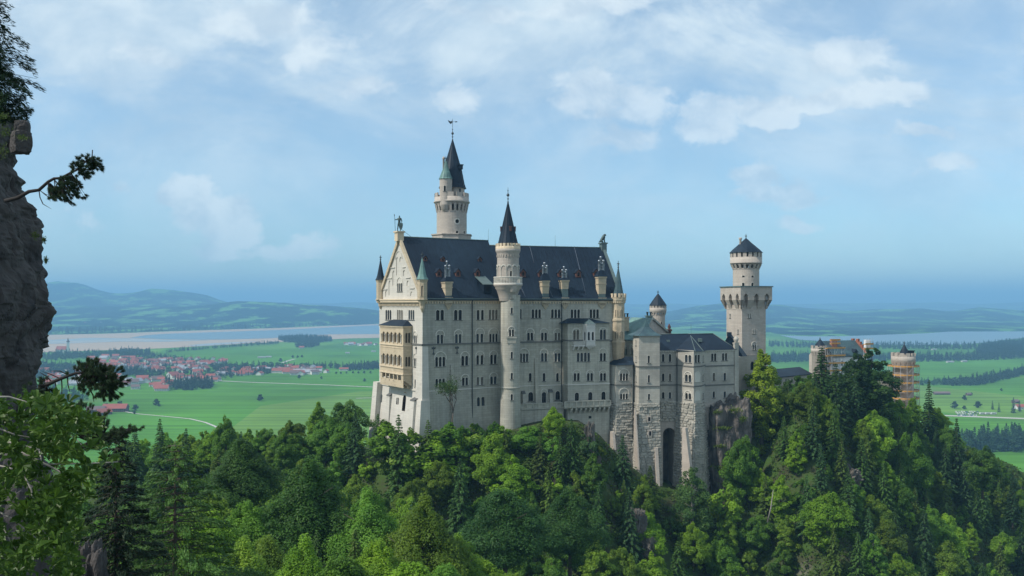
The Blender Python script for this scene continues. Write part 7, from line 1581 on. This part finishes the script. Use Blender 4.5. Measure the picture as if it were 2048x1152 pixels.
# needles and twigs
def needle_tufts(tips, n, ln, rs, spread=.5):
    C = []; AX = []; Nn = []; S = []; T = []
    for p, d in tips:
        k = n; u = unit(rs.normal(size=(k, 3))); ax = unit(u * spread + np.array(d)); l = ln * rs.uniform(.7, 1.15, k); off = rs.uniform(-.05, .02, k)[:, None] * np.array(d)
        C.append(np.array(p) + ax * l[:, None] * .5 + off); AX.append(ax); Nn.append(unit(rs.normal(size=(k, 3)))); S.append(l * .5); T.append(np.clip(rs.rand() * .5 + rs.rand(k) * .4, 0, 1))
    return [np.concatenate(x) for x in (C, Nn, S, T, AX)]
def bough(label, main, blobs, Y, seed, col, ln=.10, tuft=26, den=1.0, rad=.05, name='pine_bough', drops=()):
    rs = np.random.RandomState(seed); b = P(*main[0], Y); t = thing(name, label, 'pine branch', b); mb = MB(); pts = [P(x, y, Y) for x, y in main]; mb.tube(pts, [rad * (1 - .75 * i / (len(pts) - 1)) for i in range(len(pts))], 6); tips = []
    for (x, y, rx, ry, cnt) in blobs:
        for i in range(int(cnt * den)):
            a = rs.uniform(0, 6.28); r = math.sqrt(rs.rand()); p = P(x + rx * r * math.cos(a), y + ry * r * math.sin(a), Y) + Vector((0, rs.normal() * .22, 0)); src = min(pts, key=lambda s_: (s_ - p).length + .0) ; src = src.lerp(p, .35 * rs.rand()); d = (p - src).normalized() + Vector((.25, 0, .25)); d.normalize()
            tips.append((tuple(p - b), tuple(d))); 
            mid = src.lerp(p, .5) + Vector((0, 0, -.03)); mb.tube([src, mid, p], [.012, .008, .004], 3, 0, False, False)
    for dr in drops: mb.tube([P(x, y, Y) for x, y in dr], [.014] * (len(dr) - 1) + [.004], 4, 0, False, False)
    mb.build('branch', M['dark_bark'], t); C, Nn, S, T, AX = needle_tufts(tips, tuft, ln, rs); me = leaf_mesh('needles', C, Nn, S, T, .055, AX, rs, 'needles'); o = bpy.data.objects.new('needles', me); COL.objects.link(o); o.parent = t; o.color = (*col, 1); return t
PN = (.030, .055, .028)
bough('pine bough reaching out from the upper cliff against the sky', [(10, 402), (35, 396), (58, 383), (78, 380), (96, 364), (108, 357), (122, 356), (142, 345), (158, 338), (172, 322), (184, 316), (185, 300)], [(122, 388, 20, 15, 42), (140, 366, 16, 12, 36), (163, 340, 17, 13, 36), (182, 322, 14, 9, 24), (108, 378, 12, 10, 14), (190, 332, 9, 8, 12), (150, 385, 10, 14, 10)], 23, 5, PN, .12, 120, 1.3, .055, drops=[[(78, 380), (80, 395), (86, 408), (103, 418)], [(150, 350), (160, 370), (150, 385)], [(128, 395), (140, 408), (146, 413)]])
bough('pine bough with dead twigs reaching over the village from the lower cliff', [(78, 776), (95, 769), (115, 760), (135, 752), (150, 747), (170, 745), (195, 748), (215, 755)], [(178, 735, 26, 16, 44), (205, 755, 30, 20, 80), (225, 765, 20, 12, 34), (175, 765, 20, 14, 34), (205, 782, 16, 10, 20), (86, 775, 8, 18, 26), (225, 790, 10, 7, 8)], 19, 6, PN, .11, 120, 1.3, .05, drops=[[(123, 757), (124, 775), (123, 800)], [(105, 765), (92, 752), (80, 745)], [(120, 757), (100, 748), (85, 743)], [(140, 752), (120, 742), (100, 742)], [(180, 780), (186, 790), (188, 805)], [(110, 762), (112, 775), (106, 788)], [(135, 755), (136, 770), (140, 785)]])
bough('small dark pine sprig above the bush, over the green field', [(150, 900), (180, 884), (205, 874), (230, 868), (255, 858)], [(205, 880, 18, 10, 40), (232, 868, 18, 10, 40), (252, 862, 10, 9, 20), (185, 890, 14, 10, 24), (200, 858, 8, 8, 12), (152, 818, 14, 12, 24), (190, 838, 10, 14, 22), (165, 850, 16, 10, 24)], 14, 7, PN, .075, 110, 1.2, .03)
# spruce on the cliff top, only its lower boughs in view; young pine under it
KINDS['fgtop'] = None
(C, Nn, S, T, AX), br = conif_pts(501, 9, 2.2, .34, 230, .085, .0, .5, .30)
def fg_conifer(name, label, b, C, Nn, S, T, AX, br, H, col, tr=.14, bark='bark', asp=.3, droop=.3):
    t = thing(name, label, 'tree', b); mb = MB(); B0 = Vector(b); mb.tube([B0 + Vector((0, 0, -1.5)), B0 + Vector((0, 0, H * .5)), B0 + Vector((0, 0, H * .98))], [tr, tr * .6, .015], 8)
    for a, z, L_ in br: mb.tube([B0 + Vector((0, 0, z)), B0 + Vector((math.cos(a) * L_ * .5, math.sin(a) * L_ * .5, z - .02 * L_)), B0 + Vector((math.cos(a) * L_ * .92, math.sin(a) * L_ * .92, z - droop * .6 * L_ + .09 * L_))], [.02 * H / 9 * 1.2, .012 * H / 9, .005], 4, 0, False, False)
    mb.build('trunk', M[bark], t); me = leaf_mesh('crown', C, Nn, S, T, asp, AX, np.random.RandomState(3), 'needles'); o = bpy.data.objects.new('crown', me); COL.objects.link(o); o.parent = t; o.color = (*col, 1); return t
b = P(-88, 152, 27); fg_conifer('spruce_tree', 'dark spruce on the cliff top with drooping boughs in the upper left corner', tuple(b + Vector((0, 0, -.1))), C, Nn, S, T, AX, br, 9, (.024, .05, .028), .16)
(C, Nn, S, T, AX), br = conif_pts(502, 2.2, .9, .16, 200, .06, .0, .1); b = P(-14, 232, 26.5); fg_conifer('spruce_tree', 'little young spruce growing on the cliff edge below the dark one', tuple(b), C, Nn, S, T, AX, br, 1.6, (.03, .06, .03), .03)
# the big dark fir at the lower left, and a darker one behind the bush
(C, Nn, S, T, AX), br = conif_pts(510, 17, 7.6, .72, 620, .17, .02, .25, .12, .75); zt = P(368, 868, 52).z; b = ((350 - CX) / F * 52, 52, zt - 17); fg_conifer('fir_tree', 'big dark fir with layered boughs and visible trunk in the lower left', b, C, Nn, S, T, AX, br, 17, (.062, .135, .030), .26)
(C, Nn, S, T, AX), br = conif_pts(511, 15, 4.2, .6, 420, .15, .02, .3, .05, .8); zt = P(245, 850, 44).z; b = ((232 - CX) / F * 44, 44, zt - 15); fg_conifer('fir_tree', 'blackish fir behind the bush, left of the big layered fir', b, C, Nn, S, T, AX, br, 15, (.014, .032, .016), .2)
(C, Nn, S, T, AX), br = conif_pts(512, 12, 4.4, .6, 380, .15, .02, .3, .05, .8); zt = P(300, 985, 56).z; b = ((285 - CX) / F * 56, 56, zt - 12); fg_conifer('fir_tree', 'lower fir filling the gap left of the big layered fir', b, C, Nn, S, T, AX, br, 12, (.05, .115, .035), .16)
# grass tufts and moss on the cliff edge
rs = np.random.RandomState(21); Cs = []
for px, py, w, h in ((8, 232, 10, 5), (10, 262, 12, 12), (45, 275, 10, 4), (88, 480, 3, 5), (92, 520, 3, 6), (6, 300, 10, 14), (70, 470, 6, 8)):
    for k in range(150): Cs.append(tuple(P(px + rs.normal() * w * .6, py + rs.normal() * h * .6, 24.5 + rs.uniform(-.6, .2) if px < 60 else 26.6)))
C = np.array(Cs); n = len(C); me = leaf_mesh('cliff_grass', C, rs.normal(size=(n, 3)), rs.uniform(.02, .06, n), rs.rand(n), .2, rs=rs); o = bpy.data.objects.new('cliff_grass', me); COL.objects.link(o); o.color = (.06, .10, .03, 1); tag(o, 'moss and grass on the cliff edge', None, None, 'stuff')
# ---- broad-leaved bush filling the lower left corner
BUSH = [(-60, 800), (0, 797), (30, 792), (60, 790), (100, 795), (140, 805), (165, 815), (190, 840), (205, 850), (198, 872), (222, 905), (240, 935), (215, 948), (180, 950), (150, 975), (182, 985), (176, 1000), (150, 1015), (152, 1045), (160, 1066), (130, 1085), (150, 1110), (158, 1140), (150, 1190), (-60, 1190)]
bush = thing('bush', 'leafy green bush with grey twigs filling the lower left corner', 'bush', P(-60, 1190, 7.6)); B0 = BASE[bush.name]
rs = np.random.RandomState(33); Vv = []; Ff = []; Tt = []; mb = MB(); cl = 0
def one_leaf(c, d, up, L_, w):
    d = d.normalized(); s_ = d.cross(up).normalized(); nn = s_.cross(d).normalized(); o = len(Vv); cup = nn * (w * .35)
    P_ = [c, c + d * L_ * .35 + s_ * w * .30 + cup * .6, c + d * L_ * .72 + s_ * w * .5 + cup, c + d * L_ * 1.0 - nn * L_ * .08, c + d * L_ * .72 - s_ * w * .5 + cup, c + d * L_ * .35 - s_ * w * .30 + cup * .6, c + d * L_ * .38, c + d * L_ * .74 - nn * .0]
    Vv.extend([tuple(p - B0) for p in P_]); Ff.extend([(o, o + 1, o + 6), (o, o + 6, o + 5), (o + 1, o + 2, o + 7, o + 6), (o + 6, o + 7, o + 4, o + 5), (o + 2, o + 3, o + 7), (o + 7, o + 3, o + 4)])
while cl < 950:
    px = rs.uniform(-60, 245); py = rs.uniform(788, 1190)
    if not inside(px, py, BUSH): continue
    if mnoise.noise(Vector((px * .016, py * .016, 2.2))) < -.10 and rs.rand() < .80: continue
    Y = rs.uniform(6.6, 9.4); c = P(px, py, Y); cl += 1; k = rs.randint(4, 8); tw = rs.rand(); out = Vector((rs.uniform(-.2, 1), rs.uniform(-.9, .3), rs.uniform(.0, 1))).normalized(); a0 = rs.uniform(0, 6.28); e1 = out.orthogonal().normalized(); e2 = out.cross(e1); sc_ = rs.uniform(.7, 1.15)
    for i in range(k):
        a = a0 + 6.28 * i / k + rs.normal() * .25; d = (e1 * math.cos(a) + e2 * math.sin(a)) * rs.uniform(.7, 1.1) + out * rs.uniform(.15, .8); L_ = .098 * sc_ * rs.uniform(.7, 1.2); n0 = len(Ff); one_leaf(c, d, out + Vector((0, 0, .35)), L_, L_ * .46); Tt.extend([min(1, max(0, tw * .6 + rs.rand() * .4))] * (len(Ff) - n0))
    if False: mb.tube([c, c - out * .12 + Vector((-.05, 0, -.03)), c - out * .2 + Vector((-.2, .05, -.12))], [.003, .005, .007], 4, 0, False, False)
me = bpy.data.meshes.new('leaves'); me.from_pydata(Vv, [], Ff); a = me.attributes.new('tint', 'FLOAT', 'FACE'); a.data.foreach_set('value', np.array(Tt, np.float32)); me.materials.append(M['bush_leaves']); o = bpy.data.objects.new('leaves', me); COL.objects.link(o); o.parent = bush; o.color = (.052, .112, .020, 1)
for tw in ([(-60, 790), (0, 797), (30, 808), (60, 835)], [(-40, 850), (10, 857), (40, 868), (62, 885), (75, 880)], [(-50, 930), (20, 950), (50, 985), (60, 1040), (105, 1105)], [(-40, 985), (0, 1010), (45, 1030), (90, 1090), (120, 1130)], [(20, 1152), (60, 1085), (95, 1070), (140, 1050)], [(60, 900), (100, 935), (125, 950), (150, 965)], [(60, 860), (95, 865), (130, 880), (160, 895)], [(-40, 1080), (0, 1060), (30, 1100)], [(0, 880), (60, 905), (110, 920), (170, 935), (215, 932)], [(50, 1040), (55, 1000), (80, 985), (110, 1010)]):
    Y = rs.uniform(6.8, 8.4); mb = MB(); mb.tube([P(x, y, Y) + Vector((0, rs.normal() * .1, 0)) for x, y in tw], [.010 * (1 - .7 * i / len(tw)) for i in range(len(tw))], 5); mb.build('twig', M['pale_bark'], bush)

# ================================================================== the air between
hz = bpy.data.materials.new('haze'); hz.use_nodes = True; N = hz.node_tree.nodes; L = hz.node_tree.links; N.remove(N['Principled BSDF']); pv = N.new('ShaderNodeVolumePrincipled'); L.new(pv.outputs[0], N['Material Output'].inputs['Volume'])
pv.inputs['Density'].default_value = HAZE = 1.25e-4; pv.inputs['Color'].default_value = (.31, .65, .98, 1); pv.inputs['Anisotropy'].default_value = .0; pv.inputs['Absorption Color'].default_value = (0, 0, 0, 1) if False else pv.inputs['Absorption Color'].default_value
try: hz.cycles.homogeneous_volume = True
except Exception: pass
mb = MB(); x0, x1, y0, y1, z0, z1 = -61000, 61000, -400, 91000, GZ - 3, 430
mb.add([(x0, y0, z0), (x1, y0, z0), (x1, y1, z0), (x0, y1, z0), (x0, y0, z1), (x1, y0, z1), (x1, y1, z1), (x0, y1, z1)], [(3, 2, 1, 0), (4, 5, 6, 7), (0, 1, 5, 4), (1, 2, 6, 5), (2, 3, 7, 6), (3, 0, 4, 7)])
tag(mb.build('haze', hz), None, None, None, 'stuff')
